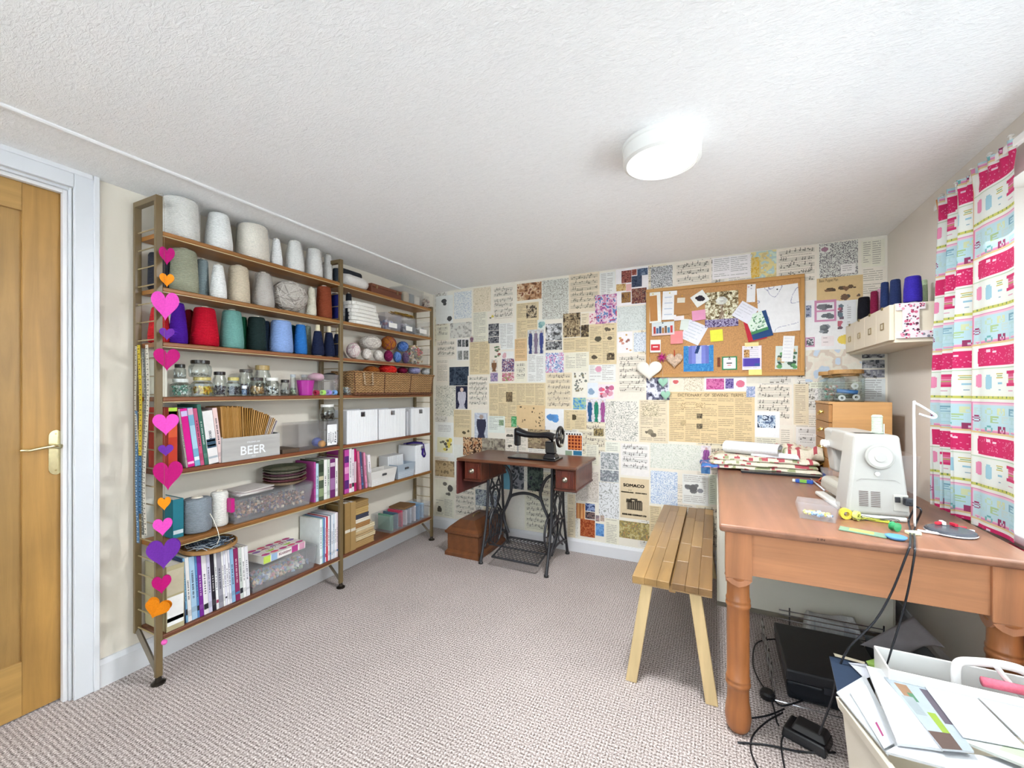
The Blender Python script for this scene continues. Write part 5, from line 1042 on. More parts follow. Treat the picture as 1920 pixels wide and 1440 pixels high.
# ------------------------------------------------------------------ hearts and tape measures on the left ladder frame
felt = mat('cloth')
def heart_pts(w, hh, n=40):
    P_ = []
    for k in range(n):
        a = 2 * math.pi * k / n; P_.append((16 * math.sin(a) ** 3, 13 * math.cos(a) - 5 * math.cos(2 * a) - 2 * math.cos(3 * a) - math.cos(4 * a)))
    P_ = np.array(P_); mn, mx = P_.min(0), P_.max(0); P_ = (P_ - (mn + mx) / 2) / (mx - mn) * np.array([w, hh]); return [tuple(p) for p in P_]
HX = XF + .052
gy = onX(308, 733, HX).y
gar = thing('heart_garland', 'string of pink, magenta, orange and purple felt hearts down the left front post', 'garland', (HX, gy, 2.085))
HC = {'m': 'b4106c', 'o': 'f08c14', 'p': 'e04cb4', 'v': '6a2c98'}
hl = [(313, 481, 30, 34, 'm'), (313, 526, 28, 25, 'o'), (310, 575, 53, 54, 'p'), (313, 627, 29, 23, 'v'), (313, 675, 50, 42, 'm'), (311, 797, 50, 41, 'p'), (311, 845, 29, 22, 'v'), (315, 893, 56, 54, 'm'), (308, 945, 25, 25, 'o'), (305, 989, 37, 33, 'p'), (307, 1040, 65, 56, 'v'), (303, 1097, 37, 34, 'm'), (294, 1142, 52, 46, 'o')]
to_cam = math.atan2(-gy, -HX)                                # hearts turn to face the room
for u, v, w_, hh, c in hl:
    p = onX(u, v, HX); dep = -SN * p.x + CS * p.y; k = dep / F_PX * math.cos(math.atan((u - CX) / F_PX)); b = MB(); pts = heart_pts(w_ * k, hh * dep / F_PX)
    yaw = math.radians(24 + random.uniform(-14, 14)) - math.pi / 2 + math.pi / 2
    for sgn in (-1, 1):                                       # two felt layers, folded away from the middle
        q = MB(); q.poly(pts, -.0008, .0008, HC[c]); q.V = [(x, y, z + sgn * (.0012 + abs(x) * .16)) for x, y, z in q.V]; b.add(q.V, q.Fc, q.C)
    ang = math.atan2(-p.y, -p.x)                              # direction to the room's middle
    o = obj(b, 'felt_heart', felt, gar); o.rotation_euler = (math.pi / 2, 0, ang + math.pi / 2 + random.uniform(-.12, .12)); o.location = (p.x - HX, p.y - gy, p.z - 2.085)
    if (u, v) == (294, 1142): o.rotation_euler = (math.pi / 2 + .35, .45, ang + math.pi / 2 - .3)
    o['label'] = {'m': 'magenta felt heart', 'o': 'orange felt heart', 'p': 'pink felt heart', 'v': 'purple felt heart'}[c]
obj(MB().tube([(-.05, 0, .003), (-.01, 0, -.0), (0, 0, -.06), (0, 0, -.9), (0, 0, onX(306, 1205, HX).z - 2.085)], .0005, '8c7550', 6), 'string', felt, gar)
obj(MB().ball(.011, 'e060b0', 14, 9), 'felt_ball', felt, gar, smooth=True, loc=(0, 0, onX(306, 1205, HX).z - 2.085))
def tape(u, v0, v1, w_, col, label, X, sway=.01, ink='2c2c2c', end=None):
    p0, p1 = onX(u, v0, X), onX(u, v1, X); t = thing('tape_measure', label, 'tape measure', (X, PY[0] - .016 - w_ / 2, p0.z)); L_ = p0.z - p1.z; b = MB(); n = 26; v = []; f = []; cc = []
    for k in range(n + 1):
        z = -L_ * k / n; x = sway * math.sin(k / n * 5 + X * 40); y = .003 * math.sin(k / n * 7)
        v += [(x - w_ / 2, y, z), (x + w_ / 2, y + .002, z)]
    for k in range(n): f.append((2 * k, 2 * k + 1, 2 * k + 3, 2 * k + 2)); cc.append(c_(end) if end and k > n * .62 else c_(col))
    b.add(v, f, cc); obj(b, 'strip', mat('plastic', rough=.4), t, solid=.0007)
    b = MB()
    for k in range(int(L_ / .011)):
        z = -.006 - k * .011; q = -z / L_ * n; x = sway * math.sin(q / n * 5 + X * 40); y = .003 * math.sin(q / n * 7) - .0008
        b.box(x - w_ * .42, x - w_ * (.05 if k % 2 else -.05), y - .0004, y, z - .0007, z + .0007, ink)
        if k % 2: b.box(x + w_ * .08, x + w_ * .3, y - .0004, y + .0002, z - .003, z + .003, ink)
    obj(b, 'markings', pap, t)['kind'] = 'stuff'
tape(277, 648, 960, .020, 'd2b418', 'yellow tape measure with blue end hanging on the left ladder frame', -2.235, end='2c6c9c')
tape(292, 648, 1000, .018, 'd8d0c0', 'cream white tape measure hanging nearest the front post', -2.185)
tape(268, 770, 1015, .018, '3a6c94', 'blue tape measure hanging low on the left ladder frame', -2.262, ink='dce4e8')
tape(284, 655, 1000, .014, '5a5c58', 'narrow dark tape hanging between the yellow and cream tapes', -2.21, ink='c8c8b8')
tape(266, 650, 840, .012, 'b8b0a0', 'grey beaded tape hanging beside the rear post of the frame', -2.275)
# ================================================================== BACK WALL: NOTICE BOARD
ZN.update({'B': (1140, 440, 4.235), 'C': (1480, 420, 4.0), 'D': (1060, 720, 4.0), 'E': (1480, 740, 4.364), 'F': (1160, 900, 2.88), 'G': (1380, 1020, 3.428), 'H': (1560, 1180, 5.333), 'T': (1500, 780, 6.0), 'S': (880, 780, 4.8)})
def wp(z, x, y, Y=YB): return onY(*px(z, x, y), Y)
bd = YB - .004
p0, p1 = onY(1212, 708, bd), onY(1508, 703, bd); q1 = onY(1508, 514, bd); bw = p1.x - p0.x; bh = q1.z - p0.z
board = thing('cork_board', 'wide cork notice board in an oak frame on the collaged wall', 'notice board', (p0.x, bd, p0.z))
fr = .024; oakm = mat('wood', axis='X', contrast=.2); oakz = mat('wood', axis='Z', contrast=.2)
obj(MB().box(fr * .8, bw - fr * .8, -.008, 0, fr * .8, bh - fr * .8, 'c08a4c'), 'cork_panel', mat('speckle', scale=110, lo=.82, hi=1.12), board)
for a in ((0, bw, 0, fr), (0, bw, bh - fr, bh)): obj(MB().box(a[0], a[1], -.018, 0, a[2], a[3], 'c4904c'), 'frame_rail', oakm, board, bevel=.003)
for a in ((0, fr), (bw - fr, bw)): obj(MB().box(a[0], a[1], -.0175, 0, fr, bh - fr, 'c4904c'), 'frame_stile', oakz, board, bevel=.003)
BY = bd - .0085; lay_ = [0]
def pinned(x0, y0, x1, y1, im, label, cat='note', ang=0, pin='d8c040', name='pinned_note', thick=.0006, edge=None, z='B'):
    a, b = wp(z, x0, y1, BY), wp(z, x1, y0, BY); ww, hh = b.x - a.x, b.z - a.z; lay_[0] += 1; d = .0011 * (lay_[0] % 14)
    t = thing(name, label, cat, ((a.x + b.x) / 2, BY - d, (a.z + b.z) / 2), rot=(math.radians(-1.2), math.radians(-ang), 0))
    if not isinstance(im, np.ndarray): im = fill(4, 4, im)
    printed('sheet', im, ww, hh, pap, t, loc=(-ww / 2, 0, -hh / 2), thick=thick, edge=edge, q=8)
    if pin: obj(MB().at(0, -thick, hh * .42, math.pi / 2).lathe([(.0018, 0), (.0018, .004), (.004, .005), (.0045, .008), (.003, .0095)], pin, 12), 'pin', shiny, t, smooth=False)
    return t, ww, hh
def cells(x0, y0, x1, y1, c=.0035): a, b = wp('B', x0, y1), wp('B', x1, y0); return max(4, int((b.z - a.z) / c)), max(4, int((b.x - a.x) / c))
rg = np.random.default_rng(11)
hh, ww = cells(770, 405, 1035, 740); im = g_photo(rg, hh, ww, ['3c3828', '6c6444', 'a09470', 'd8d0b0', 'f0ecd8', '8c8c50'], 4); yy, xx = np.mgrid[0:hh, 0:ww]; cx_ = ww * .5
tr = np.abs(xx - cx_) < (2.0 + np.abs(yy - hh * .55) ** 1.25 * .09) * (yy > hh * .38); im[tr & (((xx + yy // 3) % 3) > 0) & (yy < hh * .82)] = c_('8c7866')
im[yy > hh * .8] = g_photo(rg, hh, ww, ['6c5c8c', 'a89cc0', '4c4468', 'c8c0d8'], 4)[yy > hh * .8]; gl = ((xx - cx_) ** 2 + ((yy - hh * .33) * 1.3) ** 2) < (hh * .13) ** 2; im[gl] = im[gl] * .3 + 170
pinned(770, 405, 1035, 740, im, 'large photo of a gnarled tree with purple roots pinned on the cork board', 'picture', 0, None)
hh, ww = cells(1185, 395, 1525, 785); im = g_map(rg, hh, ww, 'eeeef4', '8c94b0', 2.2, 40, .05, 1.0)
pinned(1190, 390, 1520, 785, im, 'large white sheet with a pencil line drawing at the right of the board', 'drawing', 3, '303840')
pinned(305, 448, 420, 705, 'eeede9', 'white paper template strip at the far left of the board', 'paper', 2, 'e0c040')
pinned(332, 482, 392, 690, 'c08a4c', 'narrow cork-coloured cutout window in the leftmost strip', 'paper', 2, None)
pinned(432, 443, 545, 680, g_text(rg, 30, 14, 'efeff2', '7080a0', 1, 6, 6), 'long white handwritten note right of the leftmost strip', 'note', -2)
pinned(525, 470, 652, 640, 'b98a58', 'brown kraft envelope pinned near the top left of the board', 'envelope', -1, 'e8b040')
pinned(550, 500, 612, 545, 'e8e2d2', 'small cream tag on the brown kraft envelope', 'tag', -3, None)
hh, ww = 24, 24; im = fill(hh, ww, 'efedea'); yy, xx = np.mgrid[0:hh, 0:ww]; im[((xx - 12) ** 2 + (yy - 11) ** 2 < 30) | ((xx - 15) ** 2 + (yy - 15) ** 2 < 16) | ((xx - 8) ** 2 + (yy - 7) ** 2 < 7)] = c_('2c2a2c')
pinned(672, 455, 788, 565, im, 'white square card with a black inked silhouette, tilted', 'card', 32, None)
pinned(668, 598, 775, 685, 'e8a0bc', 'pink sticky note between the kraft envelope and the tree photo', 'sticky note', 4, None)
pinned(525, 645, 605, 685, 'eceae6', 'small white slip below the kraft envelope', 'paper', 2, None)
hh, ww = 26, 40; im = fill(hh, ww, 'd8dce0')
for k, c in enumerate(['b03c38', '4c6c98', '3c4c74', 'b87c50', '7c5c48', '5888a8', 'c84848']): im[8 + k % 2 * 3:22, 3 + k * 5:7 + k * 5] = c_(c)
im[22:] = c_('e6d4cc')
pinned(350, 690, 528, 805, im, 'photo postcard of coloured bottles on the left of the board', 'postcard', 1, '202020')
pinned(498, 765, 595, 870, 'f08c8c', 'coral pink sticky note below the bottle postcard', 'sticky note', 1, None)
im = fill(20, 16, 'f0ece8'); im[7:17, 1:15] = c_('d04048'); im[10:12, 4:12] = c_('f0d8d8'); pinned(338, 835, 420, 938, im, 'white and red ticket at the left edge of the board', 'ticket', -1, None)
hh, ww = cells(600, 790, 838, 1088); im = g_photo(rg, hh, ww, ['2c78b4', '4890c8', '3880bc', '58a0d0'], 5); yy, xx = np.mgrid[0:hh, 0:ww]; f_ = np.abs(xx - ww * .5) / ww
im[(f_ < .34) & (yy < hh * .78)] = c_('7478c4'); im[(f_ < .22) & (yy < hh * .78)] = c_('8488cc'); im[(f_ < .10) & (yy > hh * .3) & (yy < hh * .78)] = c_('b8c0e0'); im[(np.abs(xx - ww * .5 + (yy - hh * .3) * .3) < 3) & (yy < hh * .5)] = c_('283c74'); im[(f_ > .28) & (f_ < .36) & (yy < hh * .3)] = c_('c8d4d8')
pinned(600, 790, 838, 1088, im, 'blue and lilac painted sheet of a long dress low on the board', 'painting', 0, None)
pinned(600, 690, 765, 860, g_text(rg, 26, 22, 'e6e8ee', '98a0b4', 1, 3, 4), 'tilted white letter covering the top of the blue painting', 'letter', -28, None)
pinned(575, 668, 640, 760, 'dfe6e4', 'pale green-white slip behind the tilted white letter', 'paper', -8, None)
pinned(812, 752, 912, 850, 'e6e850', 'yellow sticky note below the tree photo', 'sticky note', 3, None)
pinned(1102, 392, 1170, 540, g_blobs(rg, 30, 14, 'eeeef0', ['a8a4b4', 'c89cac'], 4, 1.4), 'narrow white card with small marks left of the line drawing', 'card', -2, '303030')
pinned(1090, 640, 1240, 845, 'c02c3c', 'red card edge fanned below the green patterned card', 'card', 12, None, edge='f0e8e0')
pinned(1120, 610, 1285, 828, '2c4c84', 'navy blue card fanned behind the green patterned card', 'card', 14, None)
pinned(1010, 545, 1165, 690, g_text(rg, 24, 24, 'e9eaf0', 'a0a4b8', 1, 3, 4), 'white handwritten note tilted, right of the tree photo', 'note', -35, None)
hh, ww = 40, 30; im = g_blobs(rg, hh, ww, 'e2ece4', ['4c8c58', '2c5c48', '88b088'], 60, 1.5); im[34:] = c_('4c9060'); pinned(1110, 620, 1250, 785, im, 'green leaf-patterned card fanned in front of the red and navy cards', 'card', 18, None)
pinned(1065, 880, 1218, 1075, g_text(rg, 36, 26, 'eceaf0', '8888a0', 1, 2, 3), 'white leaflet with a purple band low right on the board', 'leaflet', 0, '303030')
pinned(1085, 855, 1195, 890, 'ece49c', 'pale yellow note top showing above the white leaflet', 'sticky note', 1, None)
im = fill(14, 26, '5848a8'); im[:, :2] = c_('7868bc'); im[9:, 18:] = c_('3c5c9c'); pinned(1070, 980, 1205, 1048, im, 'purple printed strip across the white leaflet', 'leaflet', 0, None)
pinned(1078, 915, 1122, 975, g_photo(rg, 14, 10, ['b8884c', 'd8b078', '8c5c38'], 3), 'small orange-brown picture on the white leaflet', 'picture', 0, None)
pinned(1115, 1070, 1220, 1115, 'ece690', 'yellow note sticking out below the white leaflet', 'sticky note', 0, None)
im = fill(26, 30, 'f2f2ee'); im[12:14, 9:20] = c_('383838'); im[16:18, 11:18] = c_('d88c8c'); im[4:6, 12:18] = c_('888'*2); t, ww, hh = pinned(905, 965, 1025, 1075, im, 'white card with green border low in the middle of the board', 'card', 0, '303030')
for (a, b, c, d) in ((-ww/2, ww/2, -hh/2, -hh/2+.008), (-ww/2, ww/2, hh/2-.008, hh/2), (-ww/2, -ww/2+.008, -hh/2+.008, hh/2-.008), (ww/2-.008, ww/2, -hh/2+.008, hh/2-.008)): obj(MB().box(a, b, -.002, -.0006, c, d, '3c8c60'), 'border', pap, t)
pinned(1328, 880, 1505, 1070, g_blobs(rg, 44, 40, 'd9dcd8', ['243c30', '4c8c4c', '1c2c28', '88a8a0', 'c89c64', '385c44'], 26, 4.5), 'dark green photo of a seated figure among plants, lower right', 'picture', -2, None)
pinned(1385, 802, 1475, 1010, g_text(rg, 40, 18, 'efeff0', 'b8b8c4', 1, 3, 5), 'long white slip hanging over the dark green photo', 'paper', -4, None)
pinned(868, 975, 890, 1050, g_photo(rg, 16, 6, ['5c4c30', '8c3c30', '3c5038'], 2), 'tiny brown feathered ornament left of the green-bordered card', 'ornament', 0, None, thick=.003)
# flower and heart ornaments
def puff_heart(u, v, wpx, hpx, col, label, Y, th=.010, cat='heart', print_=None):
    p = onY(u, v, Y); dep = -SN * p.x + CS * p.y; k = dep / F_PX; pts = np.array(heart_pts(1, 1, 44)); w_, h_ = wpx * k / (CS if 0 else 1), hpx * k
    b = MB(); n = 44; rings = [(1, .0), (.96, .35), (.82, .75), (.55, 1.0), (.2, 1.08)]; V = []; Fq = []
    for sgn in (1, -1):
        base = len(V)
        for sc_, dz in rings: V += [(x * w_ * sc_, sgn * th * dz, y * h_ * sc_) for x, y in pts]
        for j in range(len(rings) - 1):
            for i in range(n): q = (i + 1) % n; Fq.append((base + j * n + i, base + j * n + q, base + (j + 1) * n + q, base + (j + 1) * n + i))
        Fq.append(tuple(base + 4 * n + i for i in range(n)))
    b.add(V, Fq, col); o = obj(b, 'hanging_heart', print_ or felt, smooth=True, loc=(p.x, p.y, p.z)); tag(o, label, cat); return o, p, h_
o, p, h_ = puff_heart(1264.5, 677, 29, 28, 'cdb096', 'floral fabric stuffed heart pinned on the board by a red tag', BY - .022, .008, print_=mat('speckle', scale=90, lo=.7, hi=1.2)); obj(MB().box(-.003, .003, -.001, .001, h_ * .3, h_ * .3 + .045, 'b83c28'), 'hanging_tag', pap, o)
o, p, h_ = puff_heart(1217, 696, 46, 36, 'efe9dc', 'white wooden heart hanging over the lower left corner of the board', BY - .03, .009, print_=paint); obj(MB().tube([(0, -.0, h_ * .3), (.006, .012, h_ * .3 + .03), (.0, .022, h_ * .3 + .062)], .0012, 'd8d0c0', 6), 'hanging_loop', felt, o)
for k, (u, v, l) in enumerate([(1243, 718, 'upper mint green heart on the string below the board'), (1248, 742, 'lower mint green heart on the string below the board')]):
    o, p, h_ = puff_heart(u, v, 17, 18, '9ccbb0', l, YB - .03, .004, print_=paint); obj(MB().tube([(0, 0, h_ * .3), (-.002, .0, h_ * .3 + (.075 if k == 0 else .01))], .0008, 'c8c0b0', 5), 'string', felt, o)
p = wp('B', 428, 975, BY - .018); b = MB()
for k in range(18):
    a = k * .698; b.tube([(0, 0, 0), (math.cos(a) * .018, -.008 - .004 * (k % 3), math.sin(a) * .018), (math.cos(a + .2) * .034, -.003, math.sin(a + .2) * .034)], [.003, .0045, .002], ['c02c84', 'a02070', 'd84c9c'][k % 3], 5)
q = obj(b, 'fabric_flower', felt, loc=p); tag(q, 'magenta ribbon flower pinned low on the left of the board', 'flower')

# ================================================================== RIGHT WALL UNIT
UX, UY0, UY1, UZ0, UZ1 = .712, 2.448, 3.156, 1.467, 1.643
CRW = 'eadfc9'; lam = mat('paint', rough=.4)
t = thing('wall_cabinet', 'long cream wall cabinet of four small drawers on the right wall', 'cabinet', (UX, UY0, UZ0))
obj(MB().box(.018, XR - UX - .001, 0, UY1 - UY0, 0, UZ1 - UZ0, CRW), 'carcass', lam, t, bevel=.002); n = 4; dw = (UY1 - UY0 - .004) / n
for k in range(n):
    d = obj(MB().box(0, .0175, .003 + k * dw + .001, .003 + (k + 1) * dw - .001, .012, UZ1 - UZ0 - .004, 'e6dac2'), 'drawer_front', lam, t, bevel=.002)
    yc = .003 + (k + .5) * dw
    for (a, b_, c, e) in ((-.02, .02, -.016, -.012), (-.02, .02, .012, .016), (-.02, -.016, -.012, .012), (.016, .02, -.012, .012)): obj(MB().box(-.003, -.0003, yc + a, yc + b_, .085 + c, .085 + e, 'a89468'), 'label_holder', met, d)
    obj(MB().box(-.0012, -.0004, yc - .016, yc + .016, .073, .097, 'ded4bc'), 'label_card', pap, d)
    obj(MB().box(-.005, .004, yc - .006, yc + .006, UZ1 - UZ0 - .014, UZ1 - UZ0 - .001, '8c7c50'), 'catch', met, d)
# letter L with dots
lh = .155; lx = onY(1679, 600, UY0).x; t = thing('wooden_letter', 'large patterned slab letter L stuck on the cabinet end', 'letter', (lx, UY0 - .0015, onY(1700, 634, UY0).z))
pl = [(0, 0), (.148, 0), (.148, .056), (.128, .056), (.122, .030), (.078, .030), (.078, .125), (.098, .125), (.098, .155), (.0, .155), (.0, .125), (.022, .125), (.022, .030), (0, .030)]
b = MB().poly(pl, 0, .010, 'efe6ea'); b.V = [(x, -z, y) for x, y, z in b.V]; lo = obj(b, 'letter_body', shiny, t); rd = random.Random(4)
def inL(x, y, m=.004): return (m < x < .145 and m < y < .026) or (.026 < x < .074 and 0 < y < .150) or (.004 < x < .094 and .129 < y < .151) or (.128 < x < .145 and .03 < y < .052)
b = MB()
for k in range(190):
    x, y = rd.uniform(0, .148), rd.uniform(0, .155)
    if inL(x, y):
        r_ = rd.choice([.0025, .003, .0035, .006]); c = rd.choice(['b03060', '5c3048', 'd87090', '3c3040', 'e89cb0', '8c8c98', 'c04870']); b.at(x, -.0101 - .00002 * k / 10, y, math.pi / 2, 0, 0)
        b.add([(r_ * math.cos(a * math.pi / 4), r_ * math.sin(a * math.pi / 4), 0) for a in range(8)] if r_ > .003 else [(r_, r_, 0), (-r_, r_, 0), (-r_, -r_, 0), (r_, -r_, 0)], [tuple(range(8)) if r_ > .003 else (0, 1, 2, 3)], c)
q = obj(b, 'dot_print', shiny, lo); q['kind'] = 'stuff'
def tcone(x0, x1, yt, X, col, label, top=.85, Y=None):
    u0, _ = px('C', x0); u1, v = px('C', x1, yt); uc = (u0 + u1) / 2; dx, dy = ray(uc); t_ = X / dx if Y is None else Y / dy; th = math.atan((uc - CX) / F_PX); r = (u1 - u0) * t_ * math.cos(th) / (2 * F_PX); x, y = t_ * dx, t_ * dy; hh = EYE - (v - HZ) / F_PX * t_ - UZ1
    y = min(y, YB - r - .003); t = thing('thread_cone', label, 'thread cone', (x, y, UZ1 + .0008)); obj(MB().lathe([(r * .93, .004), (r, .01), (r * .98, hh * .5), (r * top, hh * .93), (r * top * .85, hh * .97), (r * .3, hh * .98)], col, 26), 'thread', yarn, t, smooth=True)
    obj(MB().lathe([(r * .5, 0), (r * .5, .005), (r * .24, hh), (r * .18, hh), (r * .18, hh - .01)], 'd8d8d4', 14), 'spool_core', card, t); return t
tcone(508, 612, 545, .778, '1e1e26', 'black thread cone, farthest on the cream wall cabinet')
tcone(604, 668, 500, .79, '8c2048', 'crimson thread cone second along the wall cabinet')
tcone(655, 690, 484, .815, 'e0a8c0', 'pale pink thread cone squeezed behind the crimson one')
tcone(680, 752, 432, .79, '2c3c6c', 'first of two denim blue thread cones, nearer the crimson one')
tcone(748, 842, 412, .80, '2c3a68', 'larger denim blue thread cone left of the violet-blue cone')
tcone(852, 1000, 390, .80, '3a2ca4', 'big violet-blue thread cone nearest the room on the cabinet')
tcone(988, 1040, 415, .872, 'b4c8a4', 'pale green thread cone partly behind the violet-blue one')

# ================================================================== CURTAIN
CX_, Y0c, Y1c, Zt, Zb = .868, 1.905, 2.405, 2.062, .762
cell = .0034; FL = .80; hh, ww = int((Zt - Zb) / cell), int(FL / cell)
GL = {'S': '011101000101110000011000101110', 'W': '1000110001101011010110101010100', 'E': '111111000011110100001000011111', 'T': '111111010100100001000010001110', 'H': '110111000111111100011000111011', 'O': '011101000110001100011000101110', 'M': '110111101110101101011000111011'}
def glyph(ch, h_, w_):
    g_ = np.array([int(q) for q in GL[ch][:30]]).reshape(6, 5).astype(bool); return g_[(np.arange(h_) * 6 // h_)][:, (np.arange(w_) * 5 // w_)]
def curtain_img():
    im = fill(hh, ww, 'eef0e4'); yy, xx = np.mgrid[0:hh, 0:ww]; rep = int(.315 / cell); cw = int(.262 / cell); r = np.random.default_rng(2)
    W1 = [('S', .10, .42, '9c3464'), ('W', .26, .42, 'c0dcd4'), ('E', .47, .42, 'b0cc90'), ('E', .66, .42, 'c8dcd8'), ('T', .83, .42, 'b8d8d8')]
    W0 = [('H', .14, .15, 'c0d8d8'), ('O', .36, .15, 'c4dcb8'), ('M', .58, .15, 'd8e0b0'), ('E', .82, .15, '7ca8b8')]
    W2 = [('H', .12, .72, 'c4dce0'), ('O', .36, .72, '70b4b0'), ('M', .60, .72, '9c3464'), ('E', .83, .72, 'b0d8e0')]
    for c0 in range(ww - int(.238 / cell) - 3 * cw, ww, cw):
        for r0 in range(-int(.09 / cell), hh, rep):
            def R(x0, x1, y0, y1, col):
                a0, a1 = max(0, int(c0 + x0 * cw)), min(ww, int(c0 + x1 * cw)); b0, b1 = max(0, int(r0 + y0 * rep)), min(hh, int(r0 + y1 * rep))
                if a1 > a0 and b1 > b0: im[b0:b1, a0:a1] = c_(col)
            R(0, 1, 0, .345, 'e48cb4'); R(.04, .96, .02, .325, 'f0c4d4'); R(.06, .94, .035, .31, 'bfe0e6'); R(0, 1, .345, .36, 'e8c890')
            for L_, fx, fy, col in W0 + W1 + W2:
                lw_, lh_ = int(cw * .155), int(rep * .078); a0 = int(c0 + (fx - .07) * cw); b0 = int(r0 + (.035 + fy * .33) * rep) - 1
                m_ = glyph(L_, lh_, lw_)
                if b0 + lh_ > 0 and b0 < hh and a0 + lw_ > 0 and a0 < ww:
                    y0_, y1_, x0_, x1_ = max(0, -b0), min(lh_, hh - b0), max(0, -a0), min(lw_, ww - a0); im[b0 + y0_:b0 + y1_, a0 + x0_:a0 + x1_][m_[y0_:y1_, x0_:x1_]] = c_(col)
            R(.06, .92, .385, .625, 'fbf3ee'); R(.14, .90, .40, .60, 'd81c64'); R(.12, .14, .43, .57, 'd81c64'); R(.90, .93, .42, .58, 'd81c64')
            for _ in range(70):
                a = int(c0 + r.uniform(.15, .89) * cw); b_ = int(r0 + r.uniform(.41, .59) * rep)
                if 0 <= a < ww - 1 and 0 <= b_ < hh - 1: im[b_, a] = c_('f08cb0')
            R(.32, .40, .42, .45, 'f8d8e4'); R(.44, .50, .44, .465, 'f8d8e4')
            R(0, 1, .63, .64, 'b8d4b4'); R(.04, .96, .645, .92, 'f2f4ec')
            R(.10, .22, .70, .83, 'f090b4'); R(.12, .20, .685, .845, 'f090b4'); R(.30, .42, .72, .85, 'a4d0e0'); R(.32, .40, .705, .865, 'a4d0e0'); R(.50, .62, .69, .70, 'c8b840'); R(.51, .61, .71, .72, '8cb060'); R(.50, .62, .73, .74, 'c8b840'); R(.52, .60, .79, .81, '98c8dc'); R(.54, .58, .86, .875, '88a8b8')
            R(.70, .92, .665, .70, 'd8286c'); R(.73, .89, .70, .80, 'e05c88'); R(.73, .89, .73, .74, 'f0b0c8'); R(.73, .89, .76, .77, 'a8c870'); R(.70, .92, .80, .835, 'd8286c'); R(.74, .86, .87, .885, 'e09cb4')
            R(0, 1, .935, .975, 'd0d068')
            for k in range(12): R(k / 12 + .02, k / 12 + .035, .94, .965, '708c50')
            R(.965, 1.0, 0, 1, 'f0a050' if (c0 // cw) % 2 else 'b8dcc0')
    return im
im = np.round(curtain_img() / 4) * 4
NF = 5.0
S_ = np.linspace(0, 1, ww + 1); zz = np.linspace(0, 1, hh + 1)
G_, Zg = np.meshgrid(S_, zz)                                # G 0 = near end (towards the room's near side)
amp = .012 + .026 * np.clip(Zg * 1.5, 0, 1); GK = .30
fold = np.clip((G_ - GK * .8) / (1 - GK * .8), 0, 1); ease = np.clip(fold * 5, 0, 1)
Yc = np.where(G_ < GK, Y0c + .725 * (G_), Y0c + .725 * GK + (Y1c - Y0c - .725 * GK) * (G_ - GK) / (1 - GK)) + ease * .012 * np.sin(4 * np.pi * 3.6 * fold) * Zg
Xc = CX_ - .006 - ease * (amp * np.sin(2 * np.pi * 3.6 * fold + .3 * np.sin(Zg * 3))) + .006 * np.sin(G_ / GK * np.pi * 2) * (1 - ease)
pinch = np.clip(1 - Zg * 14, 0, 1); Xc = Xc + pinch * .010 * np.cos(2 * np.pi * NF * G_ * 3)
Zc = Zt - (Zt - Zb) * Zg
V = np.stack([Xc, Yc, Zc], -1).reshape(-1, 3); ii = np.arange((hh + 1) * (ww + 1)).reshape(hh + 1, ww + 1)
Fq = np.stack([ii[:-1, :-1], ii[:-1, 1:], ii[1:, 1:], ii[1:, :-1]], -1).reshape(-1, 4); n = len(Fq)
me = bpy.data.meshes.new('curtain_fabric'); me.vertices.add(len(V)); me.vertices.foreach_set('co', V.ravel()); me.loops.add(n * 4); me.loops.foreach_set('vertex_index', Fq.ravel().astype(np.int32)); me.polygons.add(n); me.polygons.foreach_set('loop_start', np.arange(0, 4 * n, 4, dtype=np.int32)); me.update(calc_edges=True)
paint_faces(me, im[:, ::-1].reshape(-1, 3) * .86); cur = thing('curtain', 'pleated curtain printed with cotton reels, pink labels and HOME SWEET HOME lettering', 'curtain')
finish(bpy.data.objects.new('curtain_fabric', me), mat('paint', rough=.9), cur, smooth=True)
for k in range(5): obj(MB().lathe([(.004, 0), (.004, .03), (.009, .032), (.009, .036), (.003, .04)], 'e8e4dc', 10), 'curtain_glider', shiny, cur, loc=(CX_ + .004, Y0c + .04 + k * .115, Zt - .012))
rl = thing('curtain_rail', 'white curtain rail running along above the window', 'rail', (CX_ + .004, 0, 2.035)); obj(MB().box(-.008, .008, .55, 2.46, .0, .026, 'f4f2ee'), 'track', shiny, rl, bevel=.003)
for y in (.8, 1.6, 2.40): obj(MB().box(.008, XR - CX_ - .0042, y - .012, y + .012, .004, .022, 'f0eeea'), 'bracket', shiny, rl, bevel=.002)

# ================================================================== LARGE PINE TABLE
TX0, TX1, TY0, TY1, TZ = .015, .84, 1.690, 3.14, .770
pine = 'c08a64'; wy = mat('wood', axis='Y', contrast=.2, rough=.34); wx = mat('wood', axis='X', contrast=.22, rough=.34); wz = mat('wood', axis='Z', contrast=.26, rough=.30)
tb = thing('pine_table', 'large antique pine table with turned bamboo-style legs by the window', 'table', (0, 0, 0))
obj(MB().box(TX0, TX1, TY0, TY1, TZ - .028, TZ, '8b6049'), 'tabletop', wy, tb, bevel=.010, seg=4)
obj(MB().box(.11, .74, TY0 + .040, TY0 + .062, TZ - .185, TZ - .028, 'c48860'), 'apron', wx, tb, bevel=.002)
for x in (TX0 + .036, TX1 - .062): obj(MB().box(x, x + .022, TY0 + .10, 2.69, TZ - .165, TZ - .028, '9c6444'), 'apron', wy, tb, bevel=.002)
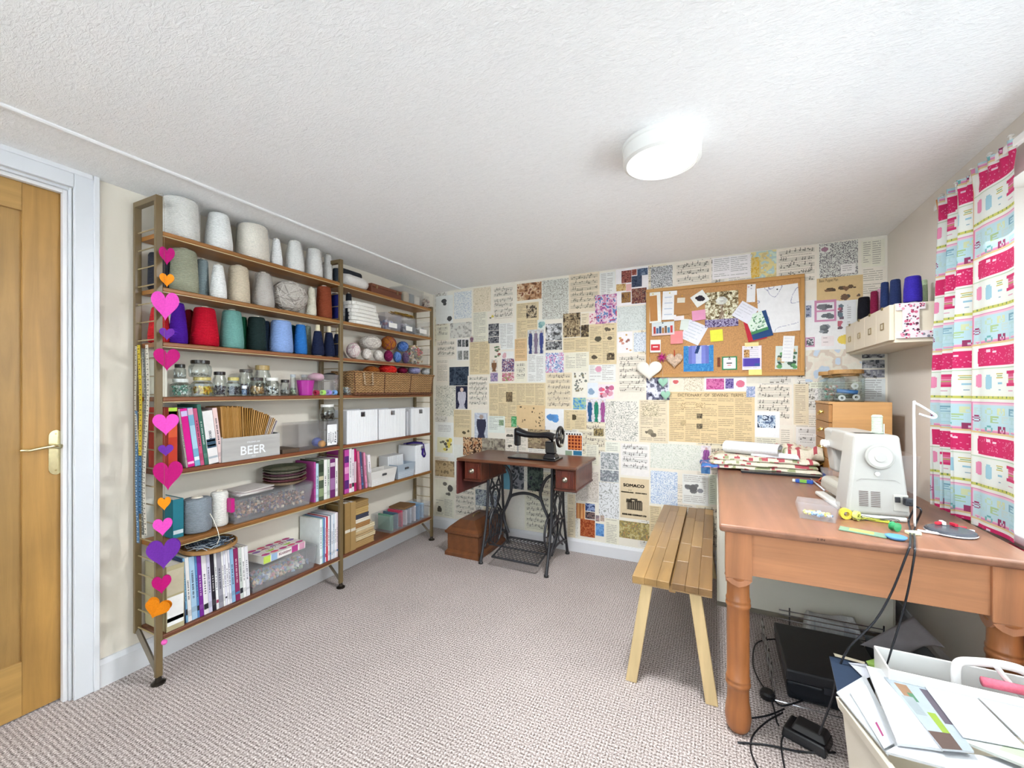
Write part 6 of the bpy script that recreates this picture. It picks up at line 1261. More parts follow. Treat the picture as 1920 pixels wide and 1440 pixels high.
def leg(x, y):
    s_ = .043; b = MB(); z1 = TZ - .028; zb = TZ - .20
    b.box(-s_, s_, -s_, s_, zb, z1, 'bb7f58')
    L1 = obj(b, 'leg', wz, tb, loc=(x, y, 0), bevel=.004)
    pr = [(.026, 0), (.031, .003), (.040, .018), (.044, .05), (.0415, .085), (.037, .11), (.036, .150), (.037, .165), (.041, .169), (.042, .175), (.041, .181), (.038, .185), (.041, .190), (.0405, .196), (.0375, .2)]
    pr += [(.0375, .30), (.0378, .40), (.0375, .455), (.041, .459), (.042, .465), (.041, .471), (.038, .475), (.041, .480), (.0405, .487), (.0375, .492), (.037, .535), (.039, zb - .012), (.045, zb - .002), (.040, zb + .01)]
    obj(MB().lathe(pr, 'ac6c3e', 32), 'turned_shaft', wz, L1, smooth=True)
    b = MB()
    for sx in (1,): b.poly([(-s_, zb), (s_, zb), (s_ * .8, zb - .012), (s_ * .5, zb - .022), (0, zb - .03), (-s_ * .5, zb - .022), (-s_ * .8, zb - .012)], 0, .006, 'c08460')
    b.V = [(a, -s_ + .002 + c, d) for a, d, c in b.V]; obj(b, 'spandrel', wz, L1)
    q = MB(); q.add([(v[1], v[0], v[2]) for v in b.V], b.Fc, b.C); obj(q, 'spandrel', wz, L1)
leg(.078, 1.760); leg(.776, 1.760); leg(.078, 3.080); leg(.776, 3.080)
# cream cupboard below the table's far end
t = thing('cupboard', 'plain cream cupboard standing under the far end of the pine table', 'cupboard', (.012, 2.700, .0))
obj(MB().box(.0, .80,   .012, .33, .03, .735, 'e6e0cf'), 'carcass', lam, t, bevel=.002); obj(MB().box(.01, .79, .0, .011, .034, .73, 'f3eede'), 'front_panel', lam, t, bevel=.003); obj(MB().box(.0, .80, .02, .33, .0, .03, '8c8272'), 'plinth', lam, t)

# ================================================================== BENCH
bn = thing('bench', 'narrow wooden bench with two slatted planks and splayed pale legs', 'bench', (0, 0, 0)); BZ = .45
stv = random.Random(5)
def stave(xa, xb, ya, yb, z0, z1, cols):
    """plank glued up from staves of differing tone"""
    root = obj(MB().box(xa + .001, xb - .001, ya, yb, z0, z0 + .004, 'a8885c'), 'plank', wy, bn); n = 3; w_ = (xb - xa) / n
    for i in range(n):
        y = ya
        while y < yb - .001:
            l = min(stv.uniform(.22, .5), yb - y); l = yb - y if yb - y - l < .08 else l
            obj(MB().box(xa + i * w_ + .0003, xa + (i + 1) * w_ - .0003, y + .0003, y + l - .0003, z0 + .004, z1, stv.choice(cols)), 'stave', wy, root, bevel=.0012, seg=1); y += l
stave(-.322, -.170, 1.862, 3.125, BZ - .032, BZ, ['a9854f', '9e7b49', 'b08b55', 'a68252']); stave(-.160, -.008, 1.862, 3.125, BZ - .032, BZ, ['9c7949', '8e6c43', 'a88453', '84643f'])
pz = mat('wood', axis='Z', contrast=.13, rough=.5)
for y, dy in ((1.885, -.028), (3.08, .03)):
    for x, sx in ((-.262, -1), (-.072, 1)):
        b = MB(); z1 = BZ - .0325; b.frust((x + sx * .062, y + dy, .0), (.046, .026), (x, y, z1), (.046, .026), 'd8bd8c'); obj(b, 'leg', pz, bn, bevel=.002)
obj(MB().box(-.178, -.152, 1.93, 3.04, BZ - .07, BZ - .034, 'a88454'), 'stretcher', wy, bn)
# ================================================================== TREADLE SEWING TABLE
iron = mat('paint', rough=.38); IR = '2c2c30'; dk = mat('wood', axis='X', contrast=.3, rough=.3); dkz = mat('wood', axis='Z', contrast=.3, rough=.3)
tt = thing('treadle_table', 'old treadle sewing table with mahogany top and black cast iron legs', 'sewing table', (0, 0, 0))
A0, A1, B0, B1, ZT = -1.70, -.79, 2.578, 3.06, .762
obj(MB().box(A0, A1, B0, B1, ZT - .022, ZT, '643a24'), 'tabletop', dk, tt, bevel=.008, seg=3)
lf = obj(MB().box(A0 - .003, A0 + .012, B0 + .006, B1 - .01, ZT - .265, ZT - .024, '5c2c28'), 'hanging_leaf', dkz, tt, bevel=.004)
def drawer_case(x0, x1, side):
    c = obj(MB().box(x0, x1, 2.625, 3.02, .600, ZT - .023, '6a3420'), 'drawer_case', dk, tt, bevel=.003)
    obj(MB().box(x0 - .006, x1 + .006, 2.618, 3.024, .590, .603, '5a2a1c'), 'moulding', dk, c, bevel=.004)
    f = obj(MB().box(x0 + .01, x1 - .01, 2.612, 2.626, .612, ZT - .034, '6c3020'), 'drawer_front', dkz, tt, bevel=.003); n = 9
    for k in range(n):
        if not 3 <= k <= 5: obj(MB().box(x0 + .014 + k * (x1 - x0 - .028) / n, x0 + .014 + (k + .55) * (x1 - x0 - .028) / n, 2.609, 2.6125, .618, ZT - .040, '5c2418'), 'flute', dkz, f)
    xc = (x0 + x1) / 2; zc = (.612 + ZT - .034) / 2
    k_ = obj(MB().lathe([(.018, 0), (.019, .003), (.012, .006), (.005, .009), (.005, .016), (.012, .020), (.013, .026), (.006, .031)], 'b8b0a0', 20), 'knob', met, f, smooth=True, loc=(xc, 2.612, zc), rot=(math.pi / 2, 0, 0))
drawer_case(-1.655, -1.515, -1); drawer_case(-.950, -.808, 1)
def curve(pts, n=8):
    P_ = [Vector(p) for p in pts]; out = []
    for i in range(len(P_) - 1):
        a, b, c, d = P_[max(0, i - 1)], P_[i], P_[i + 1], P_[min(len(P_) - 1, i + 2)]
        for k in range(n): t = k / n; out.append(.5 * ((2 * b) + (c - a) * t + (2 * a - 5 * b + 4 * c - d) * t * t + (3 * b - a - 3 * c + d) * t ** 3))
    return out + [P_[-1]]
def side_frame(x, full):
    yc = 2.86; sf = obj(MB().box(x - .014, x + .014, 2.70, 3.02, ZT - .036, ZT - .0225, IR), 'side_frame', iron, tt)
    for s_ in (-1, 1):
        g = lambda d, z: (x, yc + s_ * d, z)
        obj(MB().tube(curve([g(.105, .735), (x, yc + s_ * .115, .55), g(.13, .36), g(.165, .2), g(.205, .07), g(.225, .012)]), [.013 - .003 * math.sin(i / 40 * 3) for i in range(41)], IR, 8), 'leg', iron, sf, smooth=True)
        obj(MB().lathe([(.017, 0), (.017, .010), (.010, .018)], '1e1e20', 12), 'castor', iron, sf, loc=(x, yc + s_ * .225, 0))
        b = MB(); b.tube(curve([g(.09, .72), g(.04, .62), g(.085, .50), g(.035, .40), g(.10, .30), g(.05, .22), g(.12, .15), g(.17, .10)]), .0075, IR, 6); obj(b, 'scroll', iron, sf, smooth=True)
        b = MB(); b.tube(curve([g(.02, .72), g(.07, .60), g(.02, .52), g(.075, .43), g(.01, .33), g(.07, .26), g(.02, .18), g(.11, .11)]), .0065, IR, 6); obj(b, 'scroll', iron, sf, smooth=True)
    for z, d in ((.50, .12), (.30, .135), (.125, .175), (.64, .105)): obj(MB().tube(curve([(x, yc - d, z), (x, yc, z + .02), (x, yc + d, z)]), .008, IR, 6), 'cross_bar', iron, sf, smooth=True)
    b = MB(); b.tube([(x, yc + .055 * math.cos(a * .3927), .42 + .075 * math.sin(a * .3927)) for a in range(16)], .006, IR, 6, closed=True); obj(b, 'oval_ring', iron, sf)
side_frame(-1.525, True); side_frame(-1.018, False)
S_P = lambda L_, Y: [onY(*px('S', x, y), Y) for x, y in L_]
for L_ in ([(318, 440), (362, 500), (378, 590), (372, 690), (340, 790), (306, 880), (322, 960), (352, 1050)], [(770, 520), (700, 560), (655, 640), (640, 720), (672, 830), (712, 930), (722, 1080)], [(352, 760), (385, 715), (490, 694), (600, 722), (660, 775)]):
    obj(MB().tube(curve(S_P(L_, 2.93)), .012, IR, 8, flat=1.0), 'brace_arc', iron, tt, smooth=True)
# treadle
tp = obj(MB().tube([(-1.42, 2.615, .075), (-1.07, 2.615, .075), (-1.07, 2.90, .125), (-1.42, 2.90, .125)], .0085, IR, 8, closed=True), 'treadle', iron, tt)
b = MB(); zz_ = lambda y: .075 + .05 * (y - 2.615) / .285
for k in range(-7, 13):
    for s_ in (-1, 1):
        pts = []
        for j in range(11):
            y = 2.615 + .0285 * j; x = -1.42 + .029 * k + s_ * (y - 2.615) * .72 + (0 if s_ > 0 else .2)
            if -1.418 < x < -1.072: pts.append((x, y, zz_(y)))
        if len(pts) > 1: b.tube(pts, .0032, '34312f', 4)
q = obj(b, 'lattice', iron, tp); q['kind'] = 'stuff'
obj(MB().tube([(-1.525, 2.76, .10), (-1.018, 2.76, .10)], .007, IR, 8), 'treadle_axle', iron, tt)
# band wheel, pitman rod, dress guard
wx_, wy_, wz_ = -1.062, 2.85, .235; R = .135
wh = obj(MB().tube([(wx_, wy_ + R * math.cos(a * .19635), wz_ + R * math.sin(a * .19635)) for a in range(32)], .009, IR, 8, closed=True), 'band_wheel', iron, tt, smooth=True)
for k in range(6): a = k * math.pi / 3; obj(MB().tube(curve([(wx_, wy_, wz_), (wx_, wy_ + .6 * R * math.cos(a + .2), wz_ + .6 * R * math.sin(a + .2)), (wx_, wy_ + R * math.cos(a), wz_ + R * math.sin(a))], 3), .005, IR, 6), 'spoke', iron, wh)
obj(MB().tube([(wx_ - .02, wy_, wz_), (wx_ + .03, wy_, wz_)], .014, IR, 10), 'hub', iron, wh)
obj(MB().tube([(wx_ - .014, wy_ - .03, wz_), (wx_ - .02, 2.80, .11)], .005, '6c6458', 6), 'pitman_rod', iron, tt)
b = MB(); b.tube([(-1.49, 2.80 + .10 * math.cos(a * .26), .235 + .135 * math.sin(a * .26)) for a in range(24)], .006, IR, 6, closed=True)
dg = obj(b, 'dress_guard', iron, tt); 
for k in range(5): y = 2.80 - .07 + k * .035; q = math.sqrt(max(0, 1 - ((y - 2.80) / .10) ** 2)) * .135; obj(MB().tube([(-1.49, y, .235 - q), (-1.49, y + .008, .235), (-1.49, y, .235 + q)], .0045, IR, 5), 'guard_bar', iron, dg)
# black machine head
mh = thing('vintage_sewing_machine', 'black vintage sewing machine head with spoked handwheel on the treadle table', 'sewing machine', (-1.16, 2.80, ZT + .001)); blk = mat('paint', rough=.2); BK = '1c1b1e'
obj(MB().box(-.19, .175, -.085, .085, 0, .012, BK), 'bed', blk, mh, bevel=.004)
b = MB(); b.frust((.115, 0, .012), (.10, .10), (.115, 0, .045), (.07, .062), BK).frust((.115, 0, .045), (.07, .062), (.108, 0, .13), (.062, .055), BK); obj(b, 'pillar', blk, mh, bevel=.008)
obj(MB().tube(curve([(.135, 0, .155), (.09, 0, .172), (.0, 0, .168), (-.08, 0, .172), (-.145, 0, .19)]), [.038 - .014 * math.sin(i / 32 * math.pi) for i in range(33)], BK, 14, flat=.85), 'arm', blk, mh, smooth=True)
obj(MB().box(-.165, -.128, -.022, .022, .085, .215, BK), 'head', blk, mh, bevel=.008)
obj(MB().box(-.169, -.1655, -.018, .018, .095, .205, '9c9c9c'), 'face_plate', met, mh, bevel=.001)
obj(MB().tube([(-.146, 0, .215), (-.146, 0, .232)], .005, 'a8a8a8', 8), 'pressure_screw', met, mh); obj(MB().tube([(-.146, 0, .085), (-.146, 0, .04)], .004, 'a8a8a8', 8), 'presser_bar', met, mh); obj(MB().box(-.156, -.136, -.012, .01, .0345, .04, 'b0b0b0'), 'presser_foot', met, mh)
R = .066; hw = obj(MB().tube([(.182, R * math.cos(a * .19635), .165 + R * math.sin(a * .19635)) for a in range(32)], .0105, BK, 10, closed=True), 'handwheel', blk, mh, smooth=True)
for k in range(5): a = k * 1.2566; obj(MB().tube([(.182, 0, .165), (.182, R * math.cos(a), .165 + R * math.sin(a))], .006, BK, 6), 'spoke', blk, hw)
obj(MB().tube([(.13, 0, .165), (.2, 0, .165)], .016, 'a8a49c', 14), 'hub', met, hw)
obj(MB().tube([(.07, 0, .205), (.07, 0, .235)], .003, 'b0b0b0', 6), 'spool_pin', met, mh); obj(MB().lathe([(.012, 0), (.012, .010), (.004, .012)], 'b8b0a0', 14), 'bobbin_winder', met, mh, loc=(.205, -.03, .11), rot=(math.pi / 2, 0, 0))
# bentwood case on the floor
cs = thing('machine_case', 'brown wooden hip-lidded sewing machine case on the carpet left of the treadle', 'case', (-1.708, 2.885, 0)); cw_ = mat('wood', axis='Y', contrast=.25, rough=.4); cc = '6f4122'
b = MB(); b.frust((0, 0, 0), (.30, .45), (0, 0, .026), (.30, .45), cc).frust((0, 0, .026), (.296, .446), (0, 0, .045), (.268, .418), cc).frust((0, 0, .045), (.268, .418), (0, 0, .158), (.268, .418), cc); obj(b, 'case_body', cw_, cs, bevel=.002)
b = MB(); b.frust((0, 0, .1585), (.272, .422), (0, 0, .172), (.300, .45), cc).frust((0, 0, .172), (.300, .45), (0, 0, .188), (.300, .45), cc).frust((0, 0, .188), (.29, .44), (0, 0, .212), (.25, .40), cc).frust((0, 0, .212), (.25, .40), (0, 0, .262), (.13, .28), '643a1e'); obj(b, 'lid', cw_, cs, bevel=.003)
obj(MB().tube(curve([(0, -.05, .262), (0, -.04, .275), (0, .04, .275), (0, .05, .262)]), .004, 'a08c58', 6), 'handle', met, cs)

# ================================================================== ON THE PINE TABLE
# pine drawer chest
dc = thing('drawer_chest', 'small pine chest of four drawers with brass pulls on the pine table', 'drawers', (.56, 2.816, TZ + .0005)); pw = mat('wood', axis='X', contrast=.14, rough=.45); pc = 'd8a468'
obj(MB().box(.018, .27, 0, .335, 0, .42, pc), 'carcass', pw, dc, bevel=.002); obj(MB().box(.0, .018, 0, .335, .408, .42, pc), 'top_edge', pw, dc)
for k in range(4):
    z0 = .006 + k * .1; f = obj(MB().box(.002, .0175, .006, .329, z0 + .0015, z0 + .0985, 'b98348'), 'drawer', mat('wood', axis='Y', contrast=.18, rough=.45), dc, bevel=.002)
    obj(MB().box(-.001, .0018, .12, .21, z0 + .045, z0 + .065, 'd8b45c'), 'backplate', brass, f, bevel=.0005); obj(MB().tube(curve([(0, .135, z0 + .055), (-.014, .14, z0 + .045), (-.016, .165, z0 + .038), (-.014, .19, z0 + .045), (0, .195, z0 + .055)]), .0035, 'e0c068', 8), 'pull', brass, f)
# jars on the chest
ZC = TZ + .4215
def sqjar(x, y, w_, d_, hh_, lab, lidh=.02):
    t = thing('glass_jar', lab, 'jar', (x, y, ZC)); b = MB(); b.frust((0, 0, 0), (w_ * .96, d_ * .96), (0, 0, .01), (w_, d_), 'ffffff', cap=False).frust((0, 0, .01), (w_, d_), (0, 0, hh_ * .86), (w_, d_), 'ffffff', cap=False).frust((0, 0, hh_ * .86), (w_, d_), (0, 0, hh_), (w_ * .8, d_ * .8), 'ffffff', cap=False); b.box(-w_ * .48, w_ * .48, -d_ * .48, d_ * .48, 0, .004, 'ffffff')
    obj(b, 'glass_body', glass, t, bevel=.002); obj(MB().lathe([(w_ * .42, hh_ - .012), (w_ * .42, hh_), (w_ * .56, hh_ + .001), (w_ * .56, hh_ + lidh), (w_ * .54, hh_ + lidh + .003)], 'b88c54', 32), 'wooden_lid', mat('wood'), t)
    return t
sqjar(.655, 2.90, .14, .12, .152, 'square glass jar with wooden lid holding blue and white sewing tools on the chest'); sqjar(.622, 3.06, .11, .1, .15, 'second square glass jar with wooden lid behind the front one')
def rod(pts, r, c, nm, lab, cat, m=shiny, n=10, **k): o = obj(MB().tube(pts, r, c, n), nm, m, smooth=True, **k); tag(o, lab, cat); return o
rod([(.61, 2.88, ZC + .06), (.70, 2.87, ZC + .05)], .012, '2c78c0', 'marker', 'blue barrel tool lying inside the front glass jar', 'tool'); rod([(.61, 2.895, ZC + .028), (.70, 2.91, ZC + .030)], .011, '3c4c2c', 'marker', 'dark green handled tool inside the front glass jar', 'tool')
for (x, y, z, l) in ((.628, 2.865, .02, 'lower white tape roll in the front glass jar'), (.685, 2.868, .085, 'upper white tape roll in the front glass jar'), (.69, 2.862, .024, 'right white tape roll at the bottom of the front glass jar')):
    o = obj(MB().lathe([(.007, 0), (.016, 0), (.016, .012), (.007, .012), (.007, 0)], 'ecece8', 18, cap=False), 'tape_roll', shiny, loc=(x, y, ZC + z), rot=(math.pi / 2, 0, 0)); tag(o, l, 'tape')
o = obj(beads(MB(), 60, .03, .09, .012, ['c8b8a8', '8cb0a0', 'd88c7c', 'e8e4dc'], random.Random(2)), 'ribbon_scraps', cloth, loc=(.622, 3.06, ZC + .006)); o['kind'] = 'stuff'; tag(o, 'pale scraps inside the rear glass jar', 'scraps')

# folded fabrics and wadding
def cloth_slab(name, w_, d_, hh_, cols, label, loc, rot=0, seed=1, amp=.004, thr=.76, cat='fabric', nx=70, ny=36):
    r = np.random.default_rng(seed); a = vnoise(r, ny + 1, nx + 1, 9) - .5; e = vnoise(r, ny + 1, nx + 1, 5) - .5; pat = vnoise(r, ny, nx, 4.5); p2 = vnoise(r, ny, nx, 5)
    xs = np.linspace(-.5, .5, nx + 1); ys = np.linspace(-.5, .5, ny + 1); X_, Y_ = np.meshgrid(xs, ys); ed = np.minimum(1, np.minimum(.5 - np.abs(X_), (.5 - np.abs(Y_)) * d_ / w_ * 1.6) * 16)
    Z_ = hh_ * (.25 + .75 * np.sqrt(np.clip(ed, 0, 1))) + a * amp * 2; XX = X_ * w_ * (1 + .0 * e) + e * .016 * (np.abs(X_) > .4); YY = Y_ * d_ + a * .02 * (np.abs(Y_) > .4)
    bot = np.zeros_like(Z_); V_ = np.concatenate([np.stack([XX, YY, Z_], -1).reshape(-1, 3), np.stack([XX, YY, bot], -1).reshape(-1, 3)]); n1 = (nx + 1) * (ny + 1)
    ii = np.arange(n1).reshape(ny + 1, nx + 1); F1 = np.stack([ii[:-1, :-1], ii[:-1, 1:], ii[1:, 1:], ii[1:, :-1]], -1).reshape(-1, 4)
    col = np.empty((ny, nx, 3)); col[:] = c_(cols[0]); col[pat > thr] = c_(cols[1]); col[p2 > thr + .03] = c_(cols[2]); ring = [ii[0, i] for i in range(nx + 1)] + [ii[j, nx] for j in range(1, ny + 1)] + [ii[ny, i] for i in range(nx - 1, -1, -1)] + [ii[j, 0] for j in range(ny - 1, 0, -1)]
    F2 = [(ring[k], ring[k] + n1, ring[(k + 1) % len(ring)] + n1, ring[(k + 1) % len(ring)]) for k in range(len(ring))]; mb = MB(); mb.V = [tuple(v) for v in V_]; mb.Fc = [tuple(f) for f in F1] + F2 + [tuple(int(q) + n1 for q in reversed(ring))]
    mb.C = [tuple(c) for c in col.reshape(-1, 3)] + [c_(cols[1]) if (k // 3) % 7 == 0 else c_(cols[2]) if (k // 3) % 9 == 4 else c_(cols[0]) for k in range(len(F2))] + [c_(cols[0])]
    o = obj(mb, name, cloth, smooth=True, loc=loc, rot=(0, 0, rot)); tag(o, label, cat); return o
FC = ['e4dbc6', 'b85860', 'a0a67c']
o = obj(MB().box(.14, .545, 2.795, 3.02, 0, .012, '1e1f24'), 'cutting_mat', shiny, loc=(0, 0, TZ + .0005), bevel=.002); tag(o, 'black folded mat under the floral fabric', 'mat')
cloth_slab('folded_fabric', .54, .27, .022, FC, 'lowest floral cream fabric layer on the far end of the pine table', (.268, 2.985, TZ + .0135), .0, 2)
cloth_slab('folded_fabric', .545, .27, .024, FC, 'middle floral cream fabric with red roses in the pile', (.245, 2.985, TZ + .036), .03, 3)
cloth_slab('folded_fabric', .53, .26, .026, FC, 'upper floral cream fabric in the pile below the white wadding', (.262, 2.99, TZ + .061), -.03, 4)
q = cloth_slab('crumpled_fabric', .20, .22, .062, FC, 'crumpled peak of floral fabric against the pine drawer chest', (.445, 3.00, TZ + .083), .2, 6, amp=.022, nx=40, ny=30)
q = cloth_slab('crumpled_fabric', .10, .2, .02, ['d8b4c8', '8c5ca0', '4c78b8'], 'purple and blue fabric corner hanging off the table end', (.0, 2.93, TZ + .012), .1, 8, thr=.5, nx=24, ny=24); q.location.x = -.03
b = MB(); n = 22; Rw = []
for k in range(25): a = -.4 + k / 24 * 5.2; rr = .028 + .0016 * k; Rw.append((rr * math.cos(a) * 1.35, rr * math.sin(a) * .72))
V_ = []; L_ = .30
for s_ in (0, 1):
    V_ += [(x, -L_ / 2 + s_ * L_, z) for x, z in Rw] + [(x * .9, -L_ / 2 + s_ * L_, z * .88) for x, z in reversed(Rw)]
m_ = 50; b.add(V_, [(i, (i + 1) % m_, m_ + (i + 1) % m_, m_ + i) for i in range(m_)] + [tuple(range(m_ - 1, -1, -1)), tuple(range(m_, 2 * m_))], 'eff0f2')
o = obj(b, 'interfacing_roll', cloth, loc=(.21, 2.965, TZ + .134), rot=(0, 0, math.radians(70))); tag(o, 'loose white roll of interfacing lying on top of the floral fabrics', 'fabric roll')
o = cloth_slab('folded_fabric', .24, .12, .028, ['eef0f2', 'f4f5f6', 'e4e6ea'], 'white wadding folded beside the interfacing roll on the fabric pile', (.33, 2.93, TZ + .088), -.25, 9, nx=30, ny=20)

# white sewing machine
MR = math.radians(6); sm = thing('sewing_machine', 'white electric sewing machine seen from its handwheel end on the pine table', 'sewing machine', (.545, 1.985, TZ + .0008), MR); wh_ = mat('paint', rough=.28); WM = 'b4b3ae'
obj(MB().box(-.088, .088, .0, .385, .0, .018, 'dcdbd5'), 'base', wh_, sm, bevel=.006)
b = MB().frust((0, .06, .018), (.196, .12), (.0, .062, .315), (.138, .105), WM); obj(b, 'pillar', wh_, sm, bevel=.012, seg=4)
b = MB().frust((.0, .205, .228), (.125, .30), (0, .205, .315), (.115, .30), WM); obj(b, 'arm', wh_, sm, bevel=.010, seg=4)
b = MB().frust((-.0, .315, .125), (.085, .075), (-.0, .315, .312), (.125, .095), WM); obj(b, 'head', wh_, sm, bevel=.012, seg=4)
obj(MB().frust((-.02, .245, .032), (.105, .275), (-.02, .245, .095), (.095, .27), 'b2b0a6'), 'free_arm', wh_, sm, bevel=.022, seg=5)
for k, y in enumerate((.298, .335)): obj(MB().lathe([(.016, 0), (.016, .012), (.013, .016)], 'f2f2f0', 24), 'dial', wh_, sm, loc=(-.062, y, .245), rot=(0, -math.pi / 2, 0), smooth=False)
obj(MB().tube([(.0, .315, .125), (0, .315, .098)], .003, 'b0b0b0', 8), 'needle_bar', met, sm); obj(MB().box(-.010, .010, .305, .328, .0965, .100, 'b8b8b8'), 'presser_foot', met, sm)
def on_end(mb): 
    """turn local XY (x right, y up) drawing to lie on the near end face, which leans back"""
    mb.V = [(x, -.0005 - z + (y - .018) * .032, y) for x, y, z in mb.V]; return mb
cir = lambda r, cx, cy, n=40: [(cx + r * math.cos(6.2832 * k / n), cy + r * math.sin(6.2832 * k / n)) for k in range(n)]
b = on_end(MB().poly(cir(.045, .004, .235), 0, .012, 'a8a7a1')); w1 = obj(b, 'handwheel', wh_, sm, bevel=.003)
obj(on_end(MB().poly(cir(.037, .004, .235), .010, .013, 'c0bfba')), 'wheel_face', wh_, w1, bevel=.001); obj(on_end(MB().poly(cir(.018, .004, .235), .013, .016, 'b4b3ae')), 'wheel_cap', wh_, w1, bevel=.001)
obj(on_end(MB().poly(cir(.008, -.002, .172, 20), 0, .004, 'dcdbd6')), 'thread_guide', wh_, sm, bevel=.001)
b = MB(); 
for i in range(2):
    for k in range(9): b.box(-.058 + i * .036, -.030 + i * .036, .050 + k * .0066, .0525 + k * .0066, 0, .0012, '6c5c58')
q = obj(on_end(b), 'vent_slots', wh_, sm); q['kind'] = 'stuff'
obj(on_end(MB().box(.045, .088, .040, .100, 0, .002, 'bebcb4')), 'socket_plate', wh_, sm, bevel=.001); obj(on_end(MB().box(.048, .064, .072, .092, .002, .006, '26262a')), 'power_switch', shiny, sm, bevel=.001); obj(on_end(MB().box(.070, .092, .066, .094, .002, .026, '2c2e34')), 'power_plug', shiny, sm, bevel=.003)
obj(on_end(MB().poly([(-.066, .142), (-.05, .152), (.05, .152), (.066, .142), (.066, .1405), (.05, .150), (-.05, .150), (-.066, .1405)], 0, .0008, 'a09f9a')), 'panel_seam', wh_, sm)
obj(MB().lathe([(.003, 0), (.003, .07)], 'd8d8d4', 8), 'spool_pin', wh_, sm, loc=(.030, .09, .314)); obj(MB().tube([(.052, .09, .314), (.052, .09, .352)], .0025, 'e0e0dc', 6), 'bobbin_pin', wh_, sm)
o = obj(MB().lathe([(.005, 0), (.019, 0), (.019, .004), (.0165, .006), (.0165, .060), (.018, .063), (.014, .07), (.005, .07)], 'c4d2bc', 24), 'thread_spool', yarn, smooth=False, loc=(.545 + .030 * math.cos(MR) - .09 * math.sin(MR), 1.985 + .09 * math.cos(MR), TZ + .3175)); tag(o, 'pale green thread spool standing on top of the white sewing machine', 'thread spool')
o = openbox('storage_box', 'clear plastic box standing behind the white sewing machine', 'box', .70, 2.45, TZ + .0005, .16, .20, .20, clear2, 'dcdde0', taper=.9)
o = openbox('storage_box', 'small clear tub with blue print beside the pine drawer chest', 'box', .565, 2.70, TZ + .0005, .10, .09, .07, clear2, 'd4dae8', taper=.9); obj(MB().box(-.0468, -.0458, -.03, .03, .01, .045, '3c5cb0'), 'blue_label', pap, o)

# thread stand: round base and bent white rod
sb = onZ(1716, 985, TZ); t = thing('thread_stand', 'tall white bent-wire thread stand on a round grey base by the machine', 'thread stand', (.715, 1.915, TZ + .0006))
obj(MB().lathe([(.062, 0), (.064, .004), (.062, .012), (.056, .015), (.004, .0155)], '4c5058', 40), 'base', shiny, t, smooth=False); obj(MB().lathe([(.0645, .003), (.0655, .0045), (.0645, .007)], 'd8d8dc', 40, cap=False), 'rim', shiny, t)
rx_ = onY(1715, 900, 1.90).x - .715; ztop = onY(1713, 757, 1.90).z - TZ
obj(MB().tube(curve([(rx_ , -.015, .014), (rx_, -.015, ztop * .5), (rx_ - .002, -.015, ztop - .012), (rx_ + .004, -.015, ztop), (rx_ + .045, -.012, ztop - .03), (rx_ + .056, -.012, ztop - .042), (rx_ + .046, -.012, ztop - .048), (rx_ + .012, -.012, ztop - .035)], 6), .0036, 'f4f4f4', 8), 'wire_rod', shiny, t, smooth=True)
b = MB(); rd = random.Random(3)
for k in range(7):
    x, y = .70 + k * .013, 1.955 + .008 * (k % 3); o = obj(MB().at(0, 0, 0, 0, 0, rd.random() * 3).box(-.012, .012, -.005, .005, 0, .009 + .002 * (k % 3), ['d83c4c', 'f0f0ee', 'e05868', 'c82c44', 'f4e8e8', 'd84c58', 'f2f2f2'][k]), 'ribbon_piece', cloth, loc=(x, y, TZ + .0168), bevel=.001)
    if (x - .715) ** 2 + (y - 1.915) ** 2 > .054 ** 2: o.location.z = TZ + .0006
    tag(o, ['first red', 'first white', 'second coral red', 'dark red', 'second pinkish white', 'bright red', 'last white'][k] + ' ribbon snippet by the foot of the thread stand', 'ribbon')
# clear tray with bits
p = onZ(1538, 978, TZ); t = openbox('tray', 'clear plastic tray with yellow oddments at the front of the pine table', 'tray', p.x, p.y + .045, TZ, .125, .095, .062, clear2, 'e2e6ea', taper=.86, wall=.002, rotz=math.radians(-12))
o = obj(beads(MB(), 60, 0, .02, .008, ['e0e080', 'c8d0d4', '78a0c8', 'f0f0ec', 'e8d84c'], random.Random(4), box=(.045, .032)), 'sewing_oddments', shiny, loc=(p.x, p.y + .045, TZ + .004)); o['kind'] = 'stuff'; tag(o, 'yellow and blue oddments in the clear front tray', 'oddments')
def zobj(u, v, z=TZ): return onZ(u, v, z)
for (u, v, r_, w2, c, l, a_) in [(1583, 972, .020, .018, 'e8d44c', 'yellow tape reel beside the clear front tray', .2), (1602, 975, .017, .014, 'd8dc70', 'pale yellow-green reel left of the machine foot', .9)]:
    p = zobj(u, v); o = obj(MB().lathe([(r_ * .45, 0), (r_, 0), (r_, w2), (r_ * .45, w2), (r_ * .45, 0)], c, 24, cap=False), 'tape_reel', shiny, loc=(p.x, p.y, TZ + r_ + .0006), rot=(math.pi / 2, 0, a_)); tag(o, l, 'reel')
p = zobj(1617, 999); o = obj(MB().box(-.062, .062, -.024, .024, 0, .004, '7c9c84'), 'tin_lid', shiny, loc=(p.x, p.y, TZ + .0006), rot=(0, 0, -.30), bevel=.001); tag(o, 'thin green patterned card near the front edge of the table', 'card')
q = obj(MB().box(-.035, .03, -.015, .015, .004, .0044, 'a8c060'), 'printed_patch', pap, o)
p = zobj(1632, 977); o = obj(MB().tube([(-.055, .012, 0), (.05, -.014, 0)], .0055, 'd8e04c', 8), 'marker_pen', shiny, loc=(p.x, p.y, TZ + .0064)); tag(o, 'lime yellow marker lying by the foot of the machine', 'pen')
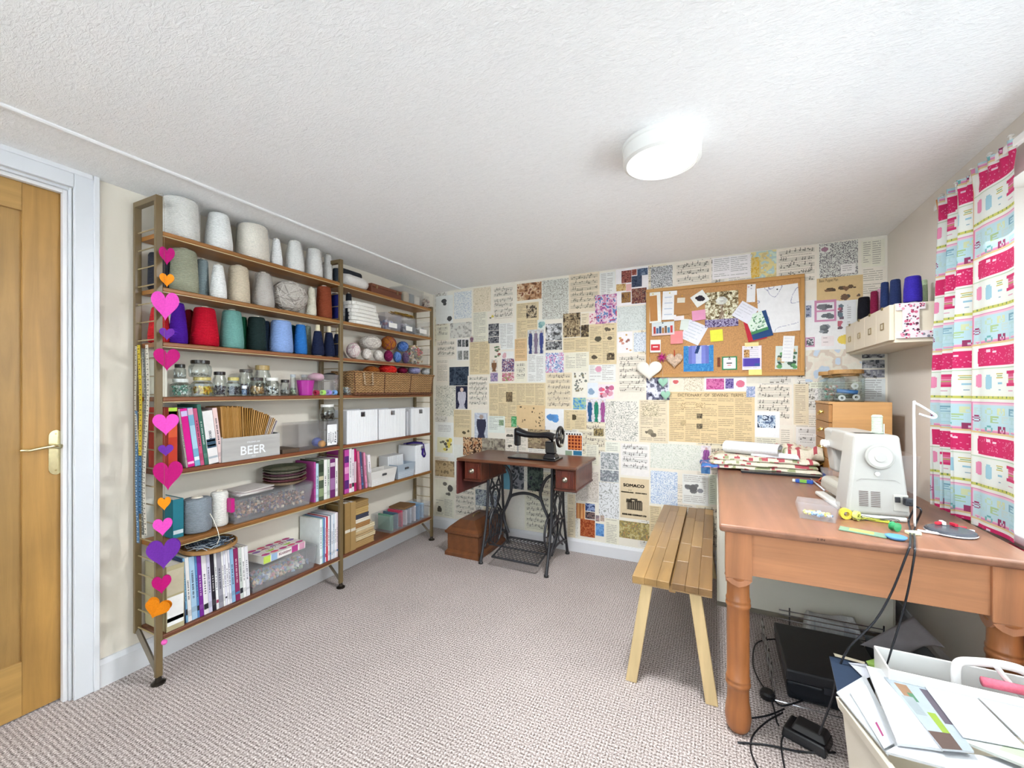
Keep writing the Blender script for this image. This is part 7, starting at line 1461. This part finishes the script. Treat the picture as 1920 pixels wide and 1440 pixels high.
for k, (du, l) in enumerate([(0, 'upper'), (3, 'lower')]):
    p = zobj(1640 + du, 981); pts = [(p.x + (.055 - .01 * k) * math.cos(a * .35) * 1.2 + .01 * k, p.y + .020 * math.sin(a * .35) - .004 * k, TZ + .014 + .003 * k + .004 * math.sin(a)) for a in range(16)]
    rod(curve(pts, 3), .0012, '2c3028', 'wire_loop', l + ' dark wire loop of two in front of the sewing machine', 'wire', n=5)
p = zobj(1672, 994); o = obj(MB().lathe([(.005, 0), (.015, 0), (.015, .003), (.011, .004), (.011, .016), (.015, .017), (.015, .02), (.005, .02)], '3c9c64', 20), 'thread_spool', shiny, loc=(p.x, p.y, TZ + .0156), rot=(math.pi / 2, 0, .6)); tag(o, 'green thread spool lying in front of the sewing machine', 'thread spool')
p = zobj(1681, 1012); o = obj(MB().lathe([(.006, 0), (.022, .001), (.028, .010), (.0265, .010), (.02, .003), (.004, .002)], '5890c4', 28), 'pin_dish', shiny, smooth=True, loc=(p.x, p.y + .004, TZ + .0006)); tag(o, 'small blue pin dish at the front edge of the table', 'dish')
p = zobj(1712, 1002); o = obj(MB().box(-.018, .018, -.012, .012, 0, .010, 'e8ecc8'), 'eraser', shiny, loc=(p.x, p.y, TZ + .0006), rot=(0, 0, .3), bevel=.002); tag(o, 'pale chalk block between the blue dish and thread stand', 'chalk')
p = zobj(1742, 1000); rod([(p.x - .03, p.y, TZ + .0052), (p.x + .028, p.y - .012, TZ + .0052)], .0045, 'f2f2f4', 'chalk_pencil', 'short white pencil in front of the thread stand base', 'pencil', n=8)
# pens and scissors at the back left
p = zobj(1508, 906); b = obj(MB().box(-.038, .038, -.013, .013, 0, .018, '2454b4'), 'marker_pen', shiny, loc=(p.x, p.y, TZ + .0006), rot=(0, 0, -.15), bevel=.004); tag(b, 'fat blue and green marker on the table left of the machine', 'pen'); obj(MB().box(-.052, -.038, -.010, .010, .002, .016, 'e4ece8'), 'white_tip', shiny, b, bevel=.003); obj(MB().box(-.02, .01, -.0132, .0, .003, .0182, '7cb848'), 'green_band', shiny, b)
for k, (u0, v0, u1, v1, c, l) in enumerate([(1500, 893, 1530, 897, '3c3028', 'dark pencil behind the blue marker'), (1520, 900, 1546, 922, 'd0d4dc', 'steel blade of the long scissors by the blue marker'), (1536, 902, 1548, 892, 'c85c3c', 'orange-handled seam ripper near the machine free arm'), (1522, 903, 1542, 908, '8c3c28', 'reddish pencil beside the scissors blade')]):
    a, b_ = zobj(u0, v0), zobj(u1, v1); rod([(a.x, a.y, TZ + .0058), (b_.x, b_.y, TZ + .0058)], .0042, c, 'pencil' if k != 1 else 'scissors', l, 'pencil' if k != 1 else 'scissors', n=6)
# mark on the table edge
text('2 IN', .022, .007, 'lettering', tb, pap, '3a2c28', TR(onY(1539, 1003, TY0).x, TY0 - .0006, TZ - .011, math.pi / 2), .01)

# ================================================================== UNDER AND BESIDE THE TABLE
bb = thing('storage_case', 'large flat black plastic case on the carpet below the pine table', 'case', (.262, 2.01, .006))
obj(MB().frust((.165, .19, 0), (.32, .37), (.165, .19, .075), (.335, .385), '1e2228'), 'case_base', shiny, bb, bevel=.010, seg=3); obj(MB().box(-.003, .333, -.003, .383, .0755, .122, '26262a'), 'lid', mat('paint', rough=.45), bb, bevel=.008, seg=3); obj(MB().box(.12, .20, -.010, -.0025, .06, .085, '34363c'), 'latch', shiny, bb, bevel=.002)
wr = thing('wire_rack', 'chrome wire rack standing around the black case under the table', 'rack', (0, 0, 0)); ch = mat('metal', rough=.2)
for z in (.02, .055, .09): obj(MB().tube([(.215, 1.985, z), (.215, 2.47, z)], .0028, 'b8b8bc', 6), 'wire', ch, wr)
for y in (1.985, 2.09, 2.19, 2.29, 2.39, 2.47): obj(MB().tube([(.2175, y, .0), (.2175, y, .10)], .0028, 'b8b8bc', 6), 'wire', ch, wr)
for k, z in enumerate((.085, .108, .131, .154)): obj(MB().tube([(.29, 2.475, z), (.70, 2.475, z)], .0026, 'a8a8ac', 6), 'wire', ch, wr)
for x in (.335, .70): obj(MB().tube([(x, 2.478, .0), (x, 2.478, .17)], .0034, '8c8c90', 6), 'upright', ch, wr)
obj(MB().tube([(.215, 1.985, .003), (.66, 1.985, .003)], .003, 'c8c8cc', 6), 'wire', ch, wr)
o = cloth_slab('crumpled_bag', .22, .10, .045, ['c8c8c6', 'dcdcda', 'b0b0b4'], 'crumpled grey-white plastic bag behind the black case', (.48, 2.437, .10), 0, 5, nx=30, ny=16); o.location = (.52, 2.545, .0); o.scale = (1, 1, 2.9)
pts = [onZ(1613, 1209, .15), onZ(1712, 1156, .27), onZ(1771, 1214, .25), onZ(1698, 1232, .13)]; b = MB(); nx = 12; V_ = []; 
for j in range(nx + 1):
    for i in range(nx + 1):
        s_, t_ = i / nx, j / nx; p = (pts[0] * (1 - s_) + pts[1] * s_) * (1 - t_) + (pts[3] * (1 - s_) + pts[2] * s_) * t_; V_.append((p.x, p.y, p.z + .025 * math.sin(s_ * math.pi) * t_))
b.add(V_, [(j * (nx + 1) + i, j * (nx + 1) + i + 1, (j + 1) * (nx + 1) + i + 1, (j + 1) * (nx + 1) + i) for j in range(nx) for i in range(nx)], 'a8a4a8'); o = obj(b, 'card_folder', paperw, smooth=True, solid=.003); tag(o, 'large curved grey card sheet leaning beside the black case', 'folder')
o = obj(MB().box(.625, .845, 2.18, 2.46, .004, .125, '5c6670'), 'plastic_crate', shiny, bevel=.008); tag(o, 'slate plastic crate under the grey card sheet', 'crate')
# red board between table and wall
o = obj(MB().box(.850, .893, 1.60, 1.99, .001, .742, '7c1f30'), 'display_board', paperw, bevel=.003); tag(o, 'dark red board standing between the table and the window wall', 'board')
# power adapter, plug, cables
p = onZ(1513, 1372, .03); t = thing('power_adapter', 'black sewing machine foot pedal on the carpet near the crate', 'foot pedal', (p.x, p.y, .001), -.42)
obj(MB().frust((0, 0, 0), (.135, .10), (0, .004, .032), (.125, .09), '1c1c20'), 'pedal_base', shiny, t, bevel=.005, seg=3); obj(MB().frust((.01, .006, .033), (.105, .075), (.01, .010, .052), (.085, .055), '2c2a2a'), 'pedal_plate', mat('paint', rough=.5), t, bevel=.004)
p = onZ(1439, 1303, .012); t = thing('plug', 'round black mains plug lying on the carpet between leg and case', 'plug', (p.x, p.y, .001)); obj(MB().lathe([(.026, 0), (.028, .006), (.028, .02), (.022, .028)], '1c1c20', 20), 'plug_body', shiny, t)
def cable(P_, label, r=.0032, c='22242a'):
    q = curve(P_, 7); o = obj(MB().tube(q, r, c, 6), 'cable', shiny, smooth=True); tag(o, label, 'cable'); return o
g = lambda x, y, z=.0045: onZ(*px('G', x, y), z)
yq = lambda u, v, Y=1.676: onY(u, v, Y)
mp = sm.location; e0 = Vector((mp.x + .083, mp.y - .035, TZ + .080))
cable([e0 + Vector((0, .012, 0)), e0 + Vector((.004, -.01, -.006)), onZ(1704, 975, TZ + .02), onZ(1706, 992, TZ + .008), onZ(1707, 1012, TZ + .006), onY(1706, 1024, 1.684), yq(1700, 1040, 1.672), yq(1672, 1110), yq(1640, 1165), yq(1592, 1215), yq(1570, 1262), yq(1560, 1310), yq(1535, 1378, 1.70) ], 'long grey cable hanging from the machine plug toward the floor, left strand')
cable([e0 + Vector((.016, .012, -.010)), e0 + Vector((.022, -.008, -.018)), onZ(1719, 978, TZ + .012), onZ(1714, 996, TZ + .006), onZ(1715, 1014, TZ + .006), onY(1715, 1026, 1.684), yq(1714, 1044, 1.672), yq(1704, 1100), yq(1692, 1150), yq(1680, 1190), yq(1668, 1228), yq(1650, 1285), yq(1640, 1330)], 'right strand of cable hanging down from the machine plug')
p = onZ(1439, 1303, .012)
cable([g(330, 635, .004), g(240, 612), g(130, 640), g(108, 760), g(140, 860), (p.x, p.y + .029, .008)], 'cable looping from the black case to the mains plug')
cable([(p.x + .012, p.y - .028, .008), g(245, 1060), g(262, 1140), g(275, 1165)], 'short cable from plug to foot pedal')
cable([(p.x + .022, p.y - .018, .008), g(300, 1040, .0112), g(420, 1010, .0112), g(470, 985, .02) ], 'cable running right from the mains plug across the black case front')
cable([g(-20, 1125), g(100, 1118), g(210, 1100), g(310, 1060)], 'cable crossing the carpet beside the table leg')
cable([g(300, 1085, .0112), g(200, 1140, .0112), g(110, 1230), g(96, 1330), g(150, 1460)], 'cable curving down to the bottom edge right of the table leg')
cable([g(345, 1210), g(300, 1240), g(292, 1320), g(318, 1470)], 'cable dropping from the foot pedal toward the bottom edge')
cable([g(10, 1275), g(200, 1292, .0045), g(420, 1335, .0045), g(640, 1340, .0045)], 'cable lying along the front of the foot pedal')
# cream crate with papers
Q = [(.318, 1.487), (.405, 1.13), (.84, 1.16), (.80, 1.52)]; CZ = .372; b = MB(); cxy = Vector((sum(q[0] for q in Q) / 4, sum(q[1] for q in Q) / 4))
def ringq(k, z, e=0): return [(cxy.x + (q[0] - cxy.x) * k + (e if q[0] > cxy.x else -e), cxy.y + (q[1] - cxy.y) * k + (e if q[1] > cxy.y else -e), z) for q in Q]
v = ringq(.86, 0.001) + ringq(.97, CZ - .03) + ringq(.97, CZ - .03, .008) + ringq(.99, CZ, .008) + ringq(.97, CZ, -.002) + ringq(.85, .006, -.002); f = [(0, 1, 2, 3)]
for r_ in range(5):
    for i in range(4): j = (i + 1) % 4; f.append((r_ * 4 + j, r_ * 4 + i, r_ * 4 + 4 + i, r_ * 4 + 4 + j))
f.append((23, 22, 21, 20)); b.add(v, f, 'e4dccb'); t = thing('plastic_crate', 'cream plastic crate heaped with papers in front of the table', 'crate', (0, 0, 0)); obj(b, 'crate_body', mat('paint', rough=.4), t, bevel=.004, seg=3)
def sheet(Pq, z, col, label, cat='paper', th=.0012, im=None, name='paper_sheet', bend=.0, tilt=(0, 0, 0, 0)):
    col = mixc(col, '000000', .15); im = im * .85 if im is not None else None
    c = [onZ(*px('H', x, y), z + tilt[i]) for i, (x, y) in enumerate(Pq)]; n = 14; b = MB(); V_ = []; cc_ = []; m = (n + 1) ** 2
    for sgn in (0, 1):
        for j in range(n + 1):
            for i in range(n + 1):
                s_, t_ = i / n, j / n; p = (c[0] * (1 - s_) + c[1] * s_) * (1 - t_) + (c[3] * (1 - s_) + c[2] * s_) * t_; V_.append((p.x, p.y, p.z + bend * math.sin(s_ * 3.14) * math.sin(t_ * 3.0) + sgn * th))
    Fq_ = []
    for j in range(n):
        for i in range(n):
            q = [j * (n + 1) + i, j * (n + 1) + i + 1, (j + 1) * (n + 1) + i + 1, (j + 1) * (n + 1) + i]; Fq_.append(tuple(reversed(q))); cc_.append(c_(col)); Fq_.append(tuple(k + m for k in q)); cc_.append(tuple(im[min(im.shape[0] - 1, int(j / n * im.shape[0])), min(im.shape[1] - 1, int(i / n * im.shape[1]))]) if im is not None else c_(col))
    ring = [i for i in range(n + 1)] + [j * (n + 1) + n for j in range(1, n + 1)] + [n * (n + 1) + i for i in range(n - 1, -1, -1)] + [j * (n + 1) for j in range(n - 1, 0, -1)]
    for k in range(len(ring)): a, e = ring[k], ring[(k + 1) % len(ring)]; Fq_.append((a, e, e + m, a + m)); cc_.append(c_(mixc(col, 'ffffff', .3)))
    # winding so that the top faces up
    b.add(V_, Fq_, cc_); o = obj(b, name, paperw, smooth=False); tag(o, label, cat); return o
sheet([(-25, 285), (175, 335), (345, 510), (60, 660)], .365, '34445c', 'dark navy folder sticking out of the crate at its back left corner', 'folder', .006, name='folder')
sheet([(165, 335), (345, 350), (400, 470), (330, 500)], .376, 'dde2ec', 'small white sheet lying across the navy folder')
sheet([(15, 240), (330, 330), (330, 350), (30, 270)], .372, 'ece0c4', 'cream strip of card behind the navy folder', 'card')
sheet([(340, 320), (450, 290), (500, 430), (420, 470)], .385, '9cc060', 'bright green leaflet wedged between papers and white caddy', 'leaflet')
sheet([(45, 640), (330, 470), (690, 1180), (560, 1270)], .384, 'dde3e6', 'crinkled white plastic packet along the left rim of the crate', 'packet', .004, bend=.008)
im = fill(14, 14, 'dfe4ea'); im[9:12, 5:7] = c_('a84878')
sheet([(180, 640), (340, 560), (620, 1150), (520, 1200)], .394, 'd6dce4', 'white printed packet with a magenta mark inside the left rim', 'packet', .002, im=im, bend=.004)
sheet([(540, 1245), (670, 1170), (1960, 1350), (1700, 1560)], .400, 'e6e9ee', 'wide white magazine lowest at the front of the heap', 'magazine', .006)
sheet([(340, 385), (900, 512), (1110, 1225), (655, 1165)], .409, 'e8ecf2', 'white magazine with curled left edge leaning over the crate', 'magazine', .007, bend=.006)
im = fill(14, 14, 'b8c4cc'); im[1:4, 2:6] = c_('a88468'); im[3:5, 4:6] = c_('5c8c6c'); im[7:11, 6:9] = c_('9cb84c'); im[11:, :9] = c_('6c5a54'); im[1:9, 10:] = c_('6c6470'); im[4:8, 1:5] = c_('a8b4b8')
sheet([(520, 490), (975, 600), (1420, 1240), (1105, 1215)], .4175, 'c8d0d8', 'garden magazine open with green plants and brown earth pictures', 'magazine', .005, im=im)
im = fill(14, 14, 'dfe6e0'); im[9:, 6:] = c_('c4d4b8')
sheet([(1060, 1040), (1320, 1080), (1960, 1240), (1960, 1400)], .416, 'd8dcd0', 'pale green printed magazine edge below the white letters', 'magazine', .006, im=im)
im = fill(14, 14, 'e6eaf4'); im[1:13:2, 2:12] = c_('dce0ec')
sheet([(880, 512), (1400, 648), (1960, 1210), (1310, 1085)], .424, 'e6eaf4', 'white typed letter lying on the garden magazine', 'letter', .002, im=im, bend=.004)
sheet([(1450, 672), (1960, 745), (2000, 1180), (1900, 1110)], .428, 'e4e9f4', 'second white letter at the right edge of the heap', 'letter', .002, im=im)
# white caddy with handle, standing behind the crate
cz = .452; t = thing('plastic_caddy', 'white plastic caddy with a big loop handle standing behind the paper crate', 'caddy', (0, 0, 0)); a = onZ(1652, 1232, cz); e = onZ(1800, 1252, cz)
Yf = 1.553; xa, xb = a.x + .0, .845
b = MB(); 
for (x0, x1, y0, y1) in ((xa, xb, Yf, Yf + .004), (xa, xb, 1.676, 1.680), (xa, xa + .004, Yf + .004, 1.676), (xb - .004, xb, Yf + .004, 1.676)): pass
v = [(x, y, z) for z, k in ((.001, .008), (cz, 0)) for x, y in ((xa + k, Yf + k), (xb - k, Yf + k), (xb - k, 1.680 - k), (xa + k, 1.680 - k))] + [(x, y, cz) for x, y in ((xa + .005, Yf + .005), (xb - .005, Yf + .005), (xb - .005, 1.675), (xa + .005, 1.675))] + [(x, y, .01) for x, y in ((xa + .012, Yf + .012), (xb - .012, Yf + .012), (xb - .012, 1.668), (xa + .012, 1.668))]
f = [(3, 2, 1, 0)] + [(r_ * 4 + i, r_ * 4 + (i + 1) % 4, r_ * 4 + 4 + (i + 1) % 4, r_ * 4 + 4 + i) for r_ in range(3) for i in range(4)] + [(12, 13, 14, 15)]
b.add(v, f, 'efefec'); obj(b, 'caddy_body', shiny, t, bevel=.003)
hp_ = [onY(*px('H', x, y), 1.60) for x, y in ((1245, 560), (1240, 400), (1275, 330), (1400, 322), (1650, 345), (1850, 390), (1960, 440))]
obj(MB().tube(curve(hp_), .011, 'f2f2f0', 10), 'handle', shiny, t, smooth=True); hp_ = [onY(*px('H', x, y), 1.585) for x, y in ((1640, 365), (1760, 520), (1940, 700))]; obj(MB().tube(curve(hp_), .007, 'ececea', 8), 'handle_strut', shiny, t, smooth=True)
o = obj(MB().tube([(-.05, 0, 0), (.05, 0, 0)], .012, 'd86c80', 12), 'craft_roll', cloth, smooth=True, loc=(.735, 1.60, cz - .01)); tag(o, 'pink glittery roll lying across the white caddy', 'roll'); o.location = (.70, 1.572, cz + .0135)
